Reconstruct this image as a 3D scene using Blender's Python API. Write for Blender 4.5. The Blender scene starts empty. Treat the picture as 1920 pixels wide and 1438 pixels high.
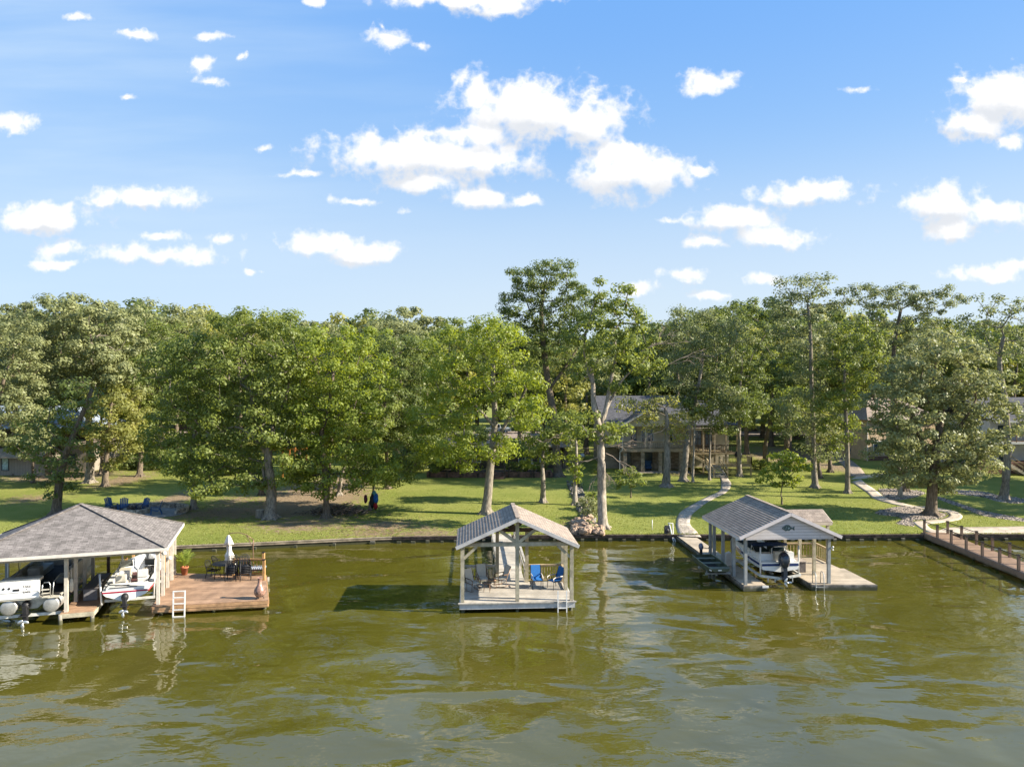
import bpy, math, random
import numpy as np
from mathutils import Vector, Matrix, noise as mnoise
random.seed(7); RNG = np.random.default_rng(11)
SC = bpy.context.scene
COL = SC.collection
PI = math.pi
# ---------------------------------------------------------------- camera, sky, sun, exposure
H, F, CX, CY = 11.2, 1331.0, 960.0, 720.0
cam = bpy.data.cameras.new('camera'); cam.lens = F/1920*36; cam.sensor_width = 36
cam.clip_end = 5000; cam.shift_y = 1.0/1920
camo = bpy.data.objects.new('camera', cam); COL.objects.link(camo)
camo.location = (0, 0, H); camo.rotation_euler = (math.radians(90), 0, 0); SC.camera = camo
SUN_EL, SUN_AZ = math.radians(28.5), math.radians(96.0)      # azimuth clockwise from +Y
sd = bpy.data.lights.new('sun', 'SUN'); sd.energy = 5.0; sd.angle = math.radians(0.5); sd.color = (1.0, 0.91, 0.76)
sun = bpy.data.objects.new('sun', sd); COL.objects.link(sun)
sdir = Vector((math.sin(SUN_AZ)*math.cos(SUN_EL), math.cos(SUN_AZ)*math.cos(SUN_EL), math.sin(SUN_EL)))
sun.rotation_euler = (-sdir).to_track_quat('-Z', 'Y').to_euler()
sun.location = (60, 0, 60)
SC.view_settings.view_transform = 'Standard'; SC.view_settings.look = 'None'
SC.view_settings.exposure = 1.4; SC.view_settings.gamma = 1.0; SC.view_settings.use_curve_mapping = False

CLOUDS = [(895,178,42,40,1),(1005,212,135,52,1.15),(1088,232,72,42,1.1),(905,256,100,26,.9),(770,290,140,40,1.1),(890,297,110,36,1),
(800,340,85,20,.8),(895,366,62,26,.8),(990,373,42,12,.7),(1180,322,95,42,1.1),(1160,285,45,28,.8),(1312,318,24,12,.6),(1335,156,52,26,.85),
(1505,364,98,22,.95),(1548,354,50,16,.7),(1370,412,92,26,.9),(1248,415,32,9,.6),(1440,442,85,24,.75),(1325,458,56,13,.6),
(1775,380,80,34,1),(1865,400,70,32,.9),(1795,428,60,26,.8),(1885,180,85,50,1.1),(1830,232,68,27,1),(1895,266,35,18,.7),(1800,150,35,10,.45),
(1850,512,95,17,.7),(1910,498,45,16,.7),(1285,515,54,13,.6),(1430,525,45,15,.65),(1200,540,75,18,.35),(1325,556,50,15,.4),
(265,368,102,20,.95),(200,378,45,14,.6),(75,410,105,25,1),(112,468,48,20,.6),(110,500,60,13,.42),(320,478,150,20,.6),(300,440,40,13,.5),(425,446,45,11,.5),
(600,455,75,24,.9),(680,474,75,20,.85),(25,228,50,16,.8),(250,70,50,11,.65),(400,66,46,10,.6),(380,120,30,22,.55),(395,155,38,12,.42),(245,185,22,8,.5),(140,35,35,10,.35),
(720,72,44,22,.7),(790,82,32,11,.45),(715,52,12,14,.5),(870,-2,160,18,.9),(930,14,70,20,.8),(588,2,26,12,.6),(760,396,24,11,.32),(498,275,20,9,.32),
(660,375,60,10,.25),(560,330,70,10,.3),(465,512,24,9,.35),(1610,170,45,10,.22),(455,110,12,10,.35)]
w = bpy.data.worlds.new('World'); SC.world = w; w.use_nodes = True
nt = w.node_tree; nt.nodes.clear()
def N(tree, typ, **kw):
    n = tree.nodes.new(typ)
    for k, v in kw.items():
        if k.startswith('i_'):
            n.inputs[int(k[2:]) if k[2:].isdigit() else k[2:]].default_value = v
        else: setattr(n, k, v)
    return n
def M1(tree, op, a, b=None, c=None, clamp=False):
    n = tree.nodes.new('ShaderNodeMath'); n.operation = op; n.use_clamp = clamp
    for i, v in enumerate((a, b, c)):
        if v is None: continue
        if isinstance(v, (int, float)): n.inputs[i].default_value = v
        else: tree.links.new(v, n.inputs[i])
    return n.outputs[0]
def VM(tree, op, a, b=None, c=None):
    n = tree.nodes.new('ShaderNodeVectorMath'); n.operation = op
    for i, v in enumerate((a, b, c)):
        if v is None: continue
        if isinstance(v, tuple): n.inputs[i].default_value = v
        else: tree.links.new(v, n.inputs[i])
    return n
def mixc(tree, fac, a, b, mode='MIX'):
    n = tree.nodes.new('ShaderNodeMix'); n.data_type = 'RGBA'; n.blend_type = mode
    for idx, v in ((0, fac), (6, a), (7, b)):
        if isinstance(v, (int, float)): n.inputs[idx].default_value = v
        elif isinstance(v, tuple): n.inputs[idx].default_value = (v[0], v[1], v[2], 1)
        else: tree.links.new(v, n.inputs[idx])
    return n.outputs[2]
def smooth(tree, v, lo, hi, a=0.0, b=1.0):
    n = tree.nodes.new('ShaderNodeMapRange'); n.interpolation_type = 'SMOOTHSTEP'
    n.inputs[1].default_value = lo; n.inputs[2].default_value = hi; n.inputs[3].default_value = a; n.inputs[4].default_value = b
    tree.links.new(v, n.inputs[0]); return n.outputs[0]
sky = N(nt, 'ShaderNodeTexSky', sky_type='NISHITA', sun_disc=False, sun_elevation=SUN_EL, sun_rotation=SUN_AZ,
        air_density=1.15, dust_density=0.8, ozone_density=1.6, altitude=0)
tc = N(nt, 'ShaderNodeTexCoord')
sep = N(nt, 'ShaderNodeSeparateXYZ'); nt.links.new(tc.outputs['Generated'], sep.inputs[0])
yy = M1(nt, 'MAXIMUM', sep.outputs[1], 0.12)
cmb = N(nt, 'ShaderNodeCombineXYZ')
nt.links.new(M1(nt, 'DIVIDE', sep.outputs[0], yy), cmb.inputs[0]); nt.links.new(M1(nt, 'DIVIDE', sep.outputs[2], yy), cmb.inputs[1])
uv = cmb.outputs[0]
dn = N(nt, 'ShaderNodeTexNoise', i_Scale=11.0, i_Detail=8.0, i_Roughness=0.65); nt.links.new(uv, dn.inputs['Vector'])
dd = VM(nt, 'SUBTRACT', dn.outputs['Color'], (0.5, 0.5, 0.5))
uvd = VM(nt, 'MULTIPLY_ADD', dd.outputs[0], (0.06, 0.035, 0.0), uv).outputs[0]
acc = None; acc2 = None
uvs = VM(nt, 'ADD', uvd, (0.006, 0.022, 0.0)).outputs[0]
for (cx, cy, rx, ry, wt) in CLOUDS:
    rx, ry = rx*1.15/F, ry*1.2/F
    u0, v0 = (cx-CX)/F, (CY-cy)/F
    q = VM(nt, 'MULTIPLY_ADD', uvd, (1/rx, 1/ry, 0.0), (-u0/rx, -v0/ry, 0.0))
    ln = VM(nt, 'LENGTH', q.outputs[0])
    s = M1(nt, 'SUBTRACT', 0.5 + 0.55*wt, ln.outputs['Value'])
    acc = s if acc is None else M1(nt, 'SMOOTH_MAX', acc, s, 0.2)
    if rx*F > 60:
        q2 = VM(nt, 'MULTIPLY_ADD', uvs, (1/rx, 1/ry, 0.0), (-u0/rx, -v0/ry, 0.0)); s2 = M1(nt, 'SUBTRACT', 0.5 + 0.55*wt, VM(nt, 'LENGTH', q2.outputs[0]).outputs['Value'])
        acc2 = s2 if acc2 is None else M1(nt, 'MAXIMUM', acc2, s2)
fb = N(nt, 'ShaderNodeTexNoise', i_Scale=19.0, i_Detail=10.0, i_Roughness=0.66); nt.links.new(uv, fb.inputs['Vector'])
fb2 = N(nt, 'ShaderNodeTexNoise', i_Scale=24.0, i_Detail=3.0, i_Roughness=0.5); nt.links.new(uv, fb2.inputs['Vector'])
dens = M1(nt, 'ADD', acc, M1(nt, 'MULTIPLY', M1(nt, 'SUBTRACT', fb.outputs[0], 0.5), 2.2))
bil = M1(nt, 'ABSOLUTE', M1(nt, 'SUBTRACT', fb2.outputs[0], 0.5))
dens = M1(nt, 'SUBTRACT', M1(nt, 'ADD', dens, 0.22), M1(nt, 'MULTIPLY', bil, 2.6))
front = smooth(nt, sep.outputs[1], 0.15, 0.3)
cl = M1(nt, 'MULTIPLY', smooth(nt, dens, -0.06, 0.72), front)
# thin veil, denser towards the lower left
streak = N(nt, 'ShaderNodeMapping'); nt.links.new(uv, streak.inputs[0]); streak.inputs['Rotation'].default_value = (0, 0, 0.2); streak.inputs['Scale'].default_value = (1.2, 9, 1)
sn = N(nt, 'ShaderNodeTexNoise', i_Scale=1.6, i_Detail=5.0); nt.links.new(streak.outputs[0], sn.inputs['Vector'])
veil = M1(nt, 'MULTIPLY', smooth(nt, sn.outputs[0], 0.38, 0.75), 0.45)
leftw = smooth(nt, sep.outputs[0], 0.15, -0.6)
veil = M1(nt, 'MULTIPLY', veil, leftw)
sc1 = N(nt, 'ShaderNodeHueSaturation'); sc1.inputs['Saturation'].default_value = 1.05; nt.links.new(sky.outputs[0], sc1.inputs['Color'])
SKYC = mixc(nt, 1.0, sc1.outputs[0], (0.92, 1.0, 1.30), 'MULTIPLY')
shd = M1(nt, 'ADD', M1(nt, 'SUBTRACT', acc2, acc), M1(nt, 'MULTIPLY', M1(nt, 'SUBTRACT', fb.outputs[0], 0.5), 1.2))
cloudcol = mixc(nt, smooth(nt, shd, -0.25, 0.45), (4.9, 4.85, 4.8), (3.45, 3.6, 3.85))
GRD = mixc(nt, smooth(nt, sep.outputs[2], 0.07, 0.36), (2.95, 3.5, 3.98), (1.6, 2.65, 4.05))
GRD = mixc(nt, smooth(nt, sep.outputs[2], 0.20, 0.50), GRD, (0.85, 2.0, 4.1))
GRD = mixc(nt, smooth(nt, sep.outputs[0], 0.1, -0.75, 0.0, 0.5), GRD, (2.0, 2.95, 4.2))
SKYC = mixc(nt, 0.9, SKYC, GRD)
SKYC = mixc(nt, veil, SKYC, (3.0, 3.7, 4.4))
SKYC = mixc(nt, cl, SKYC, cloudcol)
bg = N(nt, 'ShaderNodeBackground'); bg.inputs[1].default_value = 0.088
nt.links.new(SKYC, bg.inputs[0]); wo = N(nt, 'ShaderNodeOutputWorld'); nt.links.new(bg.outputs[0], wo.inputs[0])

# ---------------------------------------------------------------- geometry helpers
def terr(x, y, s=None):
    if s is None: s = y - shoreY(x)
    base = 0.40
    if s <= 0: return base
    if s < 31: return base + 0.8*(s/31)
    if s < 100: return base + 0.8 + (s-31)/69*1.2
    return base + 2.0 + (s-100)*0.012
def P(px, py, D): return Vector(((px-CX)*D/F, D, H-(py-CY)*D/F))
def G(px, py, z=0.0):
    D = F*(H-z)/(py-CY); return Vector(((px-CX)*D/F, D, z))
_sh = [(-900,46),(-60,44.5),(-30,46.0)] + [tuple(G(a, b, .4)[:2]) for a, b in ((335,1024),(480,1018),(600,1012.5),(730,1007),(1060,1003.5),(1300,1003),(1600,1003),(1760,1002))] + [(70,50.6),(900,60)]
def shoreY(x): return float(np.interp(x, [p[0] for p in _sh], [p[1] for p in _sh]))
def GR(px, py, dz=0.0):
    z = 0.5
    for _ in range(12):
        p = G(px, py, z + dz); z = terr(p.x, p.y)
    return Vector((p.x, p.y, z + dz))

ROOTLOC = {}
def thing(name, label, cat, loc=(0,0,0), group=None, rz=0.0):
    o = bpy.data.objects.new(name, None); COL.objects.link(o); o.empty_display_size = .3
    o.location = loc; o.rotation_euler = (0, 0, rz); o['label'] = label; o['category'] = cat
    if group: o['group'] = group
    ROOTLOC[o.name] = Vector(loc); return o
def tag(o, label, cat, group=None, kind=None):
    o['label'] = label; o['category'] = cat
    if group: o['group'] = group
    if kind: o['kind'] = kind
    return o
def struct(o, kind='structure'):
    o['kind'] = kind; return o
def dup(root, loc, rz=0.0, label=None, group=None, scale=None):
    r = root.copy(); COL.objects.link(r); r.location = loc; r.rotation_euler = (0, 0, rz)
    if scale: r.scale = scale if isinstance(scale, tuple) else (scale,)*3
    if label: r['label'] = label
    if group: r['group'] = group
    for ch in list(root.children):
        c = ch.copy(); COL.objects.link(c); c.parent = r
        for g in list(ch.children):
            d = g.copy(); COL.objects.link(d); d.parent = c
    return r
class MB:
    def __init__(s, fr=None): s.v = []; s.f = []; s.sm = []; s.fr = fr     # fr: frame function local->world
    def T(s, p): return s.fr(p) if s.fr else Vector(p)
    def add(s, vs, fs, smooth=False):
        b = len(s.v); s.v += [s.T(p) for p in vs]; s.f += [tuple(b+i for i in f) for f in fs]; s.sm += [smooth]*len(fs); return s
    def box(s, x0, x1, y0, y1, z0, z1):
        vs = [(x0,y0,z0),(x1,y0,z0),(x1,y1,z0),(x0,y1,z0),(x0,y0,z1),(x1,y0,z1),(x1,y1,z1),(x0,y1,z1)]
        return s.add(vs, [(0,3,2,1),(4,5,6,7),(0,1,5,4),(1,2,6,5),(2,3,7,6),(3,0,4,7)])
    def cbox(s, c, dx, dy, dz, rz=0, rx=0, ry=0):
        R = Matrix.Rotation(rz,3,'Z') @ Matrix.Rotation(ry,3,'Y') @ Matrix.Rotation(rx,3,'X'); c = Vector(c)
        vs = [c + R @ Vector((a*dx/2, b*dy/2, e*dz/2)) for e in (-1,1) for a, b in ((-1,-1),(1,-1),(1,1),(-1,1))]
        return s.add(vs, [(0,3,2,1),(4,5,6,7),(0,1,5,4),(1,2,6,5),(2,3,7,6),(3,0,4,7)])
    def beam(s, a, b, w, h, up=(0,0,1)):
        a, b = Vector(a), Vector(b); d = (b-a).normalized(); u = Vector(up)
        if abs(d.dot(u)) > .99: u = Vector((0,1,0))
        x = d.cross(u).normalized(); z = x.cross(d).normalized()
        vs = [p + x*(i*w/2) + z*(j*h/2) for p in (a, b) for i, j in ((-1,-1),(1,-1),(1,1),(-1,1))]
        return s.add(vs, [(0,3,2,1),(4,5,6,7),(0,1,5,4),(1,2,6,5),(2,3,7,6),(3,0,4,7)])
    def post(s, x, y, z0, z1, w=.14): return s.box(x-w/2, x+w/2, y-w/2, y+w/2, z0, z1)
    def tube(s, pts, rad, n=8, cap=True):
        pts = [Vector(p) for p in pts]
        if not hasattr(rad, '__len__'): rad = [rad]*len(pts)
        vs = []; ref = Vector((0.13, 0.21, 1)).normalized()
        for i, p in enumerate(pts):
            d = (pts[min(i+1, len(pts)-1)] - pts[max(i-1, 0)]).normalized()
            r = ref if abs(d.dot(ref)) < .95 else Vector((1, 0, 0.1))
            x = d.cross(r).normalized(); z = x.cross(d)
            vs += [p + (x*math.cos(2*PI*k/n) + z*math.sin(2*PI*k/n))*rad[i] for k in range(n)]
        fs = [(i*n+k, i*n+(k+1)%n, (i+1)*n+(k+1)%n, (i+1)*n+k) for i in range(len(pts)-1) for k in range(n)]
        if cap: fs += [tuple(reversed(range(n))), tuple((len(pts)-1)*n+k for k in range(n))]
        return s.add(vs, fs, True)
    def lathe(s, c, prof, n=16):
        c = Vector(c); vs = [c + Vector((r*math.cos(2*PI*k/n), r*math.sin(2*PI*k/n), z)) for r, z in prof for k in range(n)]
        fs = [(i*n+k, i*n+(k+1)%n, (i+1)*n+(k+1)%n, (i+1)*n+k) for i in range(len(prof)-1) for k in range(n)]
        fs += [tuple(reversed(range(n))), tuple((len(prof)-1)*n+k for k in range(n))]
        return s.add(vs, fs, True)
    def ball(s, c, rx, ry=None, rz=None, n=12, m=8, rot=None, jit=0):
        ry = ry or rx; rz = rz or rx; c = Vector(c); vs = []
        for i in range(m+1):
            t = PI*i/m
            for k in range(n):
                a = 2*PI*k/n; q = Vector((rx*math.sin(t)*math.cos(a), ry*math.sin(t)*math.sin(a), rz*math.cos(t)))*(1+jit*(random.random()-.5))
                vs.append(c + (rot @ q if rot else q))
        fs = [(i*n+k, (i+1)*n+k, (i+1)*n+(k+1)%n, i*n+(k+1)%n) for i in range(m) for k in range(n)]
        return s.add(vs, fs, True)
    def prism(s, poly, d):
        n = len(poly); d = Vector(d); vs = [Vector(p) for p in poly] + [Vector(p)+d for p in poly]
        return s.add(vs, [tuple(range(n)), tuple(reversed(range(n, 2*n)))] + [(i, i+n, (i+1)%n+n, (i+1)%n) for i in range(n)])
    def build(s, name, mat, parent=None, bevel=0):
        me = bpy.data.meshes.new(name); off = Vector((0,0,0))
        if parent is not None:
            r = parent
            while r.parent: r = r.parent
            off = ROOTLOC.get(r.name, Vector((0,0,0)))
        me.from_pydata([tuple(Vector(p)-off) for p in s.v], [], s.f)
        me.polygons.foreach_set('use_smooth', s.sm)
        me.validate()
        import bmesh
        bm = bmesh.new(); bm.from_mesh(me); bmesh.ops.recalc_face_normals(bm, faces=bm.faces); 
        uvl = bm.loops.layers.uv.new('UVMap')
        for f in bm.faces:
            n = f.normal
            u = Vector((0,0,1)).cross(n)
            u = Vector((1,0,0)) if u.length < 1e-3 else u.normalized()
            v = n.cross(u)
            for l in f.loops: l[uvl].uv = (l.vert.co.dot(u), l.vert.co.dot(v))
        bm.to_mesh(me); bm.free()
        if any(s.sm) and not all(s.sm): pass
        me.materials.append(mat)
        o = bpy.data.objects.new(name, me); COL.objects.link(o)
        if parent is not None: o.parent = parent
        if bevel:
            b = o.modifiers.new('b', 'BEVEL'); b.width = bevel; b.segments = 2; b.limit_method = 'ANGLE'; b.angle_limit = .6
        return o
def frame(ox, oy, rz, oz=0.0):
    c, s = math.cos(rz), math.sin(rz)
    def f(p): return Vector((ox + p[0]*c - p[1]*s, oy + p[0]*s + p[1]*c, oz + p[2]))
    return f

# ---------------------------------------------------------------- materials
MATS = {}
def mat(name, col, rough=.7, var=.15, scale=3.0, bump=0.0, bscale=None, metal=0.0, island=0.0, spec=.3, stretch=None, col2=None, coat=0, stain=False):
    if name in MATS: return MATS[name]
    m = bpy.data.materials.new(name); m.use_nodes = True; t = m.node_tree; b = t.nodes['Principled BSDF']
    b.inputs['Roughness'].default_value = rough; b.inputs['Metallic'].default_value = metal
    b.inputs['Specular IOR Level'].default_value = spec
    if coat: b.inputs['Coat Weight'].default_value = coat
    co = N(t, 'ShaderNodeTexCoord'); vec = co.outputs['Object']
    if stretch:
        mp = N(t, 'ShaderNodeMapping'); mp.inputs['Scale'].default_value = stretch; t.links.new(vec, mp.inputs[0]); vec = mp.outputs[0]
    nz = N(t, 'ShaderNodeTexNoise', i_Scale=scale, i_Detail=6.0, i_Roughness=.65); t.links.new(vec, nz.inputs['Vector'])
    c2 = col2 or tuple(c*(1-var*2) for c in col)
    c1 = tuple(min(1, c*(1+var)) for c in col) if not col2 else col
    c = mixc(t, smooth(t, nz.outputs[0], .3, .7), c2, c1)
    if island:
        g = N(t, 'ShaderNodeNewGeometry'); hs = N(t, 'ShaderNodeHueSaturation'); t.links.new(c, hs.inputs['Color'])
        mr = N(t, 'ShaderNodeMapRange'); mr.inputs[3].default_value = 1-island; mr.inputs[4].default_value = 1+island
        t.links.new(g.outputs['Random Per Island'], mr.inputs[0]); t.links.new(mr.outputs[0], hs.inputs['Value']); c = hs.outputs[0]
    if stain:
        gp = N(t, 'ShaderNodeNewGeometry'); sz = N(t, 'ShaderNodeSeparateXYZ'); t.links.new(gp.outputs['Position'], sz.inputs[0])
        n9 = N(t, 'ShaderNodeTexNoise', i_Scale=3.0, i_Detail=5.0); t.links.new(gp.outputs['Position'], n9.inputs['Vector'])
        zz_ = M1(t, 'SUBTRACT', sz.outputs[2], M1(t, 'MULTIPLY', n9.outputs[0], .35)); c = mixc(t, smooth(t, zz_, -.08, .12, .85, 0.0), c, (.045,.05,.02))
    t.links.new(c, b.inputs['Base Color'])
    if bump:
        n2 = N(t, 'ShaderNodeTexNoise', i_Scale=bscale or scale*5, i_Detail=5.0); t.links.new(vec, n2.inputs['Vector'])
        bp = N(t, 'ShaderNodeBump', i_Distance=.02, i_Strength=bump); t.links.new(n2.outputs[0], bp.inputs['Height']); t.links.new(bp.outputs[0], b.inputs['Normal'])
    MATS[name] = m; return m
def brickmat(name, c1, c2, mort, bw, rh, ms=.02, rough=.8, bias=0.0, offset=.5, bump=.3, nvar=.25):
    m = bpy.data.materials.new(name); m.use_nodes = True; t = m.node_tree; b = t.nodes['Principled BSDF']; b.inputs['Roughness'].default_value = rough
    b.inputs['Specular IOR Level'].default_value = .15
    uvn = N(t, 'ShaderNodeUVMap'); br = N(t, 'ShaderNodeTexBrick'); t.links.new(uvn.outputs[0], br.inputs['Vector'])
    br.offset = offset; br.inputs['Color1'].default_value = (*c1,1); br.inputs['Color2'].default_value = (*c2,1); br.inputs['Mortar'].default_value = (*mort,1)
    br.inputs['Scale'].default_value = 1; br.inputs['Mortar Size'].default_value = ms; br.inputs['Bias'].default_value = bias
    br.inputs['Brick Width'].default_value = bw; br.inputs['Row Height'].default_value = rh
    nz = N(t, 'ShaderNodeTexNoise', i_Scale=2.5, i_Detail=5.0); t.links.new(uvn.outputs[0], nz.inputs['Vector'])
    n3 = N(t, 'ShaderNodeTexNoise', i_Scale=60.0, i_Detail=2.0); t.links.new(uvn.outputs[0], n3.inputs['Vector'])
    s = M1(t, 'MULTIPLY', smooth(t, nz.outputs[0], .25, .75, 1-nvar, 1+nvar*.5), smooth(t, n3.outputs[0], .3, .7, .85, 1.12))
    hs = N(t, 'ShaderNodeHueSaturation'); t.links.new(br.outputs['Color'], hs.inputs['Color']); t.links.new(s, hs.inputs['Value'])
    t.links.new(hs.outputs[0], b.inputs['Base Color'])
    bp = N(t, 'ShaderNodeBump', i_Distance=.03, i_Strength=bump, invert=True); t.links.new(br.outputs['Fac'], bp.inputs['Height']); t.links.new(bp.outputs[0], b.inputs['Normal'])
    MATS[name] = m; return m
def leafmat(name, col, col2, trans=.35):
    m = bpy.data.materials.new(name); m.use_nodes = True; t = m.node_tree; t.nodes.clear()
    g = N(t, 'ShaderNodeNewGeometry'); co = N(t, 'ShaderNodeTexCoord')
    nz = N(t, 'ShaderNodeTexNoise', i_Scale=.45, i_Detail=3.0); t.links.new(co.outputs['Object'], nz.inputs['Vector'])
    f = M1(t, 'ADD', M1(t, 'MULTIPLY', g.outputs['Random Per Island'], .55), M1(t, 'MULTIPLY', smooth(t, nz.outputs[0], .3, .7), .45))
    c = mixc(t, f, col2, col)
    d = N(t, 'ShaderNodeBsdfPrincipled'); d.inputs['Roughness'].default_value = .5; d.inputs['Specular IOR Level'].default_value = .35; t.links.new(c, d.inputs['Base Color'])
    tr = N(t, 'ShaderNodeBsdfTranslucent')
    hs = N(t, 'ShaderNodeHueSaturation'); hs.inputs['Hue'].default_value = .485; hs.inputs['Saturation'].default_value = 1.15; hs.inputs['Value'].default_value = 1.5
    t.links.new(c, hs.inputs['Color']); t.links.new(hs.outputs[0], tr.inputs['Color'])
    mx = N(t, 'ShaderNodeMixShader'); mx.inputs[0].default_value = trans
    t.links.new(d.outputs[0], mx.inputs[1]); t.links.new(tr.outputs[0], mx.inputs[2])
    o = N(t, 'ShaderNodeOutputMaterial'); t.links.new(mx.outputs[0], o.inputs[0]); MATS[name] = m; return m
LM = {'dark': leafmat('leaf_dark', (.175,.215,.06), (.085,.12,.035), .42), 'mid': leafmat('leaf_mid', (.235,.275,.065), (.115,.155,.038), .45),
      'bright': leafmat('leaf_bright', (.29,.335,.06), (.15,.205,.035), .48), 'grey': leafmat('leaf_grey', (.31,.325,.14), (.145,.17,.075), .38),
      'yellow': leafmat('leaf_yellow', (.34,.335,.095), (.18,.20,.055), .45), 'blue': leafmat('leaf_blue', (.23,.255,.11), (.115,.145,.06), .4)}
BARK = mat('bark_brown', (.17,.135,.10), .9, .3, 4, .8, 14, stretch=(3,3,.6), spec=.1)
BARKG = mat('bark_grey', (.26,.225,.18), .9, .28, 4, .8, 14, stretch=(3,3,.6), spec=.1)
BARKP = mat('bark_pale', (.33,.285,.23), .85, .25, 3, .5, 12, stretch=(3,3,.8), spec=.1)
DEAD = mat('dead_wood', (.30,.24,.19), .9, .2, 4, spec=.1)
WOODG = mat('weathered_wood', (.40,.37,.32), .8, .18, 2.0, .4, 25, island=.13, stretch=(1,1,1), spec=.2)
WOODD = mat('deck_wood_light', (.42,.38,.32), .8, .12, 1.5, .3, 25, island=.14, spec=.2)
WOODT = mat('treated_timber', (.34,.27,.16), .8, .18, 2.5, .4, 20, island=.1, spec=.2, stain=True)
WOODY = mat('timber_greenish', (.40,.36,.26), .8, .18, 2.5, .4, 20, island=.1, spec=.2, stain=True)
WOODB = mat('dark_timber', (.10,.075,.06), .85, .3, 3, .4, 20, island=.15, spec=.2, stain=True)
REDW = mat('red_deck_wood', (.34,.215,.135), .7, .16, 1.5, .3, 25, island=.13, spec=.25)
REDF = mat('red_deck_fascia', (.42,.25,.13), .7, .2, 2, .3, 20, island=.1, spec=.25, stain=True)
COMP = mat('composite_board', (.27,.175,.115), .6, .1, 2, .2, 20, island=.06, spec=.3, stain=True)
CEDAR = mat('cedar_railing', (.46,.27,.11), .7, .15, 3, .2, 20, island=.08, spec=.25)
PALEW = mat('pale_pier_boards', (.42,.35,.26), .8, .12, 1.5, .3, 25, island=.12, spec=.2)
GREYP = mat('grey_painted_post', (.30,.31,.30), .6, .12, 3, .2, 20)
WHITE = mat('white_paint', (.70,.69,.66), .45, .06, 4)
TRIM = mat('trim_paint', (.62,.58,.52), .55, .08, 4)
GEL = mat('white_gelcoat', (.82,.82,.80), .18, .03, 2, spec=.5, coat=.3)
NAVY = mat('navy_canvas', (.015,.035,.085), .75, .2, 6, .2)
NAVYP = mat('navy_stripe_paint', (.02,.04,.14), .25, .05, 4)
TEAL = mat('dark_green_canvas', (.012,.03,.03), .8, .2, 5, .2)
REDP = mat('red_stripe_paint', (.35,.02,.05), .25, .05, 4)
METAL = mat('aluminium', (.62,.63,.62), .35, .06, 5, metal=.85)
LIFTM = mat('painted_lift_steel', (.58,.58,.54), .5, .12, 5)
BLACKM = mat('black_metal', (.022,.022,.024), .5, .2, 8)
MOTOR = mat('outboard_cowl', (.03,.038,.055), .2, .1, 4, spec=.5, coat=.6)
GREYV = mat('grey_vinyl', (.26,.26,.24), .6, .12, 4)
BEIGEV = mat('beige_vinyl', (.52,.49,.41), .5, .1, 4)
DARKI = mat('dark_carpet', (.035,.033,.032), .95, .2, 6)
OLIVE = mat('olive_hull', (.085,.10,.06), .5, .15, 3, .15)
SLING = mat('beige_sling', (.52,.50,.43), .75, .06, 8)
BLUEF = mat('blue_sling', (.02,.14,.42), .7, .08, 8)
BLUEA = mat('blue_slat_paint', (.03,.085,.19), .6, .15, 6, island=.08)
TERRA = mat('terracotta', (.42,.15,.07), .75, .15, 6)
CLAY = mat('chiminea_clay', (.33,.19,.14), .35, .35, 7, .2, spec=.5)
CANVAS = mat('off_white_canvas', (.72,.68,.60), .85, .08, 3)
BRONZE = mat('bronze_frame', (.22,.14,.09), .4, .1, 8, metal=.4)
STONEL = mat('pale_fieldstone', (.40,.34,.26), .9, .35, 3.5, .9, 9, island=.2)
RIPR = mat('pink_riprap', (.38,.27,.19), .9, .3, 5, .6, 12, island=.25)
RIPG = mat('grey_rock', (.20,.185,.16), .9, .35, 5, .6, 12, island=.3)
GLASS = mat('window_glass', (.05,.075,.10), .08, .15, 2, spec=.8)
PLEXI = mat('smoked_windshield', (.13,.15,.15), .08, .1, 4, spec=.8)
CONC = mat('concrete', (.50,.42,.33), .85, .14, 1.6, .3, 30)
CARPNT = mat('truck_paint', (.62,.66,.70), .2, .04, 3, spec=.5, coat=.5)
RUBBER = mat('rubber', (.02,.02,.02), .8, .1, 6)
SHINGLE = brickmat('grey_shingles', (.25,.225,.21), (.155,.14,.13), (.09,.08,.078), .30, .115, .007, .9, 0.05, .37, .4)
SHINGB = brickmat('brown_grey_shingles', (.38,.31,.25), (.30,.245,.20), (.12,.10,.085), .32, .163, .008, .9, 0, .37, .3)
SHINGD = brickmat('dark_shingles', (.12,.12,.13), (.08,.08,.09), (.04,.04,.04), .32, .14, .008, .9)
SHINGP = brickmat('pinkish_shingles', (.36,.29,.25), (.26,.21,.18), (.14,.12,.10), .32, .14, .008, .9)
BRICK = brickmat('red_brick', (.22,.09,.06), (.15,.06,.045), (.20,.17,.14), .25, .085, .012)
STONEW = brickmat('stone_veneer', (.46,.38,.28), (.24,.19,.14), (.30,.26,.21), .42, .2, .03, .9, 0, .3, .8, .4)
SIDING = brickmat('lap_siding', (.60,.55,.53), (.57,.52,.50), (.36,.33,.32), 8.0, .16, .012, .6, 0, .5, .5, .05)
SIDTAN = brickmat('tan_siding', (.42,.36,.27), (.40,.34,.25), (.27,.22,.16), 8.0, .2, .012, .7, 0, .5, .4, .08)
SIDGREY = brickmat('grey_tan_siding', (.30,.26,.21), (.28,.24,.19), (.17,.15,.12), .3, 6.0, .012, .7, 0, .5, .4, .08)
STUCCO = mat('beige_stucco', (.50,.38,.25), .9, .08, 2, .3, 30)
PAINTW = mat('white_house_paint', (.60,.60,.62), .7, .06, 2, .1, 30)
METROOF = brickmat('blue_grey_metal_roof', (.30,.35,.42), (.28,.33,.40), (.16,.19,.23), .4, 9.0, .03, .35, 0, .5, .6, .12)
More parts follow.
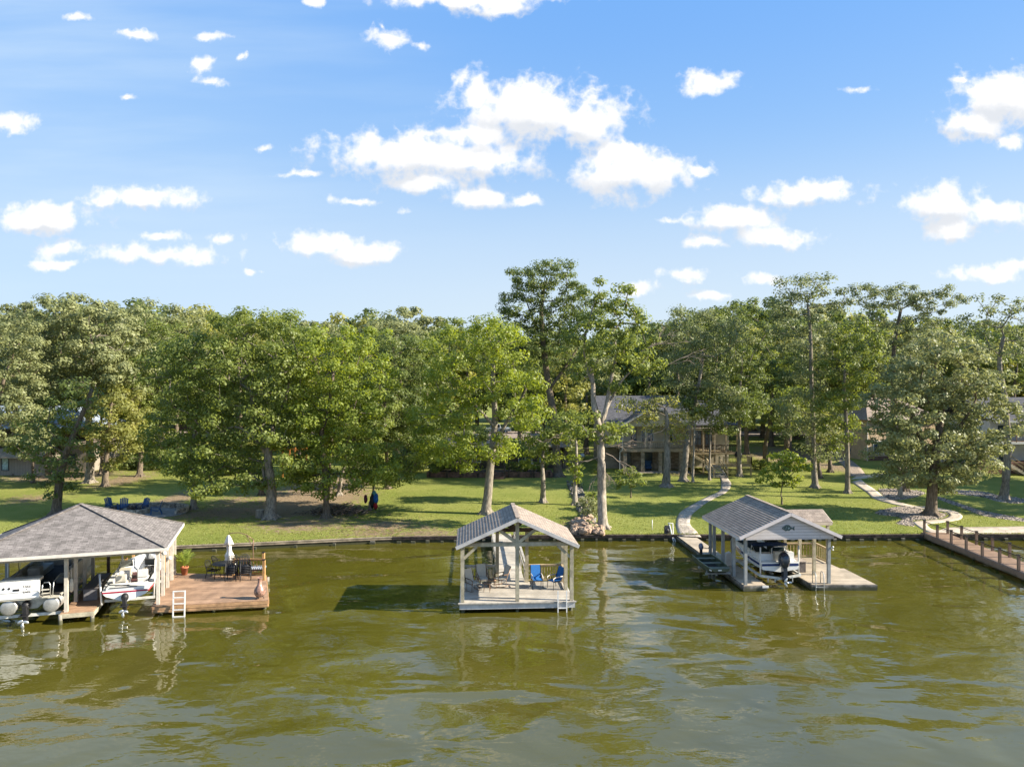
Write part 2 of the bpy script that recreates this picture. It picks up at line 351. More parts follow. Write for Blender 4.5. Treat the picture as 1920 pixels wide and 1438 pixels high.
# ================================================================ GROUND, WATER, PATHS
def grass_material():
    m = bpy.data.materials.new('lawn_grass'); m.use_nodes = True; t = m.node_tree; b = t.nodes['Principled BSDF']
    b.inputs['Roughness'].default_value = .9; b.inputs['Specular IOR Level'].default_value = .1
    co = N(t, 'ShaderNodeTexCoord').outputs['Object']
    n1 = N(t, 'ShaderNodeTexNoise', i_Scale=.22, i_Detail=8.0, i_Roughness=.72); t.links.new(co, n1.inputs['Vector'])
    n2 = N(t, 'ShaderNodeTexNoise', i_Scale=2.6, i_Detail=5.0, i_Roughness=.7); t.links.new(co, n2.inputs['Vector'])
    n3 = N(t, 'ShaderNodeTexNoise', i_Scale=14.0, i_Detail=3.0, i_Roughness=.7); t.links.new(co, n3.inputs['Vector'])
    c = mixc(t, smooth(t, n1.outputs[0], .35, .65), (.185,.21,.045), (.26,.265,.07))
    c = mixc(t, M1(t, 'MULTIPLY', smooth(t, n2.outputs[0], .5, .8), .55), c, (.32,.30,.105))
    c = mixc(t, M1(t, 'MULTIPLY', smooth(t, n3.outputs[0], .42, .68), .5), c, (.095,.14,.02))
    at = N(t, 'ShaderNodeAttribute'); at.attribute_name = 'dirt'
    dsum = M1(t, 'ADD', at.outputs['Fac'], M1(t, 'MULTIPLY', M1(t, 'SUBTRACT', n2.outputs[0], .5), 2.2))
    dmask = M1(t, 'MULTIPLY', smooth(t, dsum, .22, .65), smooth(t, at.outputs['Fac'], .02, .25))
    dcol = mixc(t, smooth(t, n3.outputs[0], .35, .65), (.21,.155,.10), (.31,.235,.15))
    c = mixc(t, dmask, c, dcol)
    t.links.new(c, b.inputs['Base Color'])
    n4 = N(t, 'ShaderNodeTexNoise', i_Scale=22.0, i_Detail=4.0, i_Roughness=.8); t.links.new(co, n4.inputs['Vector'])
    bp = N(t, 'ShaderNodeBump', i_Distance=.07, i_Strength=.8); t.links.new(n4.outputs[0], bp.inputs['Height']); t.links.new(bp.outputs[0], b.inputs['Normal'])
    return m
GRASS = grass_material()
def dirt_at(x, y):
    v = 0.0
    for (cx, cy, rx, ry, a) in DIRT:
        d = math.hypot((x-cx)/rx, (y-cy)/ry)
        if d < 1.3: v = max(v, a*(1.3-d)/1.3*1.3)
    return min(v, 1.0)
DIRT = []
for (px, py, rx, ry, a) in ((540,955,150,20,.75),(800,1000,120,8,.5),(430,960,80,14,.7),(1290,888,60,6,.5),(1460,858,60,14,.8),(1560,875,40,12,.7),(100,895,120,8,.8),(60,935,60,10,.5),(1080,990,30,14,.7),(590,930,110,34,1.0),(640,905,60,22,1),(330,935,35,30,.8),(360,965,50,10,.6),(560,985,110,12,.62),(720,985,90,10,.6),(700,1000,90,6,.5),(440,940,60,18,.5),
        (230,900,45,16,.7),(1050,1000,60,8,.4),(1490,850,55,16,.8),(300,960,30,20,.4),(150,890,90,10,.7),(1420,840,30,6,.4),(800,990,60,8,.4),(620,975,60,10,.5)):
    p = GR(px, py); q = GR(px, py+ry); DIRT.append((p.x, p.y, rx*p.y/F, abs(q.y-p.y)*1.1+.5, a))
def make_lawn():
    xs = sorted(set([round(v,2) for v in np.arange(-75, 75.01, .8)] + [-900,-600,-400,-250,-180,-130,-100,-85,85,100,130,180,250,400,600,900]))
    ss = [-.06] + list(np.arange(0, 60, .7)) + list(np.arange(60, 110, 3)) + [120,140,170,210,260,330,420,600,900,1500]
    verts = []; dirt = []
    for s in ss:
        for x in xs:
            y = shoreY(x) + max(s, 0) + .02; z = terr(x, y, max(s,0)) + (0 if s > 0 else 0)
            if 2 < s < 500: z += .05*mnoise.noise(Vector((x*.12, y*.12, 0)))*min(1, s/8)
            if s < 0: z = -.9
            verts.append((x, y, z)); dirt.append(dirt_at(x, y) if abs(x) < 75 and s < 60 else 0)
    nx = len(xs); faces = [(j*nx+i, j*nx+i+1, (j+1)*nx+i+1, (j+1)*nx+i) for j in range(len(ss)-1) for i in range(nx-1)]
    me = bpy.data.meshes.new('lawn'); me.from_pydata(verts, [], faces); me.materials.append(GRASS)
    me.polygons.foreach_set('use_smooth', [True]*len(faces))
    a = me.attributes.new('dirt', 'FLOAT', 'POINT'); a.data.foreach_set('value', dirt)
    o = bpy.data.objects.new('lawn', me); COL.objects.link(o); return struct(o)
make_lawn()

def water_material():
    m = bpy.data.materials.new('lake_water'); m.use_nodes = True; t = m.node_tree; b = t.nodes['Principled BSDF']
    b.inputs['Roughness'].default_value = .02; b.inputs['IOR'].default_value = 1.8; b.inputs['Specular IOR Level'].default_value = .5
    co = N(t, 'ShaderNodeTexCoord').outputs['Object']
    def nz(scale, st, det=4.0, rough=.55, rot=0.0, dist=0.0):
        mp = N(t, 'ShaderNodeMapping'); mp.inputs['Scale'].default_value = st; mp.inputs['Rotation'].default_value = (0, 0, rot); t.links.new(co, mp.inputs[0])
        n = N(t, 'ShaderNodeTexNoise', i_Scale=scale, i_Detail=det, i_Roughness=rough, i_Distortion=dist); t.links.new(mp.outputs[0], n.inputs['Vector']); return n.outputs[0]
    c = mixc(t, smooth(t, nz(.09, (1,1.6,1), 5.0), .3, .7), (.066,.059,.007), (.082,.073,.010))
    t.links.new(c, b.inputs['Base Color'])
    big = nz(.28, (.8,1.25,1), 1.8, .45, .25, .5); mid = nz(1.5, (.7,1.2,1), 2.0, .5, -.3, .3); small = nz(6.0, (.7,1.3,1), 2.0, .5, .5)
    patch = smooth(t, nz(.06, (1,2,1), 3.0), .35, .65, .35, 1.0)
    near = N(t, 'ShaderNodeBump', i_Distance=.27, i_Strength=.9); t.links.new(big, near.inputs['Height'])
    b2 = N(t, 'ShaderNodeBump', i_Distance=.028, i_Strength=1.0); t.links.new(M1(t, 'MULTIPLY', mid, patch), b2.inputs['Height']); t.links.new(near.outputs[0], b2.inputs['Normal'])
    b3 = N(t, 'ShaderNodeBump', i_Distance=.0045, i_Strength=1.0); t.links.new(M1(t, 'MULTIPLY', small, patch), b3.inputs['Height']); t.links.new(b2.outputs[0], b3.inputs['Normal'])
    t.links.new(b3.outputs[0], b.inputs['Normal']); return m
def make_water():
    xs = [-900,-400,-200,-100,-60,-30,-10,10,30,60,100,200,400,900]
    v = [(x, -700, 0) for x in xs] + [(x, 0, 0) for x in xs] + [(x, shoreY(x)+.0, 0) for x in xs]
    n = len(xs); f = [(j*n+i, j*n+i+1, (j+1)*n+i+1, (j+1)*n+i) for j in range(2) for i in range(n-1)]
    me = bpy.data.meshes.new('lake_water'); 
    v = [(-900,-700,0),(900,-700,0),(900,75,0),(-900,75,0)]; f = [(0,1,2,3)]
    me.from_pydata(v, [], f); me.materials.append(water_material())
    o = bpy.data.objects.new('lake_water', me); COL.objects.link(o); struct(o)
make_water()

def strip(name, L, R, m, dz=.03, kind='structure', sub=1):
    mb = MB(); vs = []
    Lw = [GR(*p) for p in L]; Rw = [GR(*p) for p in R]
    def dens(a):
        out = []
        for i in range(len(a)-1):
            p0 = a[max(i-1,0)]; p1 = a[i]; p2 = a[i+1]; p3 = a[min(i+2,len(a)-1)]
            for k in range(6):
                u = k/6; out.append(.5*((2*p1)+(p2-p0)*u+(2*p0-5*p1+4*p2-p3)*u*u+(3*p1-p0-3*p2+p3)*u**3))
        out.append(a[-1]); return out
    Lw, Rw = dens(Lw), dens(Rw); n = len(Lw)
    K = 5; vs = []
    for a, b in zip(Lw, Rw):
        for k in range(K):
            p = a.lerp(b, k/(K-1)); vs.append((p.x, p.y, terr(p.x, p.y) + .05*mnoise.noise(Vector((p.x*.12, p.y*.12, 0))) + dz))
    fs = [(i*K+k, i*K+k+1, (i+1)*K+k+1, (i+1)*K+k) for i in range(n-1) for k in range(K-1)]
    edge = list(range(0, n*K, K)); vs2 = [(vs[i][0], vs[i][1], vs[i][2]-.12) for i in edge]
    b = len(vs); vs += vs2; fs += [(edge[i], edge[i+1], b+i+1, b+i) for i in range(n-1)]
    edge = list(range(K-1, n*K, K)); b = len(vs); vs += [(vs[i][0], vs[i][1], vs[i][2]-.12) for i in edge]; fs += [(edge[i], edge[i+1], b+i+1, b+i) for i in range(n-1)]
    mb.add(vs, fs, True); o = mb.build(name, m); return struct(o, kind)
FLAG = brickmat('flagstone_path', (.50,.43,.35), (.36,.31,.26), (.20,.17,.13), 1.1, .8, .02, .85, 0, .4, .4, .45)
# winding stone path to the stone-column house
zz = lambda x, y: (1080+x*.2017, 720+y*.2017)
strip('stone_path', [zz(*p) for p in ((968,1415),(945,1380),(928,1300),(950,1220),(1000,1170),(1120,1100),(1215,1050),(1330,1000),(1350,940),(1345,890),(1330,852))],
      [zz(*p) for p in ((1165,1425),(1120,1370),(1060,1300),(1075,1220),(1125,1172),(1212,1104),(1300,1056),(1402,1004),(1444,940),(1420,890),(1392,852))], FLAG, .035)
z4 = lambda x, y: (1600+x*.1669, 860+y*.1669)
strip('concrete_path', [z4(*p) for p in ((-20,262),(60,320),(150,380),(230,447),(400,503),(640,552),(830,577),(960,592),(1050,608),(1078,634),(1060,655),(985,680),(850,692),(675,705),(690,735),(770,790),(850,832))],
      [z4(*p) for p in ((85,232),(150,290),(235,345),(350,432),(460,478),(690,535),(850,543),(1000,566),(1150,598),(1225,645),(1200,682),(1130,697),(1000,716),(840,735),(840,760),(900,800),(1040,822))], CONC, .035)
strip('shore_slab', [(1742,1001.5),(1800,1001),(1925,999.5),(2100,998)], [(1778,989.5),(1805,989),(1925,987.5),(2100,987)], CONC, .05)
GRAVP = mat('gravel_path', (.34,.27,.21), .9, .3, 9, .8, 30)
strip('gravel_path', [(1520,849),(1545,856),(1575,868),(1594,893)], [(1560,849),(1590,860),(1610,874),(1625,893)], GRAVP, .03)
strip('branch_path', [(1596,898),(1625,896),(1655,892)], [(1610,891),(1628,890.5),(1655,888)], CONC, .03)
ROADM = mat('road_surface', (.36,.29,.24), .9, .15, .8, .3, 10)
strip('street', [(-700,818),(-200,818),(200,818),(600,818),(1000,818),(1400,818),(2000,818),(2600,818)], [(-700,809),(-200,809),(200,809),(600,809),(1000,809),(1400,809),(2000,809),(2600,809)], ROADM, .06)
strip('driveway', [(225,826),(262,822),(300,816)], [(262,832),(305,826),(345,817)], ROADM, .09)
def voro(name, c1, c2, c3, scale):
    m = bpy.data.materials.new(name); m.use_nodes = True; t = m.node_tree; b = t.nodes['Principled BSDF']; b.inputs['Roughness'].default_value = .9
    co = N(t, 'ShaderNodeTexCoord').outputs['Object']
    v = N(t, 'ShaderNodeTexVoronoi', i_Scale=scale); t.links.new(co, v.inputs['Vector'])
    sp = N(t, 'ShaderNodeSeparateColor'); t.links.new(v.outputs['Color'], sp.inputs[0])
    c = mixc(t, sp.outputs[0], c1, c2); c = mixc(t, smooth(t, v.outputs['Distance'], .35, .75), c, c3)
    t.links.new(c, b.inputs['Base Color']); bp = N(t, 'ShaderNodeBump', i_Distance=.08, i_Strength=1.0, invert=True)
    t.links.new(v.outputs['Distance'], bp.inputs['Height']); t.links.new(bp.outputs[0], b.inputs['Normal']); return m
RIVER = voro('river_rock', (.50,.40,.32), (.20,.17,.15), (.08,.07,.055), 6.5)
def bed(name, poly, label):
    # flat bed outline filled with a thin slab and individual stones: uncountable gravel
    W = [GR(*p) for p in poly]; mb = MB()
    cx = sum(p.x for p in W)/len(W); cy = sum(p.y for p in W)/len(W)
    def dense(a, k=4):
        out = []; n = len(a)
        for i in range(n):
            p0, p1, p2, p3 = a[i-1], a[i], a[(i+1)%n], a[(i+2)%n]
            for q in range(k):
                u = q/k; out.append(.5*((2*p1)+(p2-p0)*u+(2*p0-5*p1+4*p2-p3)*u*u+(3*p1-p0-3*p2+p3)*u**3))
        return out
    W = dense(W); zf = lambda x, y: terr(x, y) + .05*mnoise.noise(Vector((x*.12, y*.12, 0)))
    n = len(W); R = 6; vs = []
    for r in range(R+1):
        f = r/R
        for p in W:
            x = cx + (p.x-cx)*f; y = cy + (p.y-cy)*f; vs.append((x, y, zf(x, y) + (.04 if r < R else -.02) + (.02*random.random() if r < R else 0)))
    fs = [(r*n+i, r*n+(i+1)%n, (r+1)*n+(i+1)%n, (r+1)*n+i) for r in range(R) for i in range(n)]
    mb.add(vs, fs, True)
    area = 0
    for i in range(n): area += W[i].x*W[(i+1)%n].y - W[(i+1)%n].x*W[i].y
    cnt = int(min(1400, abs(area)/2*9))
    for _ in range(cnt):
        i = random.randrange(n); f = math.sqrt(random.random()); u = random.random()
        a, b = W[i], W[(i+1)%n]; x = cx + (a.x+(b.x-a.x)*u-cx)*f; y = cy + (a.y+(b.y-a.y)*u-cy)*f
        s = random.uniform(.04, .11); q = Vector((x, y, zf(x, y)+.05)); rz = random.random()*6
        pts = [(math.cos(rz+k*PI/2)*s*random.uniform(.7,1.3), math.sin(rz+k*PI/2)*s*random.uniform(.7,1.3)) for k in range(4)]
        mb.add([(q.x+a_, q.y+b_, q.z) for a_, b_ in pts] + [(q.x, q.y, q.z+s*.8)], [(0,1,4),(1,2,4),(2,3,4),(3,0,4)])
    o = mb.build(name, RIVER); o['kind'] = 'stuff'; o['label'] = label; o['category'] = 'gravel'; return o
bed('gravel_bed', [z4(*p) for p in ((220,600),(330,562),(520,530),(700,548),(840,585),(1040,612),(1065,636),(1000,672),(840,686),(672,696),(640,720),(690,765),(560,752),(470,730),(560,690),(480,650),(300,630))], 'river rock bed around the broad oak by the loop of the concrete path')
bed('gravel_bed', [z4(*p) for p in ((270,345),(500,332),(800,372),(760,420),(560,465),(400,462))], 'river rock bed with three trunks beside the concrete path')
bed('gravel_bed', [z4(*p) for p in ((1020,372),(1150,345),(1400,360),(1560,390),(1700,420),(1900,445),(2000,470),(1900,498),(1800,500),(1620,478),(1450,430),(1200,400))], 'curved river rock bed around the tall trunk before the white house')
bed('gravel_strip', [z4(*p) for p in ((930,420),(1040,470),(1200,520),(1400,600),(1560,640),(1917,690),(2050,705),(2050,716),(1900,708),(1540,660),(1380,622),(1190,545),(1030,490),(920,440))], 'narrow river rock strip curving down the right lawn')

# ================================================================ TREES
def leaves(centers, rads, per, size, seed, crown_c, aspect=.62):
    r = np.random.default_rng(seed); n = len(centers)*per
    C = np.repeat(np.array(centers), per, 0); Rr = np.repeat(np.array(rads), per)
    d = r.normal(size=(n, 3)); d /= np.linalg.norm(d, axis=1)[:, None]
    rad = Rr*(r.random(n)**.45); d2 = d.copy(); d2[:, 2] *= .62
    pos = C + d2*rad[:, None]
    out = pos - np.array(crown_c); out /= (np.linalg.norm(out, axis=1)[:, None]+1e-6)
    nn = d*.95 + out*.25 + np.array([0, 0, .4]) + r.normal(size=(n, 3))*.36
    nn /= np.linalg.norm(nn, axis=1)[:, None]
    t = np.cross(nn, r.normal(size=(n, 3))); t /= (np.linalg.norm(t, axis=1)[:, None]+1e-6); b = np.cross(nn, t)
    L = size*(.65 + .7*r.random(n))[:, None]*.5; Wd = L*aspect
    V = np.stack([pos - t*L, pos + b*Wd - nn*L*.12, pos + t*L, pos - b*Wd - nn*L*.12], 1).reshape(-1, 3)
    return V.astype(np.float32)
def quads_mesh(name, V, mat_):
    n = len(V)//4; me = bpy.data.meshes.new(name)
    me.vertices.add(len(V)); me.vertices.foreach_set('co', V.ravel())
    me.loops.add(len(V)); me.loops.foreach_set('vertex_index', np.arange(len(V), dtype=np.int32))
    me.polygons.add(n); me.polygons.foreach_set('loop_start', np.arange(0, len(V), 4, dtype=np.int32)); me.polygons.foreach_set('loop_total', np.full(n, 4, dtype=np.int32))
    me.update(calc_edges=True); me.materials.append(mat_); return me
def grow(trunk, tr, targets, rtip=.018, extra=()):
    """trunk: list of points with radii; targets: cluster centres. returns list of (pts, radii) limbs"""
    nodes = [Vector(p) for p in trunk]; par = [i-1 for i in range(len(trunk))]; rad0 = list(tr)
    k0 = max(1, int(len(trunk)*.45)); top = Vector(trunk[-1]); low = trunk[k0]
    order = sorted(targets, key=lambda c: min((Vector(c)-Vector(trunk[i])).length for i in range(k0, len(trunk))))
    nodes += [Vector(e) for e in extra]; par += [0]*len(extra)
    A = [tuple(n) for n in nodes]; ok = [i >= k0 for i in range(len(nodes))]; hops = [0]*len(nodes); load = [0]*len(nodes); start = len(nodes)
    for c in order:
        c = Vector(c); arr = np.array(A); d = np.linalg.norm(arr - np.array(c), axis=1)
        d = d + np.where(arr[:, 2] > c.z + .2, (arr[:, 2]-c.z)*.8, 0) + np.array(hops)*.12; d[~np.array(ok)] = 1e9
        j = int(np.argmin(d)); a = Vector(A[j]); L = (c-a).length
        mids = max(1, int(L/1.1)); prev = j
        for q in range(1, mids+1):
            u = q/mids; p = a.lerp(c, u)
            if q < mids: p += Vector((random.uniform(-1,1), random.uniform(-1,1), random.uniform(-.3,1)))*.13*min(L, 3)*.5
            A.append(tuple(p)); par.append(prev); ok.append(True); hops.append(hops[prev]+(1 if q == mids else 0)); load.append(0); prev = len(A)-1
        k = prev
        while k >= start: load[k] += 1; k = par[k]
    limbs = []
    for i in range(start, len(A)):
        a = A[par[i]]; r1 = rtip*(max(1, load[i])**.5); ra = rtip*((max(1, load[par[i]]) if par[i] >= start else load[i]*1.3)**.5)
        limbs.append(([a, A[i]], [min(ra, tr[-1]*1.0 if par[i] < start else ra), r1]))
    return limbs
def sample_clusters(blobs, spacing, seed, fill=.45, drop=.18, nscale=.33):
    r = np.random.default_rng(seed); out = []; pts = np.zeros((0, 3))
    for (c, e) in blobs:
        vol = 4.19*e[0]*e[1]*e[2]; tries = int(vol/spacing**3*5)+30
        for _ in range(tries):
            d = r.normal(size=3); d /= np.linalg.norm(d); f = (fill + (1-fill)*r.random())**.8
            p = np.array(c) + d*f*np.array(e)
            if len(out) and np.min(np.linalg.norm(pts-p, axis=1)) < spacing*(.75+.35*r.random()): continue
            if mnoise.noise(Vector(p*nscale)+Vector((seed*3.1, 0, 0))) < -.30+drop and r.random() < .75: continue
            out.append(tuple(p)); pts = np.array(out)
    return out
def make_tree(name, label, cat, trunk, radii, blobs, leaf, bark, seed, lsize=.23, spacing=1.25, per=165, crad=(.65,1.1), drop=.18, group=None, dead=None, local=False, fill=.45, limbmin=.03, forks=()):
    base = Vector(trunk[0]); random.seed(seed)
    o = thing(name, label, cat, base, group)
    # crown
    cl = sample_clusters(blobs, spacing, seed, fill, drop)
    rr = np.random.default_rng(seed+5); rads = [rr.uniform(*crad) for _ in cl]
    cc = np.mean([b[0] for b in blobs], axis=0)
    if cl:
        V = leaves(cl, rads, per, lsize, seed, cc) - np.array(base, dtype=np.float32)
        me = quads_mesh('crown', V, LM[leaf]); c = bpy.data.objects.new('crown', me); COL.objects.link(c); c.parent = o
    mb = MB()
    tp = [Vector(p) for p in trunk]; pts = []; rds = []
    n = len(tp)
    for i in range(n-1):
        for k in range(4):
            u = k/4; p0 = tp[max(i-1,0)]; p1 = tp[i]; p2 = tp[i+1]; p3 = tp[min(i+2,n-1)]
            pts.append(.5*((2*p1)+(p2-p0)*u+(2*p0-5*p1+4*p2-p3)*u*u+(3*p1-p0-3*p2+p3)*u**3)); rds.append(radii[i]+(radii[i+1]-radii[i])*u)
    pts.append(tp[-1]); rds.append(radii[-1])
    # root flare
    fl = [Vector(pts[0])-Vector((0,0,.25)), Vector(pts[0])+Vector((0,0,.02)), Vector(pts[0])+Vector((0,0,.22)), Vector(pts[0])+Vector((0,0,.6))]
    pp = fl + [p for p in pts[1:] if p.z > fl[-1].z+.1]; rp = [radii[0]*1.75, radii[0]*1.55, radii[0]*1.2, radii[0]*1.02] + [rds[i+1] for i, p in enumerate(pts[1:]) if p.z > fl[-1].z+.1]
    mb.tube(pp, rp, 10)
    for k in range(5):
        a = k*1.26 + seed; q = Vector(pts[0]); mb.tube([q+Vector((math.cos(a),math.sin(a),0))*radii[0]*2.3-Vector((0,0,.12)), q+Vector((math.cos(a),math.sin(a),0))*radii[0]*1.2+Vector((0,0,.1)), q+Vector((0,0,.55))], [radii[0]*.18, radii[0]*.42, radii[0]*.5], 6)
    extra = []
    for fp_, ra, rb_ in forks:
        q = []; m_ = len(fp_)
        for i in range(m_-1):
            for k in range(4):
                u = k/4; p0 = fp_[max(i-1,0)]; p1 = fp_[i]; p2 = fp_[i+1]; p3 = fp_[min(i+2,m_-1)]
                q.append(.5*((2*p1)+(p2-p0)*u+(2*p0-5*p1+4*p2-p3)*u*u+(3*p1-p0-3*p2+p3)*u**3))
        q.append(fp_[-1]); mb.tube(q, [ra+(rb_-ra)*i/(len(q)-1) for i in range(len(q))], 8); extra += q[2:]
    for lp, lr in grow(pts, rds, cl, extra=extra):
        if lr[0] > limbmin*.6: mb.tube(lp, lr, 6 if lr[0] > .06 else 4, cap=False)
    mb.build('trunk', bark, o)
    if dead:
        def rec(p, d, L, r, k):
            q = p + d*L; m = p.lerp(q, .5) + Vector((random.uniform(-1,1), random.uniform(-1,1), random.uniform(-1,1)))*L*.12
            db.tube([p, m, q], [r, r*.8, r*.6], 4, cap=False)
            if k == 0: return
            for _ in range(random.choice((2,3))):
                nd = (d + Vector((random.uniform(-1,1), random.uniform(-1,1), random.uniform(-.9,.5)))*.75).normalized()
                rec(q if random.random() < .6 else m, nd, L*random.uniform(.55,.8), r*.6, k-1)
        for (p, d, L, r, k) in dead: db = MB(); rec(Vector(p), Vector(d).normalized(), L, r, k); db.build('dead_branch', DEAD, o)
    return o
def tree_px(name, label, base, trunk, r0, blobs, leaf, bark, seed, D=None, cat='tree', dy=None, dead=None, forks=(), **kw):
    """base/trunk/blobs are read off the photograph; everything is placed at the tree's own distance D"""
    b = GR(*base) if D is None else None
    if D is None: D = b.y
    else: X = (base[0]-CX)*D/F; b = Vector((X, D, terr(X, D)))
    tp = [b] + [P(x, y, D) + Vector((0, random.uniform(-.3,.3), 0)) for x, y in trunk]
    n = len(tp); radii = [r0*(1-.62*i/(n-1)) for i in range(n)]
    bl = []; wcr = (max(q[0]+q[2] for q in blobs) - min(q[0]-q[2] for q in blobs))/2 if blobs else 0
    for i, q in enumerate(blobs):
        x, y, rx, ry = q[:4]; off = (q[4] if len(q) > 4 else 0)
        Dq = D + off; bl.append((tuple(P(x, y, Dq)), (rx*Dq/F*1.0, max(min(rx, max(ry, rx*.6))*.9, .5*wcr)*Dq/F, ry*Dq/F*1.0)))
    dd_ = [(P(x, y, D+o_), d, L, r, k) for (x, y, o_, d, L, r, k) in dead] if dead else None
    fk = [([P(x, y, D+o_) for x, y, o_ in pl], ra, rb_) for pl, ra, rb_ in forks]
    return make_tree(name, label, cat, tp, radii, bl, leaf, bark, seed, dead=dd_, forks=fk, **kw)

def ground_cover():
    r = random.Random(21); V = []; Fc = []
    def zf(x, y): return terr(x, y) + (.05*mnoise.noise(Vector((x*.12, y*.12, 0)))*min(1, (y-shoreY(x))/8) if y-shoreY(x) > 2 else 0)
    for _ in range(42000):
        x = r.uniform(-38, 40); s_ = abs(r.gauss(0, 1))*8 if r.random() < .8 else r.uniform(0, .35); y = shoreY(x)+s_+.03
        if s_ > 26 or dirt_at(x, y) > .35: continue
        z = zf(x, y)-.01; h = r.uniform(.03, .08)*(1.5 if s_ < .4 else 1); a = r.random()*6.3; w_ = r.uniform(.025,.06); lx, ly = r.uniform(-.06,.06), r.uniform(-.09,.03)
        b = len(V); V += [(x-math.cos(a)*w_, y-math.sin(a)*w_, z), (x+math.cos(a)*w_, y+math.sin(a)*w_, z), (x+lx, y+ly, z+h)]; Fc.append((b,b+1,b+2))
    me = bpy.data.meshes.new('grass'); me.from_pydata(V, [], Fc); me.materials.append(leafmat('grass_blades', (.30,.32,.09), (.15,.185,.045), .35)); o = bpy.data.objects.new('grass', me); COL.objects.link(o); struct(o, 'stuff')
    V = []; Fc = []
    for _ in range(16000):
        k = r.choice(DIRT[:19]); x = k[0]+r.gauss(0, .6)*k[2]; y = k[1]+r.gauss(0, .7)*k[3]
        if y < shoreY(x)+.3: continue
        z = zf(x, y)+.015; a = r.random()*6.3; w_ = r.uniform(.03,.08); b = len(V)
        V += [(x+math.cos(a+q)*w_, y+math.sin(a+q)*w_, z+r.uniform(0,.03)) for q in (0, 1.9, 3.6)]; Fc.append((b,b+1,b+2))
    me = bpy.data.meshes.new('leaf_litter'); me.from_pydata(V, [], Fc); me.materials.append(mat('dry_leaves', (.26,.17,.09), .9, .3, 3, island=.5)); o = bpy.data.objects.new('leaf_litter', me); COL.objects.link(o); struct(o, 'stuff')
ground_cover()
# ---- foreground and middle trees, each from its trunk foot in the lawn
T = tree_px
T('oak_tree','small dark oak with low foliage right behind the hip roofed boathouse',(106,963),[(112,900),(128,850),(150,790),(172,730)],.36,[(105,860,52,75),(140,770,60,55),(75,820,40,45),(150,850,40,60)],'dark',BARK,101,per=80)
T('oak_tree','large oak with pale forked limbs showing, nearest the grey house on the left',(168,905),[(169,850),(168,790),(172,730),(170,690),(172,640)],.42,[(150,650,110,85),(90,690,75,70),(225,680,70,65),(150,590,80,38),(60,600,50,38),(205,600,55,35)],'grey',BARKG,102,spacing=1.5,crad=(.75,1.25),lsize=.3,forks=[([(168,740,0),(150,700,.3),(135,660,.3)],.2,.06),([(170,710,0),(195,680,-.2),(225,655,-.2)],.18,.05)])
T('oak_tree','slender yellow-green oak in the sun patch right of the grey house',(197,912),[(199,850),(203,800),(210,750)],.30,[(215,780,62,62),(240,830,45,32),(200,840,45,40)],'yellow',BARK,103)
T('oak_tree','thin dark trunk second from the grey house corner, leaves high up',(190,889),[(189,840),(190,790),(188,740)],.2,[(190,735,45,35)],'mid',BARK,104)
T('oak_tree','oak with dark spreading crown between the sunlit tree and the thin bare-stemmed trunk',(262,893),[(262,850),(264,800),(266,740)],.3,[(270,700,70,70),(290,780,55,50),(250,790,40,40),(300,640,50,40)],'mid',BARK,140)
T('oak_tree','thin straight trunk with bare lower stem left of the lichen spotted trunk',(363,955),[(362,900),(361,850),(366,800),(372,740)],.24,[(330,800,68,52),(300,850,34,28),(375,740,78,72),(345,860,52,34),(400,860,36,30)],'mid',BARKG,105,per=120)
T('oak_tree','big spreading oak whose trunk is spotted with pale lichen and forks low',(507,972),[(507,920),(504,870),(500,830),(480,790),(470,730)],.44,[(470,680,115,88),(395,720,90,85),(400,850,75,50),(520,800,62,55),(340,700,65,75),(480,612,90,38),(440,800,60,50),(350,880,44,26),(560,860,34,26),(455,890,52,32),(395,905,40,20)],'mid',BARKG,106,spacing=1.4,crad=(.75,1.25),forks=[([(502,845,0),(512,800,.3),(535,750,.3),(545,700,0)],.22,.07),([(498,850,0),(470,815,-.5),(440,800,-.6),(415,810,-.6)],.15,.05)])
T('oak_tree','dark slanting trunk just left of the lichen spotted trunk',(490,962),[(493,920),(500,880),(508,830)],.22,[(530,740,60,50),(560,780,45,40),(510,800,40,30)],'dark',BARK,107,D=66)
T('maple_tree','brightest lime green tree left of centre, its trunk in front of the brush pile',(612,970),[(612,920),(608,870),(600,820),(615,770),(625,700)],.30,[(620,690,100,78),(585,760,65,60),(695,720,60,78),(640,830,82,50),(575,885,55,30),(560,700,55,62),(690,875,58,35),(600,905,42,28),(540,820,34,34),(650,770,70,40),(555,895,40,28),(670,905,44,22)],'bright',BARK,108,spacing=1.35,crad=(.7,1.2))
T('maple_tree','thin upright trunk in the brush pile, middle of three',(620,955),[(620,900),(619,850),(622,790)],.17,[(640,760,70,60),(600,800,50,40)],'bright',BARK,109,D=67)
T('maple_tree','leaning trunk at the right end of the brush pile',(636,950),[(640,900),(650,860),(662,820)],.22,[(680,780,65,55),(650,830,45,34)],'mid',BARKG,110,D=66)
T('oak_tree','dark green tree with low branches over the blue and red bundle',(694,956),[(698,925),(703,885),(706,850)],.13,[(700,860,55,38),(735,890,42,26),(760,860,38,34)],'mid',BARKG,111,per=100)
T('oak_tree','dark oak with its trunk foot in the sunlit grass left of the timber wall',(727,916),[(726,880),(724,830),(720,770)],.26,[(725,760,75,75),(745,680,60,62),(775,800,55,52),(700,820,40,40)],'dark',BARK,112)
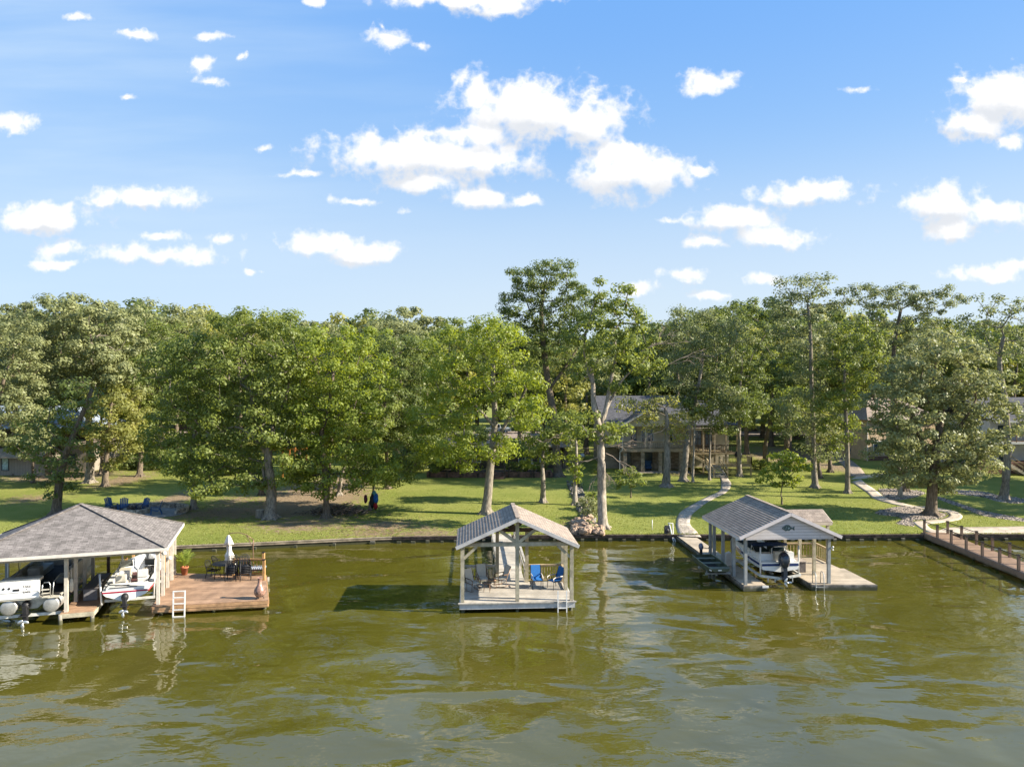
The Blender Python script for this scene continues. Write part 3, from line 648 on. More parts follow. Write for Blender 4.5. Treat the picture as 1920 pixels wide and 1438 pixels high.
T('elm_tree','full bright tree with a smooth straight trunk standing alone behind the middle dock',(912,963),[(917,900),(922,850),(928,790),(925,730),(925,680)],.40,[(885,690,98,78),(925,640,62,42),(830,830,60,46),(930,842,38,26),(800,790,42,32),(967,732,54,52),(850,760,58,52),(875,855,62,28),(905,612,38,24),(990,770,30,30)],'bright',BARKG,113,spacing=1.35,crad=(.7,1.2),forks=[([(924,840,0),(945,800,.3),(965,765,.3),(985,735,.2)],.2,.06),([(927,800,0),(905,775,-.3),(885,755,-.4),(865,748,-.4)],.15,.05)])
T('elm_tree','round grey-green tree on a straight bare trunk between middle dock and rock pile',(1018,942),[(1018,900),(1017,865),(1022,830)],.26,[(1030,825,62,40),(1000,850,30,26),(1065,800,38,30)],'mid',BARKG,114)
T('pine_oak_tree','tallest dark tree with separate leafy heads high above the others',(1046,893),[(1043,850),(1040,790),(1028,720),(1018,640),(1015,580),(1020,530)],.50,[(1020,520,38,34),(1050,505,30,20),(985,545,34,30),(960,575,28,26),(1035,590,60,45),(1000,640,55,40),(1100,590,45,30),(1080,560,28,34),(955,620,26,22),(1060,660,60,40),(975,515,20,16)],'dark',BARK,115,spacing=1.2,per=120,drop=.06,crad=(.7,1.1),forks=[([(1030,730,0),(1065,680,0),(1095,630,.3),(1110,580,.2)],.2,.06),([(1020,650,0),(1000,600,0),(985,560,0)],.16,.05)])
T('sycamore_tree','huge pale forked trunk with bare drooping twigs beside the rock pile',(1130,990),[(1129,930),(1127,870),(1124,815),(1121,795),(1114,760),(1112,720),(1108,690)],.37,
  [(1130,640,66,56),(1180,645,52,46),(1130,590,40,40),(1195,600,24,24),(1085,640,38,45),(1115,560,26,36),(1160,580,22,26),(1210,680,36,26),(1105,800,48,24),(1150,810,26,24),(1170,545,10,16),(1090,690,30,30),(1160,720,24,20)],'mid',BARKP,116,spacing=1.15,per=100,drop=.2,crad=(.55,.95),lsize=.25,forks=[([(1122,805,0),(1134,775,0),(1141,740,.2),(1148,700,.3),(1155,665,.3),(1150,620,0)],.21,.07),([(1136,770,0),(1148,745,.4),(1165,715,.5),(1190,690,.5),(1215,670,.3)],.12,.04),([(1112,720,0),(1100,690,.4),(1095,650,.2),(1105,600,0),(1115,565,0)],.12,.04)],
  dead=[(1136,850,-.3,(.8,-.2,-.5),1.0,.035,5),(1126,855,-.3,(-.8,-.2,-.3),1.1,.035,5),(1138,835,0,(1,0,.1),1.2,.04,4),(1128,870,-.2,(.4,-.3,-.9),.9,.03,5),(1122,845,0,(-1,0,.2),1.1,.035,5),(1128,880,0,(-.6,-.2,-.8),.8,.03,4),(1200,660,0,(1,0,.5),1.8,.05,4),(1240,690,0,(.8,0,.4),1.6,.04,4)])
T('ash_tree','thin split trunk with only a few leaves just left of the huge pale trunk',(1078,947),[(1079,900),(1081,860),(1080,825)],.22,[(1072,875,16,10),(1080,893,10,8),(1075,860,12,8)],'bright',BARKP,117,per=60,crad=(.4,.7),spacing=.7,dead=[(1080,828,0,(-.8,0,.3),1.2,.06,3)])
T('pecan_tree','stout grey trunk with a mass of dead twigs in front of the stone columns',(1249,913),[(1250,870),(1251,830),(1250,795),(1248,765)],.42,[(1205,770,34,18),(1225,750,40,20),(1280,785,26,22),(1240,755,30,16),(1225,790,18,16),(1180,760,26,14),(1268,812,14,14)],'yellow',BARKG,118,per=75,crad=(.6,1.1),spacing=1.15,dead=[(1250,800,-.3,(-.5,-.2,-.2),1.7,.05,5),(1252,790,-.3,(.6,-.2,-.1),1.6,.05,5),(1250,780,-.2,(-.8,-.1,.2),1.7,.05,5),(1255,815,0,(.8,0,-.4),1.4,.04,4)])
T('oak_tree','grey leaning trunk forked near the wooden stairs, dark crown over the house roof',(1281,902),[(1285,860),(1291,815),(1300,770),(1312,710),(1318,660)],.36,[(1310,690,62,50),(1350,640,55,45),(1280,650,48,42),(1330,750,50,42),(1300,600,48,30),(1295,762,26,22),(1350,742,40,26)],'blue',BARKG,119,spacing=1.5,crad=(.9,1.4))
T('ash_tree','thin pale pole-like trunk before the deck stairs',(1299,904),[(1301,850),(1304,800),(1310,760)],.12,[(1312,760,28,30)],'mid',BARKP,120)
T('oak_tree','straight grey trunk at the right end of the wooden deck',(1387,893),[(1386,850),(1385,800),(1388,740),(1392,680)],.26,[(1390,730,55,70),(1400,640,50,60),(1372,795,34,26),(1395,770,40,28),(1420,590,40,28),(1370,590,36,24)],'dark',BARKG,121,spacing=1.5)
T('oak_tree','crooked dark trunk on the bright slope right of the deck',(1435,870),[(1437,830),(1443,790),(1450,740)],.32,[(1445,740,52,50),(1420,780,28,24),(1470,690,50,50),(1440,650,45,50)],'dark',BARK,122,spacing=1.5)
T('oak_tree','tall straight trunk with mottled bark rising above the right boathouse',(1528,914),[(1527,850),(1525,780),(1522,700),(1519,620),(1516,570)],.30,[(1510,540,55,30),(1575,560,32,24),(1480,570,40,30),(1520,640,60,45),(1500,780,48,60),(1550,830,36,34),(1465,600,36,30),(1530,710,48,40)],'blue',BARKG,123,spacing=1.5,crad=(.8,1.3))
T('oak_tree','slim tall trunk nearest the concrete path above the boathouse',(1589,924),[(1588,860),(1586,790),(1585,730),(1583,680)],.24,[(1590,680,55,50),(1570,770,40,45),(1592,770,22,34),(1584,830,22,20),(1610,640,50,40)],'mid',BARKG,124)
T('oak_tree','short trunk in sun behind the tall mottled trunk',(1537,896),[(1537,860),(1538,820)],.22,[(1540,800,36,36)],'yellow',BARK,125)
T('oak_tree','dark trunk beside the gravel path near the beige house',(1557,885),[(1557,850),(1556,810)],.26,[(1560,790,40,40)],'dark',BARK,126)
T('pine_oak_tree','tall flat-topped tree with long crown leaning right above the beige house',None or (1675,880),[(1675,800),(1676,720),(1676,650),(1690,580)],.42,[(1650,560,48,34),(1700,555,55,28),(1755,565,50,26),(1640,620,46,40),(1720,610,42,30),(1680,680,62,50)],'blue',BARK,127,D=86,spacing=1.5)
T('live_oak_tree','broad silvery oak with thick trunk ringed by the path loop and river rock',(1746,966),[(1747,920),(1752,860),(1762,810),(1770,760),(1768,720)],.45,[(1760,700,90,66),(1700,760,76,68),(1830,740,62,56),(1855,790,38,46),(1700,860,66,40),(1790,850,75,58),(1838,835,38,36),(1672,800,34,48),(1740,830,85,60),(1770,650,50,30),(1755,905,50,20),(1890,765,14,22),(1668,890,22,16)],'grey',BARK,128,spacing=1.2,per=130,crad=(.6,1.0),lsize=.24,drop=.1,forks=[([(1752,880,0),(1725,820,0),(1705,770,0)],.22,.08),([(1756,850,0),(1800,800,.3),(1830,750,.3)],.2,.07)])
T('oak_tree','thick straight grey trunk with high open crown before the white house',(1883,937),[(1884,880),(1885,820),(1880,740),(1875,680),(1880,630)],.38,[(1870,575,50,28),(1905,600,40,34),(1835,610,34,30),(1900,655,44,28),(1840,645,34,26),(1930,570,30,26)],'blue',BARKG,129,spacing=1.35,per=70,drop=.2)
T('oak_tree','pale trunk in front of the path bed left of the broad oak',(1688,933),[(1688,900),(1687,860)],.2,[(1690,850,24,24)],'grey',BARKP,130)
T('oak_tree','dark trunk with flared foot at the back of the path bed',(1697,922),[(1696,890),(1694,850)],.36,[(1695,840,26,24)],'dark',BARK,131)
T('oak_tree','small dark trunk behind the broad oak on the right bed',(1789,901),[(1790,870),(1790,830)],.28,[(1790,810,35,30)],'dark',BARK,132)
T('oak_tree','unseen oak added beyond the right edge to shade the right lawn',(2070,905),[(2070,850),(2070,780),(2065,700)],.4,[(2070,700,90,80),(2050,780,70,45)],'mid',BARKG,133)  # stands out of view, added so its shadow reaches the right lawn
T('sapling','young round-leaved sapling just behind the right boathouse roof',(1466,946),[(1466,925),(1467,905),(1468,880)],.06,[(1468,885,38,28),(1440,895,22,14),(1500,870,18,14),(1470,862,30,14)],'bright',BARK,134,spacing=.75,crad=(.4,.7),per=60,lsize=.24,cat='sapling')
T('sapling','small dark sapling on the shaded lawn right of the huge pale trunk',(1183,933),[(1183,920),(1182,905),(1180,890)],.05,[(1180,893,26,20),(1195,900,16,14),(1165,905,14,10)],'mid',BARK,135,spacing=.7,crad=(.35,.6),per=60,lsize=.22,cat='sapling')
# middle-distance trees standing among and behind the houses
T('oak_tree','half seen oak leaning in from the left edge before the grey house',(-25,930),[(-25,880),(-20,820),(-5,760),(10,700)],.34,[(15,700,60,60),(40,770,50,40),(10,800,50,34),(60,830,36,26),(-30,740,60,60),(30,640,50,40)],'grey',BARK,141)
T('oak_tree','young leafy oak between the leaning dark oak and the grey house porch',(62,905),[(64,870),(70,830),(78,790)],.16,[(80,800,46,44),(50,830,34,28),(110,780,40,40)],'mid',BARK,142)
T('oak_tree','slim oak screening the wooden deck roof between stairs and grey trunk',(1330,900),[(1331,860),(1333,810),(1336,770)],.13,[(1336,765,52,30),(1310,745,36,26),(1372,760,34,28),(1350,795,28,16)],'dark',BARKG,143)
T('oak_tree','low spreading oak screening the shaded low house above the timber wall',(862,893),[(862,870),(860,845),(858,820)],.16,[(850,825,48,34),(890,812,30,18),(825,860,30,24),(985,838,34,16)],'mid',BARK,144)
MID = [(1475,840,82,'mid',[(1475,765,46,52)]),(1350,840,92,'mid',[(1352,765,40,26)]),(30,720,78,'grey',[(25,650,62,60),(5,720,50,60),(40,610,40,30),(60,780,40,24)]),(262,800,88,'grey',[(260,660,70,80),(270,600,55,36)]),(330,800,92,'grey',[(330,640,62,60),(340,600,45,28)]),
 (560,800,84,'mid',[(560,640,55,40),(530,610,45,24)]),(450,790,90,'yellow',[(440,620,60,38)]),(670,830,84,'bright',[(670,690,62,75),(700,640,40,30)]),(745,830,92,'grey',[(740,650,60,60),(745,610,40,30)]),
 (800,830,86,'mid',[(800,720,45,60),(790,660,40,40)]),(1060,840,84,'yellow',[(1060,740,45,50),(1070,680,35,30)]),(975,840,86,'mid',[(985,720,45,60)]),(1215,820,95,'dark',[(1220,680,40,60),(1230,630,30,25)]),
 (1270,790,96,'dark',[(1270,640,45,45),(1290,600,40,25)]),(1340,790,97,'dark',[(1345,650,55,60),(1355,600,40,26)]),(1640,820,96,'mid',[(1625,690,45,50)]),(1550,800,98,'yellow',[(1552,690,46,60)]),
 (1480,800,96,'mid',[(1475,710,50,55)]),(1830,820,97,'blue',[(1835,690,36,40)]),(1900,800,98,'dark',[(1905,690,40,40)]),(1400,820,98,'mid',[(1405,720,50,60)]),(120,790,92,'mid',[(110,640,60,50)]),
 (620,820,96,'grey',[(610,650,50,50)]),(225,840,90,'mid',[(235,760,50,50),(250,830,40,30)]),(420,850,88,'dark',[(420,790,60,60),(390,840,40,30)]),(300,850,96,'dark',[(295,760,50,45)]),(700,850,90,'dark',[(700,790,50,50)]),(770,850,88,'mid',[(775,800,40,50),(790,850,34,26)]),(1000,820,100,'dark',[(1000,690,50,60)]),(1100,830,98,'dark',[(1100,740,50,60)]),(1640,820,100,'dark',[(1640,680,50,50)]),(880,810,100,'mid',[(870,650,60,60)])]
LMK = [(20,'the leaning tree at the left edge'),(90,'the grey house roof'),(150,'the large pale forked oak'),(240,'the fire pit chairs'),(300,'the left driveway'),(360,'the bare-stemmed thin trunk'),(440,'the left end of the play frame'),(500,'the lichen spotted trunk'),(560,'the play frame'),(620,'the brush pile'),(700,'the blue and red bundle'),(760,'the left end of the planter wall'),(830,'the shaded low house'),(900,'the parked pickup'),(975,'the white framed window'),(1060,'the thin split trunk'),(1110,'the huge pale trunk'),(1215,'the house gable'),(1270,'the dead twigs before the columns'),(1340,'the wooden deck'),(1400,'the bright slope beside the deck'),(1475,'the young sapling'),(1555,'the gravel path'),(1640,'the beige house'),(1700,'the broad oak left side'),(1830,'the broad oak right side'),(1900,'the white house roof')]
CW = {'grey':'silvery','mid':'mid green','bright':'lime green','yellow':'yellowish','dark':'dark green','blue':'blue-green'}; seenl = set()
for i, (px, py, D, lf, bl) in enumerate(MID):
    for lm_ in sorted(LMK, key=lambda q: abs(q[0]-bl[0][0])):
        lab = '%s tree standing well back behind %s' % (CW[lf], lm_[1])
        if lab not in seenl: break
    seenl.add(lab)
    T('oak_tree',lab,(px,py),[(px,py-60),(bl[0][0],bl[0][1])],.33,bl,lf,BARK,200+i,D=D,spacing=1.75,per=120,crad=(.9,1.5),lsize=.36,drop=.1,limbmin=.06)
# far rows: five kinds, copied
def generic(i, leaf, h, w_):
    bl = [((0,0,h*.66),(w_*.5,w_*.5,h*.26)),((w_*.28,0,h*.5),(w_*.34,w_*.34,h*.2)),((-w_*.3,.5,h*.52),(w_*.33,w_*.33,h*.2)),((.3,-w_*.25,h*.8),(w_*.3,w_*.3,h*.15)),((0,w_*.2,h*.4),(w_*.4,w_*.35,h*.14))]
    o = make_tree('forest_tree','tree of the wooded rows behind the street, crown merging with its neighbours','tree',[(0,0,0),(.2,0,h*.25),(-.1,.1,h*.5),(0,0,h*.75)],[.35,.28,.2,.1],bl,leaf,BARK,300+i,lsize=.48,spacing=2.0,per=120,crad=(1.0,1.7),group='wooded rows behind the street',limbmin=.08)
    return o
GT = [generic(0,'dark',16,10), generic(1,'grey',17,11), generic(2,'mid',15,10), generic(3,'yellow',15,9), generic(4,'dark',18,9)]
used = [False]*5
TOPS = [(-200,570),(0,572),(60,575),(110,562),(180,572),(250,556),(300,566),(350,576),(430,578),(500,590),(560,586),(620,602),(660,598),(690,584),(745,572),(790,585),(825,592),(850,610),(900,612),(960,610),(1060,615),(1150,612),(1230,608),(1270,592),(1310,574),(1350,570),(1400,566),(1460,560),(1600,575),(1700,590),(1820,600),(1920,590),(2100,590)]
rb = random.Random(5)
for row, (D, dpx, tz) in enumerate(((104,92,.86),(118,70,.95),(140,58,1.0),(165,52,.97))):
    px = -260 + row*17
    if row == 0: pass
    while px < 2200:
        Dq = D + rb.uniform(-4, 5); top = float(np.interp(px, [a for a, b in TOPS], [b for a, b in TOPS])) + rb.uniform(-4, 10)
        X = (px-CX)*Dq/F; g = terr(X, Dq); h = (H - (top-CY)*Dq/F - g)*tz
        if not (row == 0 and 880 < px < 960) and not (row == 0 and (1150 < px < 1400)):
            k = rb.randrange(5); hk = (16,17,15,15,18)[k]*.97; s = h/hk
            sx = s*rb.uniform(.85, 1.15)
            if not used[k]: o = GT[k]; o.location = (X, Dq, g-.1); o.rotation_euler = (0,0,rb.random()*6); o.scale = (sx, sx, s); used[k] = True
            else: dup(GT[k], (X, Dq, g-.1), rb.random()*6, scale=(sx, sx, s))
        px += dpx*rb.uniform(.8, 1.2)

for (px, D, s) in ((2230,60,.9),(2140,72,1.0),(2380,66,1.0),(2290,80,1.05)):  # unseen extra trees past the right edge, added only to cast shade
    X = W_ = (px-CX)*D/F; dup(GT[2], (X, D, terr(X, D)-.1), px*.01, 'unseen broad tree added out of frame to shade the right lawn', 'unseen shade trees added beyond the right edge', scale=s)
# ================================================================ SHARED BUILDERS
def boards(mb, A, B, C, D_, n, th=.035, gap=.008):
    """n boards running A->B, stacked towards D_->C (top surface)"""
    A, B, C, D_ = map(Vector, (A, B, C, D_)); 
    w = (D_-A).length/n
    for i in range(n):
        u0 = (i + gap/w/2)/n; u1 = (i+1 - gap/w/2)/n; dz = random.uniform(-.002, .002)
        p = [A.lerp(D_, u0), B.lerp(C, u0), B.lerp(C, u1), A.lerp(D_, u1)]
        vs = [q + Vector((0,0,dz-th)) for q in p] + [q + Vector((0,0,dz)) for q in p]
        mb.add(vs, [(0,3,2,1),(4,5,6,7),(0,1,5,4),(1,2,6,5),(2,3,7,6),(3,0,4,7)])
def courses(mb, e0, e1, r1, r0, n, th=.022, under=.05):
    """stepped shingle courses from eave e0-e1 up to ridge r0-r1 plus a sheathing slab"""
    e0, e1, r1, r0 = map(Vector, (e0, e1, r1, r0)); nrm = (e1-e0).cross(r0-e0).normalized()
    if nrm.z < 0: nrm = -nrm
    for i in range(n):
        u0 = i/n; u1 = min(1, (i+1.02)/n)
        a, b, c, d = e0.lerp(r0, u0), e1.lerp(r1, u0), e1.lerp(r1, u1), e0.lerp(r0, u1)
        lo = nrm*th; hi = nrm*.002
        vs = [a, b, c, d, a+lo, b+lo, c+hi, d+hi]
        mb.add(vs, [(4,5,6,7),(0,1,5,4),(1,2,6,5),(3,0,4,7)])
    mb.add([p-nrm*.004 for p in (e0,e1,r1,r0)] + [p-nrm*under for p in (e0,e1,r1,r0)], [(0,1,2,3),(4,7,6,5),(0,4,5,1),(1,5,6,2),(2,6,7,3),(3,7,4,0)])
def railing(mb, a, b, h=.92, sp=.13, pw=.09, posts=True, bal=.035):
    a, b = Vector(a), Vector(b); d = b-a; L = d.length; up = Vector((0,0,1))
    mb.beam(a+up*h, b+up*h, .12, .04); mb.beam(a+up*(h-.06), b+up*(h-.06), .04, .08); mb.beam(a+up*.1, b+up*.1, .04, .07)
    k = int(L/sp)
    for i in range(1, k): p = a.lerp(b, i/k); mb.beam(p+up*.08, p+up*(h-.04), bal, bal)
    if posts:
        for p in (a, b): mb.beam(p, p+up*(h+.06), pw, pw)
def hull(mb, st, n=7):
    """stations: (y, halfbeam, keel z, chine half, chine z, sheer z); lofted boat hull, open top"""
    vs = []; W = 7
    for (y, hb, kz, ch, cz, sz) in st:
        vs += [(-hb, y, sz), (-(hb*.97), y, (sz+cz)/2), (-ch, y, cz), (0, y, kz), (ch, y, cz), (hb*.97, y, (sz+cz)/2), (hb, y, sz)]
    fs = [(i*W+k, i*W+k+1, (i+1)*W+k+1, (i+1)*W+k) for i in range(len(st)-1) for k in range(W-1)]
    fs.append(tuple(range(W))); fs.append(tuple(reversed(range((len(st)-1)*W, len(st)*W))))
    mb.add(vs, fs); return mb
def outboard(name_parent, fr, x, y, z, s=1.0, m=MOTOR, leg=1.0):
    o = MB(fr); 
    o.ball((x, y-.16*s, z+.30*s), .23*s, .32*s, .36*s, 14, 10)
    c = o.build('engine_cowl', m, name_parent)
    q = MB(fr); q.prism([(x-.09*s, y-.05*s, z), (x-.09*s, y-.32*s, z), (x-.07*s, y-.28*s, z-.75*s*leg), (x-.07*s, y-.08*s, z-.75*s*leg)], (.17*s, 0, 0))
    q.cbox((x, y-.25*s, z-.55*s*leg), .3*s, .42*s, .02*s); q.ball((x, y-.2*s, z-.78*s*leg), .07*s, .26*s, .08*s)
    q.build('lower_unit', m, name_parent)
    r = MB(fr)
    for k in range(3):
        a = k*2*PI/3; r.ball((x+math.cos(a)*.11*s, y-.46*s, z-.78*s*leg+math.sin(a)*.11*s), .06*s, .03*s, .11*s, 8, 6, Matrix.Rotation(a-PI/2, 3, 'Y'))
    r.ball((x, y-.46*s, z-.78*s*leg), .05*s, .09*s, .05*s); r.build('propeller', METAL, name_parent)
def sterndrive(parent, fr, x, y, z, s=1.0):
    o = MB(fr); o.ball((x, y-.12, z-.02), .17*s, .2*s, .2*s, 12, 8); o.prism([(x-.08*s,y,z),(x-.08*s,y-.38*s,z),(x-.06*s,y-.34*s,z-.62*s),(x-.06*s,y-.10*s,z-.62*s)], (.15*s,0,0))
    o.cbox((x, y-.28*s, z-.38*s), .34*s, .46*s, .025); o.ball((x, y-.24*s, z-.66*s), .08*s, .28*s, .09*s); d = o.build('stern_drive', BLACKM, parent)
    r = MB(fr)
    for k in range(3):
        a = k*2*PI/3+.4; r.ball((x+math.cos(a)*.12*s, y-.52*s, z-.66*s+math.sin(a)*.12*s), .07*s, .03*s, .12*s, 8, 6, Matrix.Rotation(a-PI/2, 3, 'Y'))
    r.ball((x, y-.5*s, z-.66*s), .05*s, .1*s, .05*s); r.build('propeller', METAL, parent)
def sling_chair(name, label, cat, m, group, rocker=False):
    t = thing(name, label, cat, (0,0,0), group)
    s = MB(); s.cbox((0,.02,.42), .5, .5, .025, rx=.06); s.build('seat', m, t)
    b = MB(); b.cbox((0,.38,.74), .5, .03, .68, rx=-.32); b.build('backrest', m, t)
    for sx in (-.27, .27):
        f = MB(); f.tube([(sx,-.26,.40),(sx,.25,.43),(sx,.50,1.06)], .022, 6)
        f.build('side_frame', BRONZE if m is SLING else BLACKM, t)
        a = MB(); a.tube([(sx,-.24,.42),(sx,-.26,.58),(sx,-.12,.64),(sx,.33,.64)], .026, 6); a.build('armrest', TRIM if m is BLUEF else BRONZE, t)
        if rocker:
            g = MB(); g.tube([(sx,-.36,.09),(sx,-.15,.02),(sx,.15,.02),(sx,.40,.10)], .016, 6); g.tube([(sx,-.2,.03),(sx,-.22,.42)], .014, 6); g.tube([(sx,.2,.03),(sx,.22,.42)], .014, 6); g.build('rocker', BRONZE, t)
        else:
            for yy_, y2 in ((-.24,-.27),(.22,.30)):
                g = MB(); g.tube([(sx,yy_,.42),(sx*1.03,y2,0)], .016, 6); g.build('leg', BLACKM, t)
    return t
def small_table(name, label, m, r=.25, h=.45, group=None):
    t = thing(name, label, 'table', (0,0,0), group)
    a = MB(); a.lathe((0,0,h-.03), [(.001,0),(r,0),(r,.03),(.001,.03)], 16); a.build('table_top', m, t)
    for k in range(4):
        b = MB(); c = math.cos(k*PI/2+.78); s = math.sin(k*PI/2+.78); b.tube([(c*r*.7,s*r*.7,h-.03),(c*r*.9,s*r*.9,0)], .014, 6); b.build('leg', BRONZE, t)
    return t

# ================================================================ BULKHEAD (retaining wall along the shore)
def bulkhead(label, px0, px1, ptop, z0, z1, capm, wallm, pilesp, pilem, name='bulkhead', cap=.22, out=.03):
    X0, X1 = px0, px1; n = max(2, int((X1-X0)/1.5)); base = thing(name, label, 'retaining wall', ((X0+X1)/2, shoreY((X0+X1)/2), 0))
    mbw = MB(); mbc = MB()
    for i in range(n):
        a = X0+(X1-X0)*i/n; b = X0+(X1-X0)*(i+1)/n; ya, yb = shoreY(a)-out, shoreY(b)-out
        mbw.add([(a,ya,-.7),(b,yb,-.7),(b,yb,z1),(a,ya,z1),(a,ya+.08,-.7),(b,yb+.08,-.7),(b,yb+.08,z1),(a,ya+.08,z1)], [(0,1,2,3),(4,7,6,5),(3,2,6,7),(0,3,7,4),(1,5,6,2)])
        mbc.add([(a,ya-.10,z1),(b,yb-.10,z1),(b,yb+cap-.1,z1),(a,ya+cap-.1,z1),(a,ya-.10,z1+.05),(b,yb-.10,z1+.05),(b,yb+cap-.1,z1+.05),(a,ya+cap-.1,z1+.05)], [(0,3,2,1),(4,5,6,7),(0,1,5,4),(2,3,7,6),(0,4,7,3),(1,2,6,5)])
        mbc.add([(a,ya-.07,z1-.14),(b,yb-.07,z1-.14),(b,yb-.003,z1-.14),(a,ya-.003,z1-.14),(a,ya-.07,z1-.02),(b,yb-.07,z1-.02),(b,yb-.003,z1-.02),(a,ya-.003,z1-.02)], [(0,3,2,1),(4,5,6,7),(0,1,5,4),(2,3,7,6)])
    mbw.build('wall_boards', wallm, base); mbc.build('cap_board', capm, base)
    k = int((X1-X0)/pilesp)
    for i in range(k+1):
        x = X0 + (X1-X0)*(i+.5)/(k+1); y = shoreY(x)-out; p = MB(); p.box(x-.12+random.uniform(-.06,.06), x+.12+random.uniform(-.06,.06), y-.2, y-.085, -.6, z1-.22+random.uniform(-.05,.03)); p.build('pile', pilem, base)
PILE = mat('pile_wood', (.25,.225,.19), .85, .25, 3, stain=True)
GREYW = mat('grey_cap_timber', (.33,.27,.19), .85, .25, 1.5, .4, 15)
bulkhead('low timber bulkhead with pale plank cap curving behind the left boathouse deck', -75, float(G(735,1007,.4).x), 0, 0, .40, GREYW, WOODB, 2.6, PILE)
bulkhead('dark timber bulkhead with close stub piles from the middle dock walkway to the red walkway', float(G(735,1007,.4).x)+.02, float(G(1755,1002,.4).x), 0, 0, .40, WOODB, WOODB, 1.0, PILE)
bulkhead('dark bulkhead under the concrete slab right of the red walkway', float(G(1755,1002,.4).x)+.02, 80, 0, 0, .40, WOODB, WOODB, 1.4, PILE)

RAILB = mat('tan_railing', (.44,.34,.20), .7, .15, 3, .2, 20, island=.1)
# ================================================================ MIDDLE DOCK
fm = frame(.26, 35.0, math.radians(3.5)); ZD = .5
md = thing('covered_dock', 'small open timber dock with grey gable roof on king post trusses', 'dock', tuple(fm((0,0,0))))
mb = MB(fm); boards(mb, (-2.78,-.12,ZD), (2.78,-.12,ZD), (2.78,3.5,ZD), (-2.78,3.5,ZD), 25); mb.build('deck_boards', WOODD, md)
mb = MB(fm); mb.box(-2.84,2.84,-.19,-.135,ZD-.30,ZD-.045); mb.box(-2.84,-2.785,-.13,3.5,ZD-.28,ZD-.04); mb.box(2.785,2.84,-.13,3.5,ZD-.28,ZD-.04); mb.box(-2.78,2.78,3.51,3.56,ZD-.28,ZD-.04); mb.build('fascia_board', mat('pale_grey_fascia', (.50,.50,.49), .8, .12, 2.5, .3, 20), md)
mb = MB(fm); mb.box(-2.9,2.9,-.26,-.125,ZD-.04,ZD+.012); mb.build('edge_cap', WOODG, md)
for i, (x, y) in enumerate([(-2.7,0),(0,0),(2.7,0),(-2.7,1.8),(2.65,1.8),(-2.7,3.4),(2.7,3.4),(-.85,3.4),(.75,3.4)]):
    mb = MB(fm); top = 3.22 if y != 0 or x == 0 else 3.22; mb.box(x-.09,x+.09,y-.082,y+.082,ZD+.013,top); mb.build('post', WOODY, md)
for x in (-2.66, 0, 2.66):
    for y in (.02, 3.3): mb = MB(fm); mb.tube([(x,y,-1),(x,y,ZD-.31 if y < 1 else ZD-.1)], .09, 8); mb.build('pile', PILE, md)
mb = MB(fm); mb.box(-2.78,2.78,-.085,.085,3.225,3.41); mb.build('tie_beam', WOODY, md)
mb = MB(fm); mb.box(-2.78,2.78,3.31,3.49,3.225,3.41); mb.build('tie_beam', WOODB, md)
for y, wm in ((0, WOODY), (3.4, WOODB)):
    mb = MB(fm); mb.box(-.09,.09,y-.07,y+.07,3.412,4.5); mb.build('king_post', wm, md)
    for sx in (-1, 1):
        mb = MB(fm); mb.beam((sx*.1,y,3.44), (sx*.95,y,4.06), .15, .15); mb.build('brace', wm, md)
        mb = MB(fm); mb.beam((sx*2.62,y,2.65), (sx*2.0,y,3.22), .12, .13); mb.build('brace', wm, md)
for sx in (-1, 1):
    mb = MB(fm); mb.box(sx*2.7-.06,sx*2.7+.06,.09,3.3,3.23,3.40); mb.build('side_beam', WOODY, md)
RZ, EZ, RW = 4.68, 3.34, 2.98
mb = MB(fm); courses(mb, (-RW,-.42,EZ), (-RW,3.75,EZ), (0,3.75,RZ), (0,-.42,RZ), 20, .02)
courses(mb, (RW,3.75,EZ), (RW,-.42,EZ), (0,-.42,RZ), (0,3.75,RZ), 20, .012)
mb.beam((0,-.43,RZ+.02), (0,3.76,RZ+.02), .2, .04); mb.build('roof', SHINGB, md)
for sx in (-1, 1):
    mb = MB(fm); mb.beam((sx*(RW+.03),-.44,EZ-.10), (sx*.0,-.44,RZ-.085), .035, .17); mb.build('rake_board', mat('grey_rake', (.50,.48,.46), .7, .1, 3), md)
    mb = MB(fm); mb.box(sx*RW-.02,sx*RW+.02,-.42,3.75,EZ-.16,EZ-.02); mb.build('eave_board', TRIM, md)
for a, b in (((-2.6,3.42,ZD),(-.92,3.42,ZD)), ((.83,3.42,ZD),(2.62,3.42,ZD)), ((2.66,3.33,ZD),(2.66,1.88,ZD))):
    mb = MB(fm); railing(mb, a, b, posts=False, sp=.14); mb.build('railing', RAILB if a[0] > 0 else WOODG, md)
# walkway back to the shore
mb = MB(fm); boards(mb, (-.72,3.57,ZD-.05), (.62,3.57,ZD-.05), (.62,16.0,ZD-.04), (-.72,16.0,ZD-.04), 22); mb.build('walkway_boards', WOODD, md)
mb = MB(fm); mb.box(-.76,-.70,3.57,15.9,.16,.40); mb.box(.60,.66,3.57,15.9,.16,.40); mb.build('walkway_stringer', WOODG, md)
for sx, xx in ((-1,-.80),(1,.70)):
    for y in (4.2, 7.2, 10.2, 13.2):
        mb = MB(fm); mb.box(xx-.05,xx+.05,y-.05,y+.05,-.8,1.42); mb.build('walkway_post', WOODY if sx < 0 else WOODG, md)
    mb = MB(fm); mb.beam((xx,3.6,1.45),(xx,13.4,1.45),.12,.05); mb.beam((xx,3.6,.95),(xx,13.4,.95),.04,.12); mb.build('handrail', WOODG, md)
mb = MB(fm)
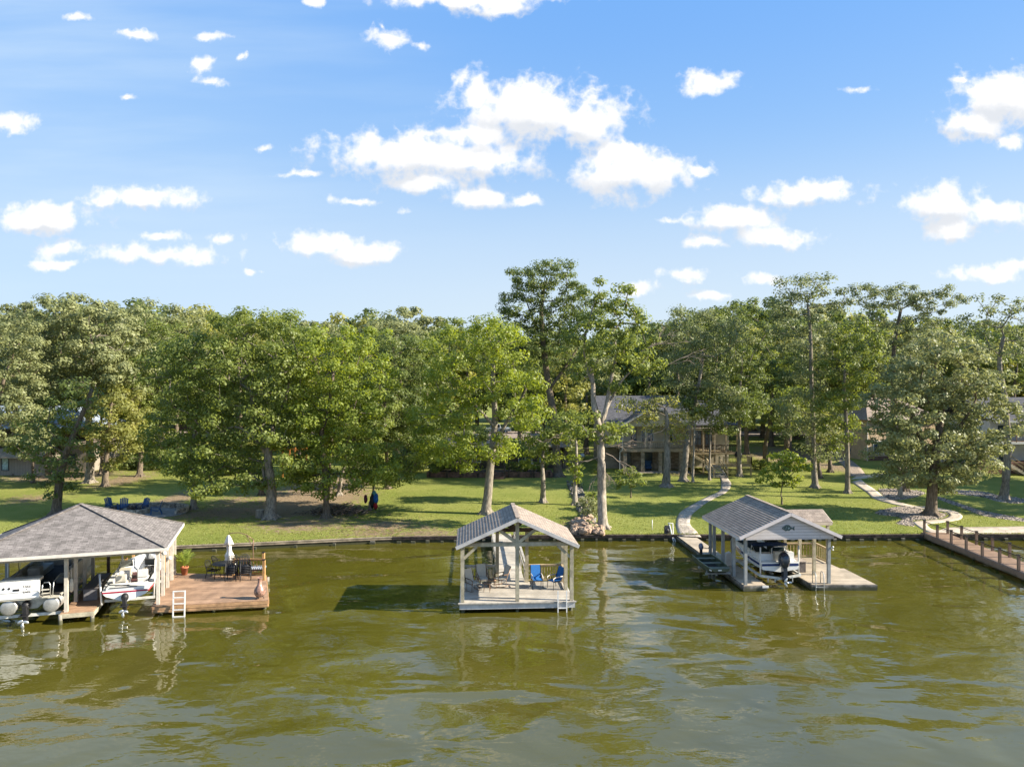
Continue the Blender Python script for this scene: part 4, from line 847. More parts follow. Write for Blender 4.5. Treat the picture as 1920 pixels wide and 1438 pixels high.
# furniture on it
def place(o, fr, x, y, z, rz): 
    p = fr((x, y, z)); o.location = p; o.rotation_euler = (0,0,rz); return o
bc = sling_chair('sling_chair', 'upright blue sling chair in the middle of the right half of the dock', 'chair', BLUEF, 'blue chairs on the middle dock'); place(bc, fm, 1.2, 2.35, ZD+.003, .15)
b2 = dup(bc, fm((2.1,2.1,ZD+.003)), -1.0, 'blue sling chair turned sideways by the dock corner railing', 'blue chairs on the middle dock')
gc = sling_chair('rocking_chair', 'beige sling rocker facing the water, nearest the left front post', 'chair', SLING, 'beige sling rockers', True); place(gc, fm, -2.15, 1.9, ZD+.003, .75)
dup(gc, fm((-1.65,2.7,ZD+.003)), .25, 'beige sling rocker between the other two at the back railing', 'beige sling rockers')
dup(gc, fm((-.72,2.65,ZD+.003)), -1.1, 'beige sling rocker beside the walkway opening', 'beige sling rockers')
tb = small_table('side_table', 'small round bronze side table in front of the middle rocker', BRONZE, group='round side tables'); place(tb, fm, -1.45, 1.75, ZD+.003, 0)
tb2 = dup(tb, fm((-1.15,2.35,ZD+.003)), .4, 'small round bronze side table near the walkway rocker', 'round side tables')
LADM = WHITE
def ladder(name, label, fr, x, y, z0, z1, w_, n, m, lean=.0, frac=None):
    t = thing(name, label, 'ladder', tuple(fr((x, y, 0))))
    for sx in (-1, 1):
        q = MB(fr); q.beam((x+sx*w_/2, y, z0), (x+sx*w_/2, y+lean, z1), .055, .05); q.build('side_rail', m, t)
    for u in (frac or [(i+.6)/n for i in range(n)]):
        z = z0 + (z1-z0)*u; q = MB(fr); q.beam((x-w_/2, y+lean*u, z), (x+w_/2, y+lean*u, z), .06, .04); q.build('rung', m, t)
    return t
ladder('swim_ladder', 'white swim ladder on the front right of the middle dock', fm, 2.2, -.3, -.6, 1.05, .43, 4, LADM, .05, (.08,.27,.49))

# ================================================================ RIGHT BOATHOUSE
fr_ = frame(12.66, 38.5, math.radians(3.5)); ZR = .32
rbh = thing('boathouse', 'boathouse with ridged grey roof and pink-grey gable bearing a fish emblem', 'boathouse', tuple(fr_((0,0,0))))
mb = MB(fr_); boards(mb, (-.12,-.12,ZR), (1.1,-.12,ZR), (1.1,12.35,ZR+.05), (-.12,12.35,ZR+.05), 86); boards(mb, (1.12,4.8,ZR), (3.6,4.8,ZR), (3.6,5.6,ZR), (1.12,5.6,ZR), 6); mb.build('left_pier_boards'.replace('left_','side_'), PALEW, rbh)
DKT = mat('weathered_grey_fascia', (.21,.195,.17), .9, .35, 3, .5, 20, stain=True)
mb = MB(fr_); mb.box(-.18,1.15,-.185,-.125,0.02,ZR-.04); mb.box(-.18,-.125,-.12,12.3,.05,ZR-.04); mb.box(1.105,1.15,-.12,4.7,.05,ZR-.04); mb.build('pier_fascia', DKT, rbh)
mb = MB(fr_); mb.box(.85,1.2,-.24,-.19,ZR-.12,ZR-.01); mb.build('bumper', WHITE, rbh)
mb = MB(fr_); boards(mb, (3.65,-.12,ZR), (7.1,-.35,ZR), (7.15,3.0,ZR), (3.65,3.0,ZR), 22); boards(mb, (3.0,3.02,ZR-.008), (6.95,3.02,ZR-.008), (6.75,5.8,ZR-.008), (3.0,5.8,ZR-.008), 18); mb.build('deck_boards', PALEW, rbh)
mb = MB(fr_); 
mb.add([(3.6,-.18,.0),(7.12,-.42,.0),(7.12,-.42,ZR-.04),(3.6,-.18,ZR-.04),(3.6,-.12,.0),(7.12,-.36,.0),(7.12,-.36,ZR-.04),(3.6,-.12,ZR-.04)], [(0,1,2,3),(4,7,6,5),(3,2,6,7),(0,3,7,4),(1,5,6,2)]); mb.box(3.59,3.645,-.11,5.7,.02,ZR-.04); mb.box(7.16,7.21,-.35,3.0,.02,ZR-.045); mb.build('deck_fascia', DKT, rbh)
for x, y in [(0,0),(0,1.7),(0,3.4),(0,4.9),(0,5.6),(4.65,0),(4.7,1.75),(4.7,3.5),(4.7,5.5)]:
    mb = MB(fr_); mb.box(x-.08,x+.08,y-.08,y+.08,ZR+.003,2.88); mb.build('post', GREYP if (x == 0 or y == 0) else WOODY, rbh)
for x in (.05, 1.0, 3.75, 6.9):
    for y in (.1, 3.0): mb = MB(fr_); mb.tube([(x,y,-1),(x,y,ZR-.05)], .09, 8); mb.build('pile', PILE, rbh)
X0, X1, Y0, Y1, XM, EZ, RZ = -.52, 5.12, -.5, 5.55, 2.3, 3.02, 4.28
mb = MB(fr_); courses(mb, (X0,Y0,EZ), (X0,Y1,EZ), (XM,Y1,RZ), (XM,Y0,RZ), 18, .03); courses(mb, (X1,Y1,EZ), (X1,Y0,EZ), (XM,Y0,RZ), (XM,Y1,RZ), 19, .012); mb.beam((XM,Y0,RZ+.02),(XM,Y1,RZ+.02),.2,.04)
mb.build('roof', SHINGB, rbh)
PINKW = mat('pinkish_white_trim', (.62,.56,.54), .6, .05, 3)
mb = MB(fr_); mb.prism([(-.1,-.32,2.82),(4.78,-.32,2.82),(4.78,-.32,3.02),(XM,-.32,4.12),(-.1,-.32,3.02)], (0,.06,0)); g_ = mb.build('gable', SIDING, rbh)
for xx in (X0, X1):
    mb = MB(fr_); mb.beam((xx,Y0-.02,EZ-.08),(XM,Y0-.02,RZ-.075),.04,.17); mb.build('rake_board', PINKW, rbh)
    mb = MB(fr_); mb.box(xx-.02,xx+.02,Y0+.01,Y1,EZ-.17,EZ-.01); mb.build('eave_board', PINKW, rbh)
mb = MB(fr_); mb.box(-.1,.02+.0,-.25,5.5,2.885,3.0); mb.box(4.6,4.75,-.25,5.5,2.885,3.0); mb.build('side_beam', PINKW, rbh)
# fish emblem on the gable: bream-like outline with fins, tail and eye
fish = [(-.34,.02),(-.30,.07),(-.22,.11),(-.16,.17),(-.06,.19),(.03,.185),(.10,.15),(.15,.09),(.20,.05),(.26,.03),(.31,.09),(.36,.10),(.34,.02),(.35,-.06),(.34,-.13),(.28,-.06),(.22,-.02),(.15,-.04),(.09,-.12),(.03,-.14),(.0,-.11),(-.08,-.13),(-.14,-.15),(-.18,-.11),(-.26,-.06),(-.32,-.02)]
fm_ = mat('fish_emblem_verdigris', (.09,.13,.12), .6, .4, 14)
mb = MB(fr_); mb.prism([(XM-.08+x, -.345, 3.42+y) for x, y in fish], (0,.022,0)); em = mb.build('fish_emblem', fm_, rbh)
mb = MB(fr_); mb.ball((XM-.33,-.35,3.455), .022, .012, .022); mb.beam((XM-.22,-.352,3.36),(XM-.17,-.352,3.52),.012,.012); mb.beam((XM-.1,-.352,3.40),(XM+.0,-.352,3.45),.012,.05); mb.build('fish_detail', mat('emblem_light', (.30,.38,.36), .6), em)
# small roof at the back right
GX0, GX1, GY0, GY1 = 2.6, 6.95, 4.0, 6.6
mb = MB(fr_); courses(mb, (GX0,GY0,2.86), (GX1,GY0,2.86), (GX1,5.25,3.42), (GX0,5.25,3.42), 10, .016); courses(mb, (GX1,GY1,2.86), (GX0,GY1,2.86), (GX0,5.25,3.42), (GX1,5.25,3.42), 10, .016); mb.build('rear_roof', SHINGB, rbh)
mb = MB(fr_); mb.box(GX0,GX1,GY0-.03,GY0+.0,2.68,2.85); mb.beam((GX1+.02,GY0,2.78),(GX1+.02,5.25,3.34),.04,.16); mb.beam((GX1+.02,GY1,2.78),(GX1+.02,5.25,3.34),.04,.16); mb.build('rear_eave_board', mat('tan_trim', (.52,.43,.33), .6, .06, 3), rbh)
for x, y in ((6.75,4.15),(6.7,5.7),(4.1,5.7),(2.9,5.7)): mb = MB(fr_); mb.box(x-.075,x+.075,y-.075,y+.075,ZR,2.72); mb.build('rear_post', WOODY, rbh)
for a, b in (((3.1,5.72,ZR),(6.62,5.72,ZR)), ((6.74,5.6,ZR),(6.74,4.25,ZR))):
    mb = MB(fr_); railing(mb, a, b, posts=False, sp=.2); mb.build('railing', RAILB, rbh)
# boat lift
bl = thing('boat_lift', 'pale steel boat lift cradle under the navy striped deck boat', 'boat lift', tuple(fr_((2.3,1,0))))
mb = MB(fr_)
mb.beam((1.2,.9,.55),(2.35,.75,.42),.08,.12); mb.beam((2.35,.75,.42),(3.5,.9,.55),.08,.12); mb.beam((1.2,3.9,.55),(3.5,3.9,.55),.08,.12); mb.beam((1.2,.9,.56),(1.2,5.0,.56),.08,.12); mb.beam((3.5,.9,.56),(3.5,5.0,.56),.08,.12)
for x in (1.6,2.0,3.0): mb.beam((x,.8,.2),(x,.8,.52),.04,.04)
mb.build('cradle', LIFTM, bl)
for x, y, z1 in ((1.25,1.0,2.1),(3.48,1.1,2.15),(3.4,4.6,2.9)): mb = MB(fr_); mb.tube([(x,y,.55),(x,y,z1)], .045, 8); mb.build('guide_pole', WHITE, bl)
for x in (1.9,2.7): mb = MB(fr_); mb.beam((x,.9,.64),(x,4.6,.66),.12,.08); mb.build('bunk', DKT, bl)
# deck boat
cx_ = 2.36
fb_ = lambda p: fr_((p[0]+cx_, p[1]+.95, p[2]))
db_ = thing('deck_boat', 'white deck boat with navy stripe and folded navy canopy under the fish gable', 'boat', tuple(fb_((0,0,0))))
st = [(0,1.08,.72,1.0,.86,1.26),(1.2,1.12,.70,1.02,.86,1.28),(2.8,1.12,.70,1.0,.88,1.34),(4.2,1.05,.74,.85,.94,1.42),(5.1,.85,.84,.6,1.04,1.48),(5.7,.5,1.0,.3,1.2,1.52),(5.95,.12,1.25,.06,1.4,1.53)]
mb = hull(MB(fb_), st); mb.build('hull', GEL, db_)
mb = MB(fb_)
for i in range(len(st)-1):
    a, b = st[i], st[i+1]
    for s in (-1, 1): mb.add([(s*(a[1]+.006),a[0],a[5]-.20),(s*(b[1]+.006),b[0],b[5]-.20),(s*(b[1]+.008),b[0],b[5]-.08),(s*(a[1]+.008),a[0],a[5]-.08)], [(0,1,2,3)])
mb.box(-1.04,1.04,-.012,-.004,1.06,1.19); mb.build('stripe', NAVYP, db_)
mb = MB(fb_); mb.add([(s*x_,y,z) for (y,x_,z) in [(r[0],r[1],r[5]) for r in st] for s in (-1,1)], [(2*i,2*i+1,2*i+3,2*i+2) for i in range(len(st)-1)]); mb.build('deck', GEL, db_)
mb = MB(fb_); mb.box(-.95,-.18,.55,1.0,1.27,1.62); mb.box(-1.0,-.85,.55,4.1,1.28,1.60); mb.box(.35,1.0,.45,.8,1.27,1.70); mb.box(.85,1.0,.5,3.8,1.28,1.62); mb.build('coaming', GEL, db_)
mb = MB(fb_); mb.box(-.84,.84,1.05,4.3,1.285,1.31); mb.build('cockpit_floor', DARKI, db_)
mb = MB(fb_); mb.add([(-.9,1.02,1.60),(-.12,1.02,1.60),(.1,3.6,1.70),(-.9,3.9,1.66),(-.9,1.02,1.35),(-.12,1.02,1.35),(.1,3.6,1.4),(-.9,3.9,1.4)],[(0,1,2,3),(4,5,1,0),(5,6,2,1),(6,7,3,2),(7,4,0,3)]); mb.build('mooring_cover', TEAL, db_)
mb = MB(fb_); mb.box(.3,.84,2.1,2.5,1.3,1.95); mb.build('console', TEAL, db_); mb = MB(fb_); mb.box(.3,.84,1.35,1.7,1.3,1.75); mb.build('helm_seat', TEAL, db_)
mb = MB(fb_); mb.tube([(-1.0,1.5,1.93),(-.5,1.42,1.95),(0,1.4,1.97),(.6,1.42,1.95),(1.05,1.5,1.92)], [.08,.11,.12,.11,.08], 8); mb.cbox((0,1.8,1.93), 2.0, .6, .05, rx=-.05); mb.build('canopy', NAVY, db_)
for s in (-1,1): mb = MB(fb_); mb.tube([(s*1.0,1.8,1.4),(s*1.0,1.5,1.9)], .02, 6); mb.tube([(s*1.0,.8,1.4),(s*1.0,1.5,1.9)], .015, 6); mb.tube([(s*.98,4.6,1.45),(s*.9,3.3,1.8)], .02, 6); mb.build('canopy_pole', METAL, db_)
mb = MB(fb_); mb.tube([(-.25,.35,1.3),(-.3,.4,1.7),(-.3,.42,1.95),(-.15,.45,2.03),(.35,.45,2.03),(.5,.42,1.95),(.5,.4,1.7),(.45,.35,1.3)], .025, 6); mb.build('arch_rail', WHITE, db_)
mb = MB(fb_); mb.box(-.18,.42,.3,.52,1.28,1.78); mb.build('stern_seat', BEIGEV, db_)
mb = MB(fb_); mb.add([(.3,2.55,1.62),(.88,2.5,1.62),(.9,2.8,1.98),(.25,2.8,2.0),(.3,2.58,1.62),(.88,2.53,1.62),(.9,2.83,1.98),(.25,2.83,2.0)], [(0,1,2,3),(4,7,6,5),(0,3,7,4),(1,5,6,2)]); mb.build('windshield', PLEXI, db_)
outboard(db_, fb_, .1, -.06, 1.06, 1.3, leg=.74)
# jon boat hanging on its own small lift, left of the pier
fj = frame(11.45, 39.5, math.radians(3))
jl = thing('small_lift', 'short dark lift arms holding the green jon boat beside the pier', 'boat lift', tuple(fj((0,0,0))))
for y in (.6, 1.9):
    mb = MB(fj); mb.beam((-.5,y,.52),(.95,y,.52),.08,.09); mb.beam((-.42,y,.50),(-.42,y,.68),.05,.05); mb.build('lift_arm', GREYP, jl)
fj2 = lambda p: fj((p[0]+.1, p[1], p[2]))
jb = thing('jon_boat', 'small olive green flat-bottomed jon boat hanging left of the right pier', 'boat', tuple(fj((0,0,0))))
st = [(-.2,.50,.80,.36,.80,.98),(.3,.58,.66,.48,.66,.98),(1.4,.64,.60,.54,.60,1.0),(2.6,.62,.60,.54,.60,1.0),(3.1,.60,.62,.52,.62,1.0)]
hull(MB(fj2), st).build('hull', OLIVE, jb)
OGS = mat('olive_grey_seat', (.13,.15,.12), .6, .1); mb = MB(fj2); mb.add([(s*(r[1]-.02), r[0], r[5]-.012) for r in st[:2] for s in (-1,1)], [(0,1,3,2)]); mb.build('bow_deck', OGS, jb)
for y_ in (1.2, 2.3): mb = MB(fj2); mb.box(-.56,.56,y_,y_+.3,.9,.93); mb.build('thwart', OGS, jb)
mb = MB(fj2); mb.box(-.5,.5,.32,3.0,.61,.63); mb.build('floor', DARKI, jb)
for s in (-1,1): mb = MB(fj2); mb.tube([(s*r[1],r[0],r[5]) for r in st], .022, 6); mb.build('gunwale', mat('olive_edge', (.20,.23,.17), .5), jb)
mb = MB(fj2); mb.cbox((-.52,-.02,.86), .01, .3, .07, rz=.1); mb.box(-.15,.05,-.215,-.205,.86,.93); mb.build('registration_decal', WHITE, jb)
mb = MB(fj2); mb.ball((0,3.25,1.42), .14,.2,.22); c_ = mb.build('outboard_motor', mat('small_motor_grey', (.12,.13,.18), .25, .1, 4, spec=.5), jb)
mb = MB(fj2); mb.prism([(-.06,3.12,.2),(-.06,3.3,.2),(-.06,3.34,1.28),(-.06,3.14,1.28)], (.12,0,0)); mb.tube([(.0,3.1,1.4),(.28,2.75,1.42),(.34,2.7,1.55)], .025, 6); mb.build('outboard_motor', BLACKM, jb)
# hose box, dock box, pool ladder, life ring hook
hb = MB(fr_); p0 = fr_((.62,4.1,ZR)); t = thing('hose_box', 'white pointed utility box standing on the right pier', 'box', tuple(p0)); fx = frame(p0.x, p0.y, .06, ZR)
mb = MB(fx); mb.prism([(-.22,-.15,.003),(.22,-.15,.003),(.22,-.15,.62),(0.05,-.15,.82),(-.22,-.15,.72)], (0,.3,0)); mb.build('case', TRIM, t); mb = MB(fx); mb.cbox((.16,0,1.25),.1,.1,.55); mb.tube([(.16,0,.7),(.16,0,1.0)],.02,6); mb.build('meter', GREYV, t)
p0 = fr_((4.05,2.6,ZR)); t = thing('dock_box', 'dark slatted storage box with pale lid on the right boathouse deck', 'storage box', tuple(p0)); fx = frame(p0.x, p0.y, .06, ZR)
mb = MB(fx)
for i in range(9): mb.box(-.42+i*.094,-.42+i*.094+.086,-.34,-.32,.004,.60)
mb.box(-.41,.41,-.318,.55,.004,.59); mb.build('body', mat('dark_box_slats', (.14,.125,.12), .8, .2, 5, island=.2), t); mb = MB(fx); mb.box(-.46,.46,-.38,.6,.602,.65); mb.build('lid', mat('grey_box_lid', (.36,.31,.27), .7), t)
t = thing('grab_rail_ladder', 'chrome curved grab rails of the ladder at the right deck front', 'ladder', tuple(fr_((3.95,-.2,0))))
for x in (3.8, 4.25): mb = MB(fr_); mb.tube([(x,.12,ZR),(x,.12,.85),(x,.04,.97),(x,-.12,.98),(x,-.24,.88),(x,-.27,.3),(x,-.27,-.6)], .022, 8); mb.build('side_rail', METAL, t)
for z in (-.35,-.05,.2): mb = MB(fr_); mb.beam((3.8,-.27,z),(4.25,-.27,z),.05,.03); mb.build('rung', METAL, t)
t = thing('spotlight', 'small white spotlight on the right front boathouse post', 'light', tuple(fr_((4.75,-.1,2.3)))); mb = MB(fr_); mb.ball((4.83,-.1,2.32),.06); mb.ball((4.86,-.05,2.16),.05); mb.beam((4.74,-.05,2.25),(4.84,-.08,2.25),.03,.03); mb.build('lamp_head', WHITE, t)

# ================================================================ RED WALKWAY
fw = frame(float(G(1752,1002,.42).x), float(G(1752,1002,.42).y), math.radians(-3.2))
rw = thing('walkway', 'brown red composite board walkway with posts and thin rails at the right edge', 'walkway', tuple(fw((0,0,0))))
mb = MB(fw); boards(mb, (-.7,.4,.50), (.95,.4,.50), (.95,-22,.50), (-.7,-22,.50), 28, .03, .012); mb.build('deck_boards', COMP, rw)
mb = MB(fw); mb.box(-.76,-.705,-22,.35,.14,.47); mb.box(.955,1.01,-22,.35,.14,.47); mb.build('side_board', COMP, rw)
for sx in (-.62, .87):
    for k in range(9):
        y = .15 - k*1.72 - (.25 if sx > 0 else 0); mb = MB(fw); mb.box(sx-.065,sx+.065,y-.065,y+.065,.505,1.38); ps = mb.build('post', COMP, rw); mb = MB(fw); mb.cbox((sx,y,1.40),.16,.16,.04); mb.build('post_cap', BLACKM, ps)
    mb = MB(fw); mb.beam((sx,.15,1.32),(sx,-13.9,1.32),.045,.045); mb.beam((sx,.15,1.22),(sx,-13.9,1.22),.02,.02); mb.build('rail', BLACKM, rw)
for k in range(6): mb = MB(fw); mb.tube([(-.5,-.8-k*2.4,-1),(-.5,-.8-k*2.4,.3)],.1,8); mb.build('pile', PILE, rw)
# ================================================================ LEFT BOATHOUSE
fl_ = frame(-17.2, 34.5, math.radians(18)); ZL = .5
lb = thing('boathouse', 'left boathouse with hipped grey shingle roof sheltering two boats', 'boathouse', tuple(fl_((0,0,0))))
U0, U1, V0, V1, EZ, AZ = -8.15, .48, -.78, 5.5, 3.40, 5.20
A_ = (-3.85, 2.35, AZ)
cs = [(U0,V0,EZ),(U1,V0,EZ),(U1,V1,EZ),(U0,V1,EZ)]
mb = MB(fl_)
for i in range(4):
    a, b = cs[i], cs[(i+1)%4]; mb.add([a, b, A_], [(0,1,2)])
mb.add([(x,y,z-.03) for x,y,z in cs], [(0,3,2,1)])
mb.build('roof', SHINGLE, lb)
for i in range(4):
    a = Vector(cs[i]); mb = MB(fl_); mb.beam(a+Vector((0,0,.015)), Vector(A_)+Vector((0,0,.02)), .2, .03); mb.build('hip_cap', SHINGLE, lb)
FASC = mat('pale_fascia', (.60,.56,.50), .6, .08, 3)
mb = MB(fl_); mb.box(U0-.03,U1+.03,V0-.05,V0-.012,EZ-.15,EZ-.005); mb.box(U1+.005,U1+.04,V0-.01,V1,EZ-.15,EZ-.005); mb.box(U0-.04,U0-.005,V0-.01,V1,EZ-.15,EZ-.005); mb.box(U0,U1,V1+.01,V1+.04,EZ-.15,EZ-.005); mb.build('fascia', FASC, lb)
mb = MB(fl_)
for u in (-7.85,-3.92,0): mb.box(u-.06,u+.06,-.5,5.3,3.12,3.24)
mb.box(-7.9,.08,-.08,.06,3.0,3.12); mb.box(-7.9,.08,5.0,5.12,3.0,3.12); mb.build('beam', WOODG, lb)
LP = [(u, v) for u in (-7.85,-3.92) for v in (.1,1.75,3.4,5.05)] + [(0,v) for v in (0,1.5,3.0,4.5,5.6)]
for u, v in LP:
    mb = MB(fl_); mb.box(u-.075,u+.075,v-.075,v+.075,ZL+.003 if u > -7 else -.8,3.0); mb.build('post', mat('grey_beige_post', (.50,.46,.39), .7, .12, 3, .2, 20) if u > -5 else GREYP, lb)
mb = MB(fl_); boards(mb, (-4.12,-.12,ZL), (-2.75,-.12,ZL), (-2.75,6.2,ZL), (-4.12,6.2,ZL), 44); mb.build('finger_pier_boards', REDW, lb)
mb = MB(fl_); mb.box(-4.16,-2.7,-.2,-.125,ZL-.22,ZL-.03); mb.box(-4.18,-4.125,-.12,6.2,ZL-.22,ZL-.04); mb.box(-2.745,-2.69,-.12,6.2,ZL-.22,ZL-.04); mb.build('pier_fascia', WOODY, lb)
for u, v in ((-4.1,-.15),(-2.8,-.1),(-4.1,3),(-2.8,3),(.0,1.0),(0,4.0)): mb = MB(fl_); mb.tube([(u,v,-1),(u,v,ZL-.06)], .09, 8); mb.build('pile', PILE, lb)
# open sun deck, slightly skewed
FL, FR, BR, BL = Vector((-17.35,34.25,ZL)), Vector((-12.1,35.2,ZL)), Vector((-13.85,39.9,ZL)), Vector((-19.1,40.2,ZL))
mb = MB(); boards(mb, FL, FR, BR, BL, 38); mb.build('deck_boards', REDW, lb)
mb = MB()
for a, b in ((FL,FR),(FR,BR),(BR,BL),(BL,FL)):
    n_ = (b-a).cross(Vector((0,0,1))).normalized()*.035
    mb.beam(a+n_-Vector((0,0,.11)), b+n_-Vector((0,0,.11)), .05, .14); mb.beam(a+n_*.6-Vector((0,0,.27)), b+n_*.6-Vector((0,0,.27)), .05, .15)
mb.build('deck_fascia', REDF, lb)
for p in (FL.lerp(FR,.05), FL.lerp(FR,.5), FL.lerp(FR,.95), FR.lerp(BR,.9)): mb = MB(); mb.tube([(p.x,p.y+.3,-1),(p.x,p.y+.3,ZL-.1)], .1, 8); mb.build('pile', PILE, lb)
mb = MB(fl_); boards(mb, (-2.5,5.9,ZL-.02), (-1.0,5.9,ZL-.02), (-1.0,14.2,ZL-.06), (-2.5,14.2,ZL-.06), 22); boards(mb, (-2.7,5.6,ZL-.005), (0,5.6,ZL-.005), (0,6.4,ZL-.005), (-2.7,6.4,ZL-.005), 6); mb.build('walkway_boards', REDW, lb)
for u in (-2.6,-.95):
    for v in (6.6,8.6,10.8): mb = MB(fl_); mb.box(u-.06,u+.06,v-.06,v+.06,-.8,1.45); mb.build('walkway_post', CEDAR, lb)
def at(px, py, z): return G(px, py, z)
R0, R1 = at(438,1079,ZL), BR + Vector((-.08,-.1,0))
mb = MB(); railing(mb, R0, R1, h=.92, sp=.17, posts=True, pw=.12); mb.build('railing', CEDAR, lb)
R2 = R1 + (FR-BR).normalized()*1.1
mb = MB(); mb.beam(R1, R1+Vector((0,0,1.25)), .13, .13); mb.beam(R2, R2+Vector((0,0,1.1)), .13, .13); mb.beam(R1+Vector((0,0,.92)), R2+Vector((0,0,.92)), .1, .05); mb.build('corner_post', CEDAR, lb)
mb = MB(); 
for q, zt in ((R1,1.27),(R2,1.12)): mb.cbox(q+Vector((0,0,zt)), .15,.15,.05)
mb.build('post_cap', BLACKM, lb)

# --- bowrider
fbw = lambda p: fl_((p[0]-1.48, p[1]+.35, p[2]))
bw = thing('bowrider_boat', 'white open bowrider with dark red stripe hanging in the right slip of the left boathouse', 'boat', tuple(fbw((0,0,0))))
st = [(0,1.0,.66,.86,.98,1.22),(1.2,1.1,.62,.92,.94,1.28),(2.8,1.12,.60,.92,.94,1.38),(4.2,1.0,.66,.74,1.02,1.50),(5.2,.72,.82,.44,1.16,1.6),(5.85,.36,1.06,.16,1.36,1.66),(6.1,.06,1.4,.03,1.55,1.68)]
hull(MB(fbw), st).build('hull', GEL, bw)
mb = MB(fbw)
for i in range(len(st)-1):
    a, b = st[i], st[i+1]
    for s in (-1,1): mb.add([(s*(a[1]+.012),a[0],a[5]-.12),(s*(b[1]+.012),b[0],b[5]-.12),(s*(b[1]+.014),b[0],b[5]-.04),(s*(a[1]+.014),a[0],a[5]-.04)], [(0,1,2,3)])
mb.box(-1.0,1.0,-.016,-.006,1.13,1.20); mb.build('stripe', REDP, bw)
mb = MB(fbw)
rim = [(r[0], r[1], r[5]) for r in st]
mb.add([(s*x_,y,z) for (y,x_,z) in rim[:1]+[(.95,1.08,1.30)] for s in (-1,1)], [(0,1,3,2)])         # sun pad / engine hatch deck
mb.box(-.85,.85,.05,.9,1.25,1.36)
for s in (-1,1):
    for i in range(1, 6):
        a, b = rim[i], rim[i+1]; mb.add([(s*a[1],a[0],a[2]),(s*b[1],b[0],b[2]),(s*max(0,b[1]-.26),b[0],b[2]+.03),(s*(a[1]-.26),a[0],a[2]+.03),(s*max(0,b[1]-.28),b[0],b[2]-.4),(s*(a[1]-.28),a[0],a[2]-.4)], [(0,1,2,3),(3,2,4,5)])
mb.build('deck', GEL, bw)
mb = MB(fbw); mb.box(-.82,.82,.95,4.6,.96,1.0); mb.build('cockpit_floor', mat('maroon_carpet', (.09,.035,.035), .9), bw)
for (x, y, m_) in ((-.42,1.15,BEIGEV),(.42,1.9,WHITE),(-.42,1.9,WHITE)):
    mb = MB(fbw); mb.box(x-.25,x+.25,y,y+.5,1.0,1.32); mb.box(x-.25,x+.25,y-.02,y+.1,1.33,1.72); mb.build('seat', m_, bw, .04)
for a_ in (-.84,.3): mb = MB(fbw); mb.box(a_,a_+.54,2.9,3.4,1.0,1.55); mb.build('console', BEIGEV, bw)
for s in (-1,1):
    mb = MB(fbw); mb.add([(s*.92,2.6,1.42),(s*.9,3.35,1.55),(s*.28,3.5,1.58),(s*.88,2.75,1.62),(s*.80,3.2,1.92),(s*.28,3.3,1.94)], [(0,1,4,3),(1,2,5,4)]); ws = mb.build('windshield', PLEXI, bw)
    mb = MB(fbw); mb.tube([(s*.92,2.6,1.44),(s*.88,2.75,1.64),(s*.80,3.2,1.94),(s*.28,3.3,1.96)], .018, 6); mb.build('windshield_frame', METAL, ws)
mb = MB(fbw); mb.tube([(.55+math.cos(a)*.17, 2.78-.03*math.sin(a), 1.5+math.sin(a)*.17) for a in [k*PI/6 for k in range(13)]], .018, 6); mb.build('steering_wheel', BLACKM, bw)
mb = MB(fbw); mb.beam((-.7,.03,1.37),(.5,.03,1.37),.05,.02); mb.beam((-.5,.4,1.375),(.1,.4,1.375),.08,.02); mb.build('swim_step_trim', BLACKM, bw)
sterndrive(bw, fbw, 0, -.02, .95, 1.0)
bl2 = thing('boat_lift', 'white guide poles and cradle beam of the lift holding the bowrider', 'boat lift', tuple(fl_((-1.5,1,0))))
for v_ in (1.4,4.4): mb = MB(fl_); mb.beam((-2.6,v_,.5),(-.35,v_,.5),.08,.12); mb.build('cradle_beam', LIFTM, bl2)
for p, q in (((-2.55,.55,.55),(-2.68,.75,2.0)), ((-.42,1.5,.55),(-.35,1.5,2.35)), ((-2.35,4.6,.55),(-2.5,4.7,3.0))): mb = MB(fl_); mb.tube([p, q], .045, 8); mb.build('guide_pole', WHITE, bl2)

# --- pontoon boat
fp = lambda p: fl_((p[0]-5.38, p[1]+.05, p[2]))
pb = thing('pontoon_boat', 'white tri-hull pontoon boat with lettered stern panel at the left edge', 'boat', tuple(fp((0,0,0))))
TUB = mat('pontoon_aluminium', (.50,.49,.46), .35, .15, 4, metal=.6, spec=.5)
for x in (-.85, .85):
    mb = MB(fp); mb.tube([(x,-.02,.9),(x,0,.9),(x,5.8,.9),(x,6.5,1.0),(x,6.9,1.12)], [.30,.34,.34,.25,.05], 20); mb.build('pontoon_tube', TUB, pb)
mb = MB(fp); mb.prism([(-.62,.3,1.24),(.62,.3,1.24),(.62,.3,1.1),(.22,.3,.72),(-.22,.3,.72),(-.62,.3,1.1)], (0,1.3,0)); mb.build('motor_pod', TUB, pb)
mb = MB(fp); mb.box(-1.2,1.2,-.1,6.6,1.25,1.31); mb.build('deck', BEIGEV, pb)
mb = MB(fp); mb.box(-1.12,1.12,.2,6.4,1.312,1.32); mb.build('floor', DARKI, pb)
mb = MB(fp); mb.box(-1.22,.42,-.14,.02,1.30,2.12); sp_ = mb.build('stern_panel', GEL, pb, .05)
mb = MB(fp); mb.box(-1.21,.42,-.02,.55,2.05,2.2); mb.build('sun_pad', BEIGEV, pb, .06)
mb = MB(fp)
for x in (-1.0,-.78): mb.lathe((0,0,0), [(.001,0)]*2, 3) if False else mb.cbox((x,-.147,1.83), .09,.02,.09, ry=.78)
mb.cbox((-.5,-.147,1.74), .25,.02,.09); mb.beam((-1.2,-.146,1.62),(.4,-.146,1.62),.01,.012); mb.build('stern_vent', BLACKM, sp_)
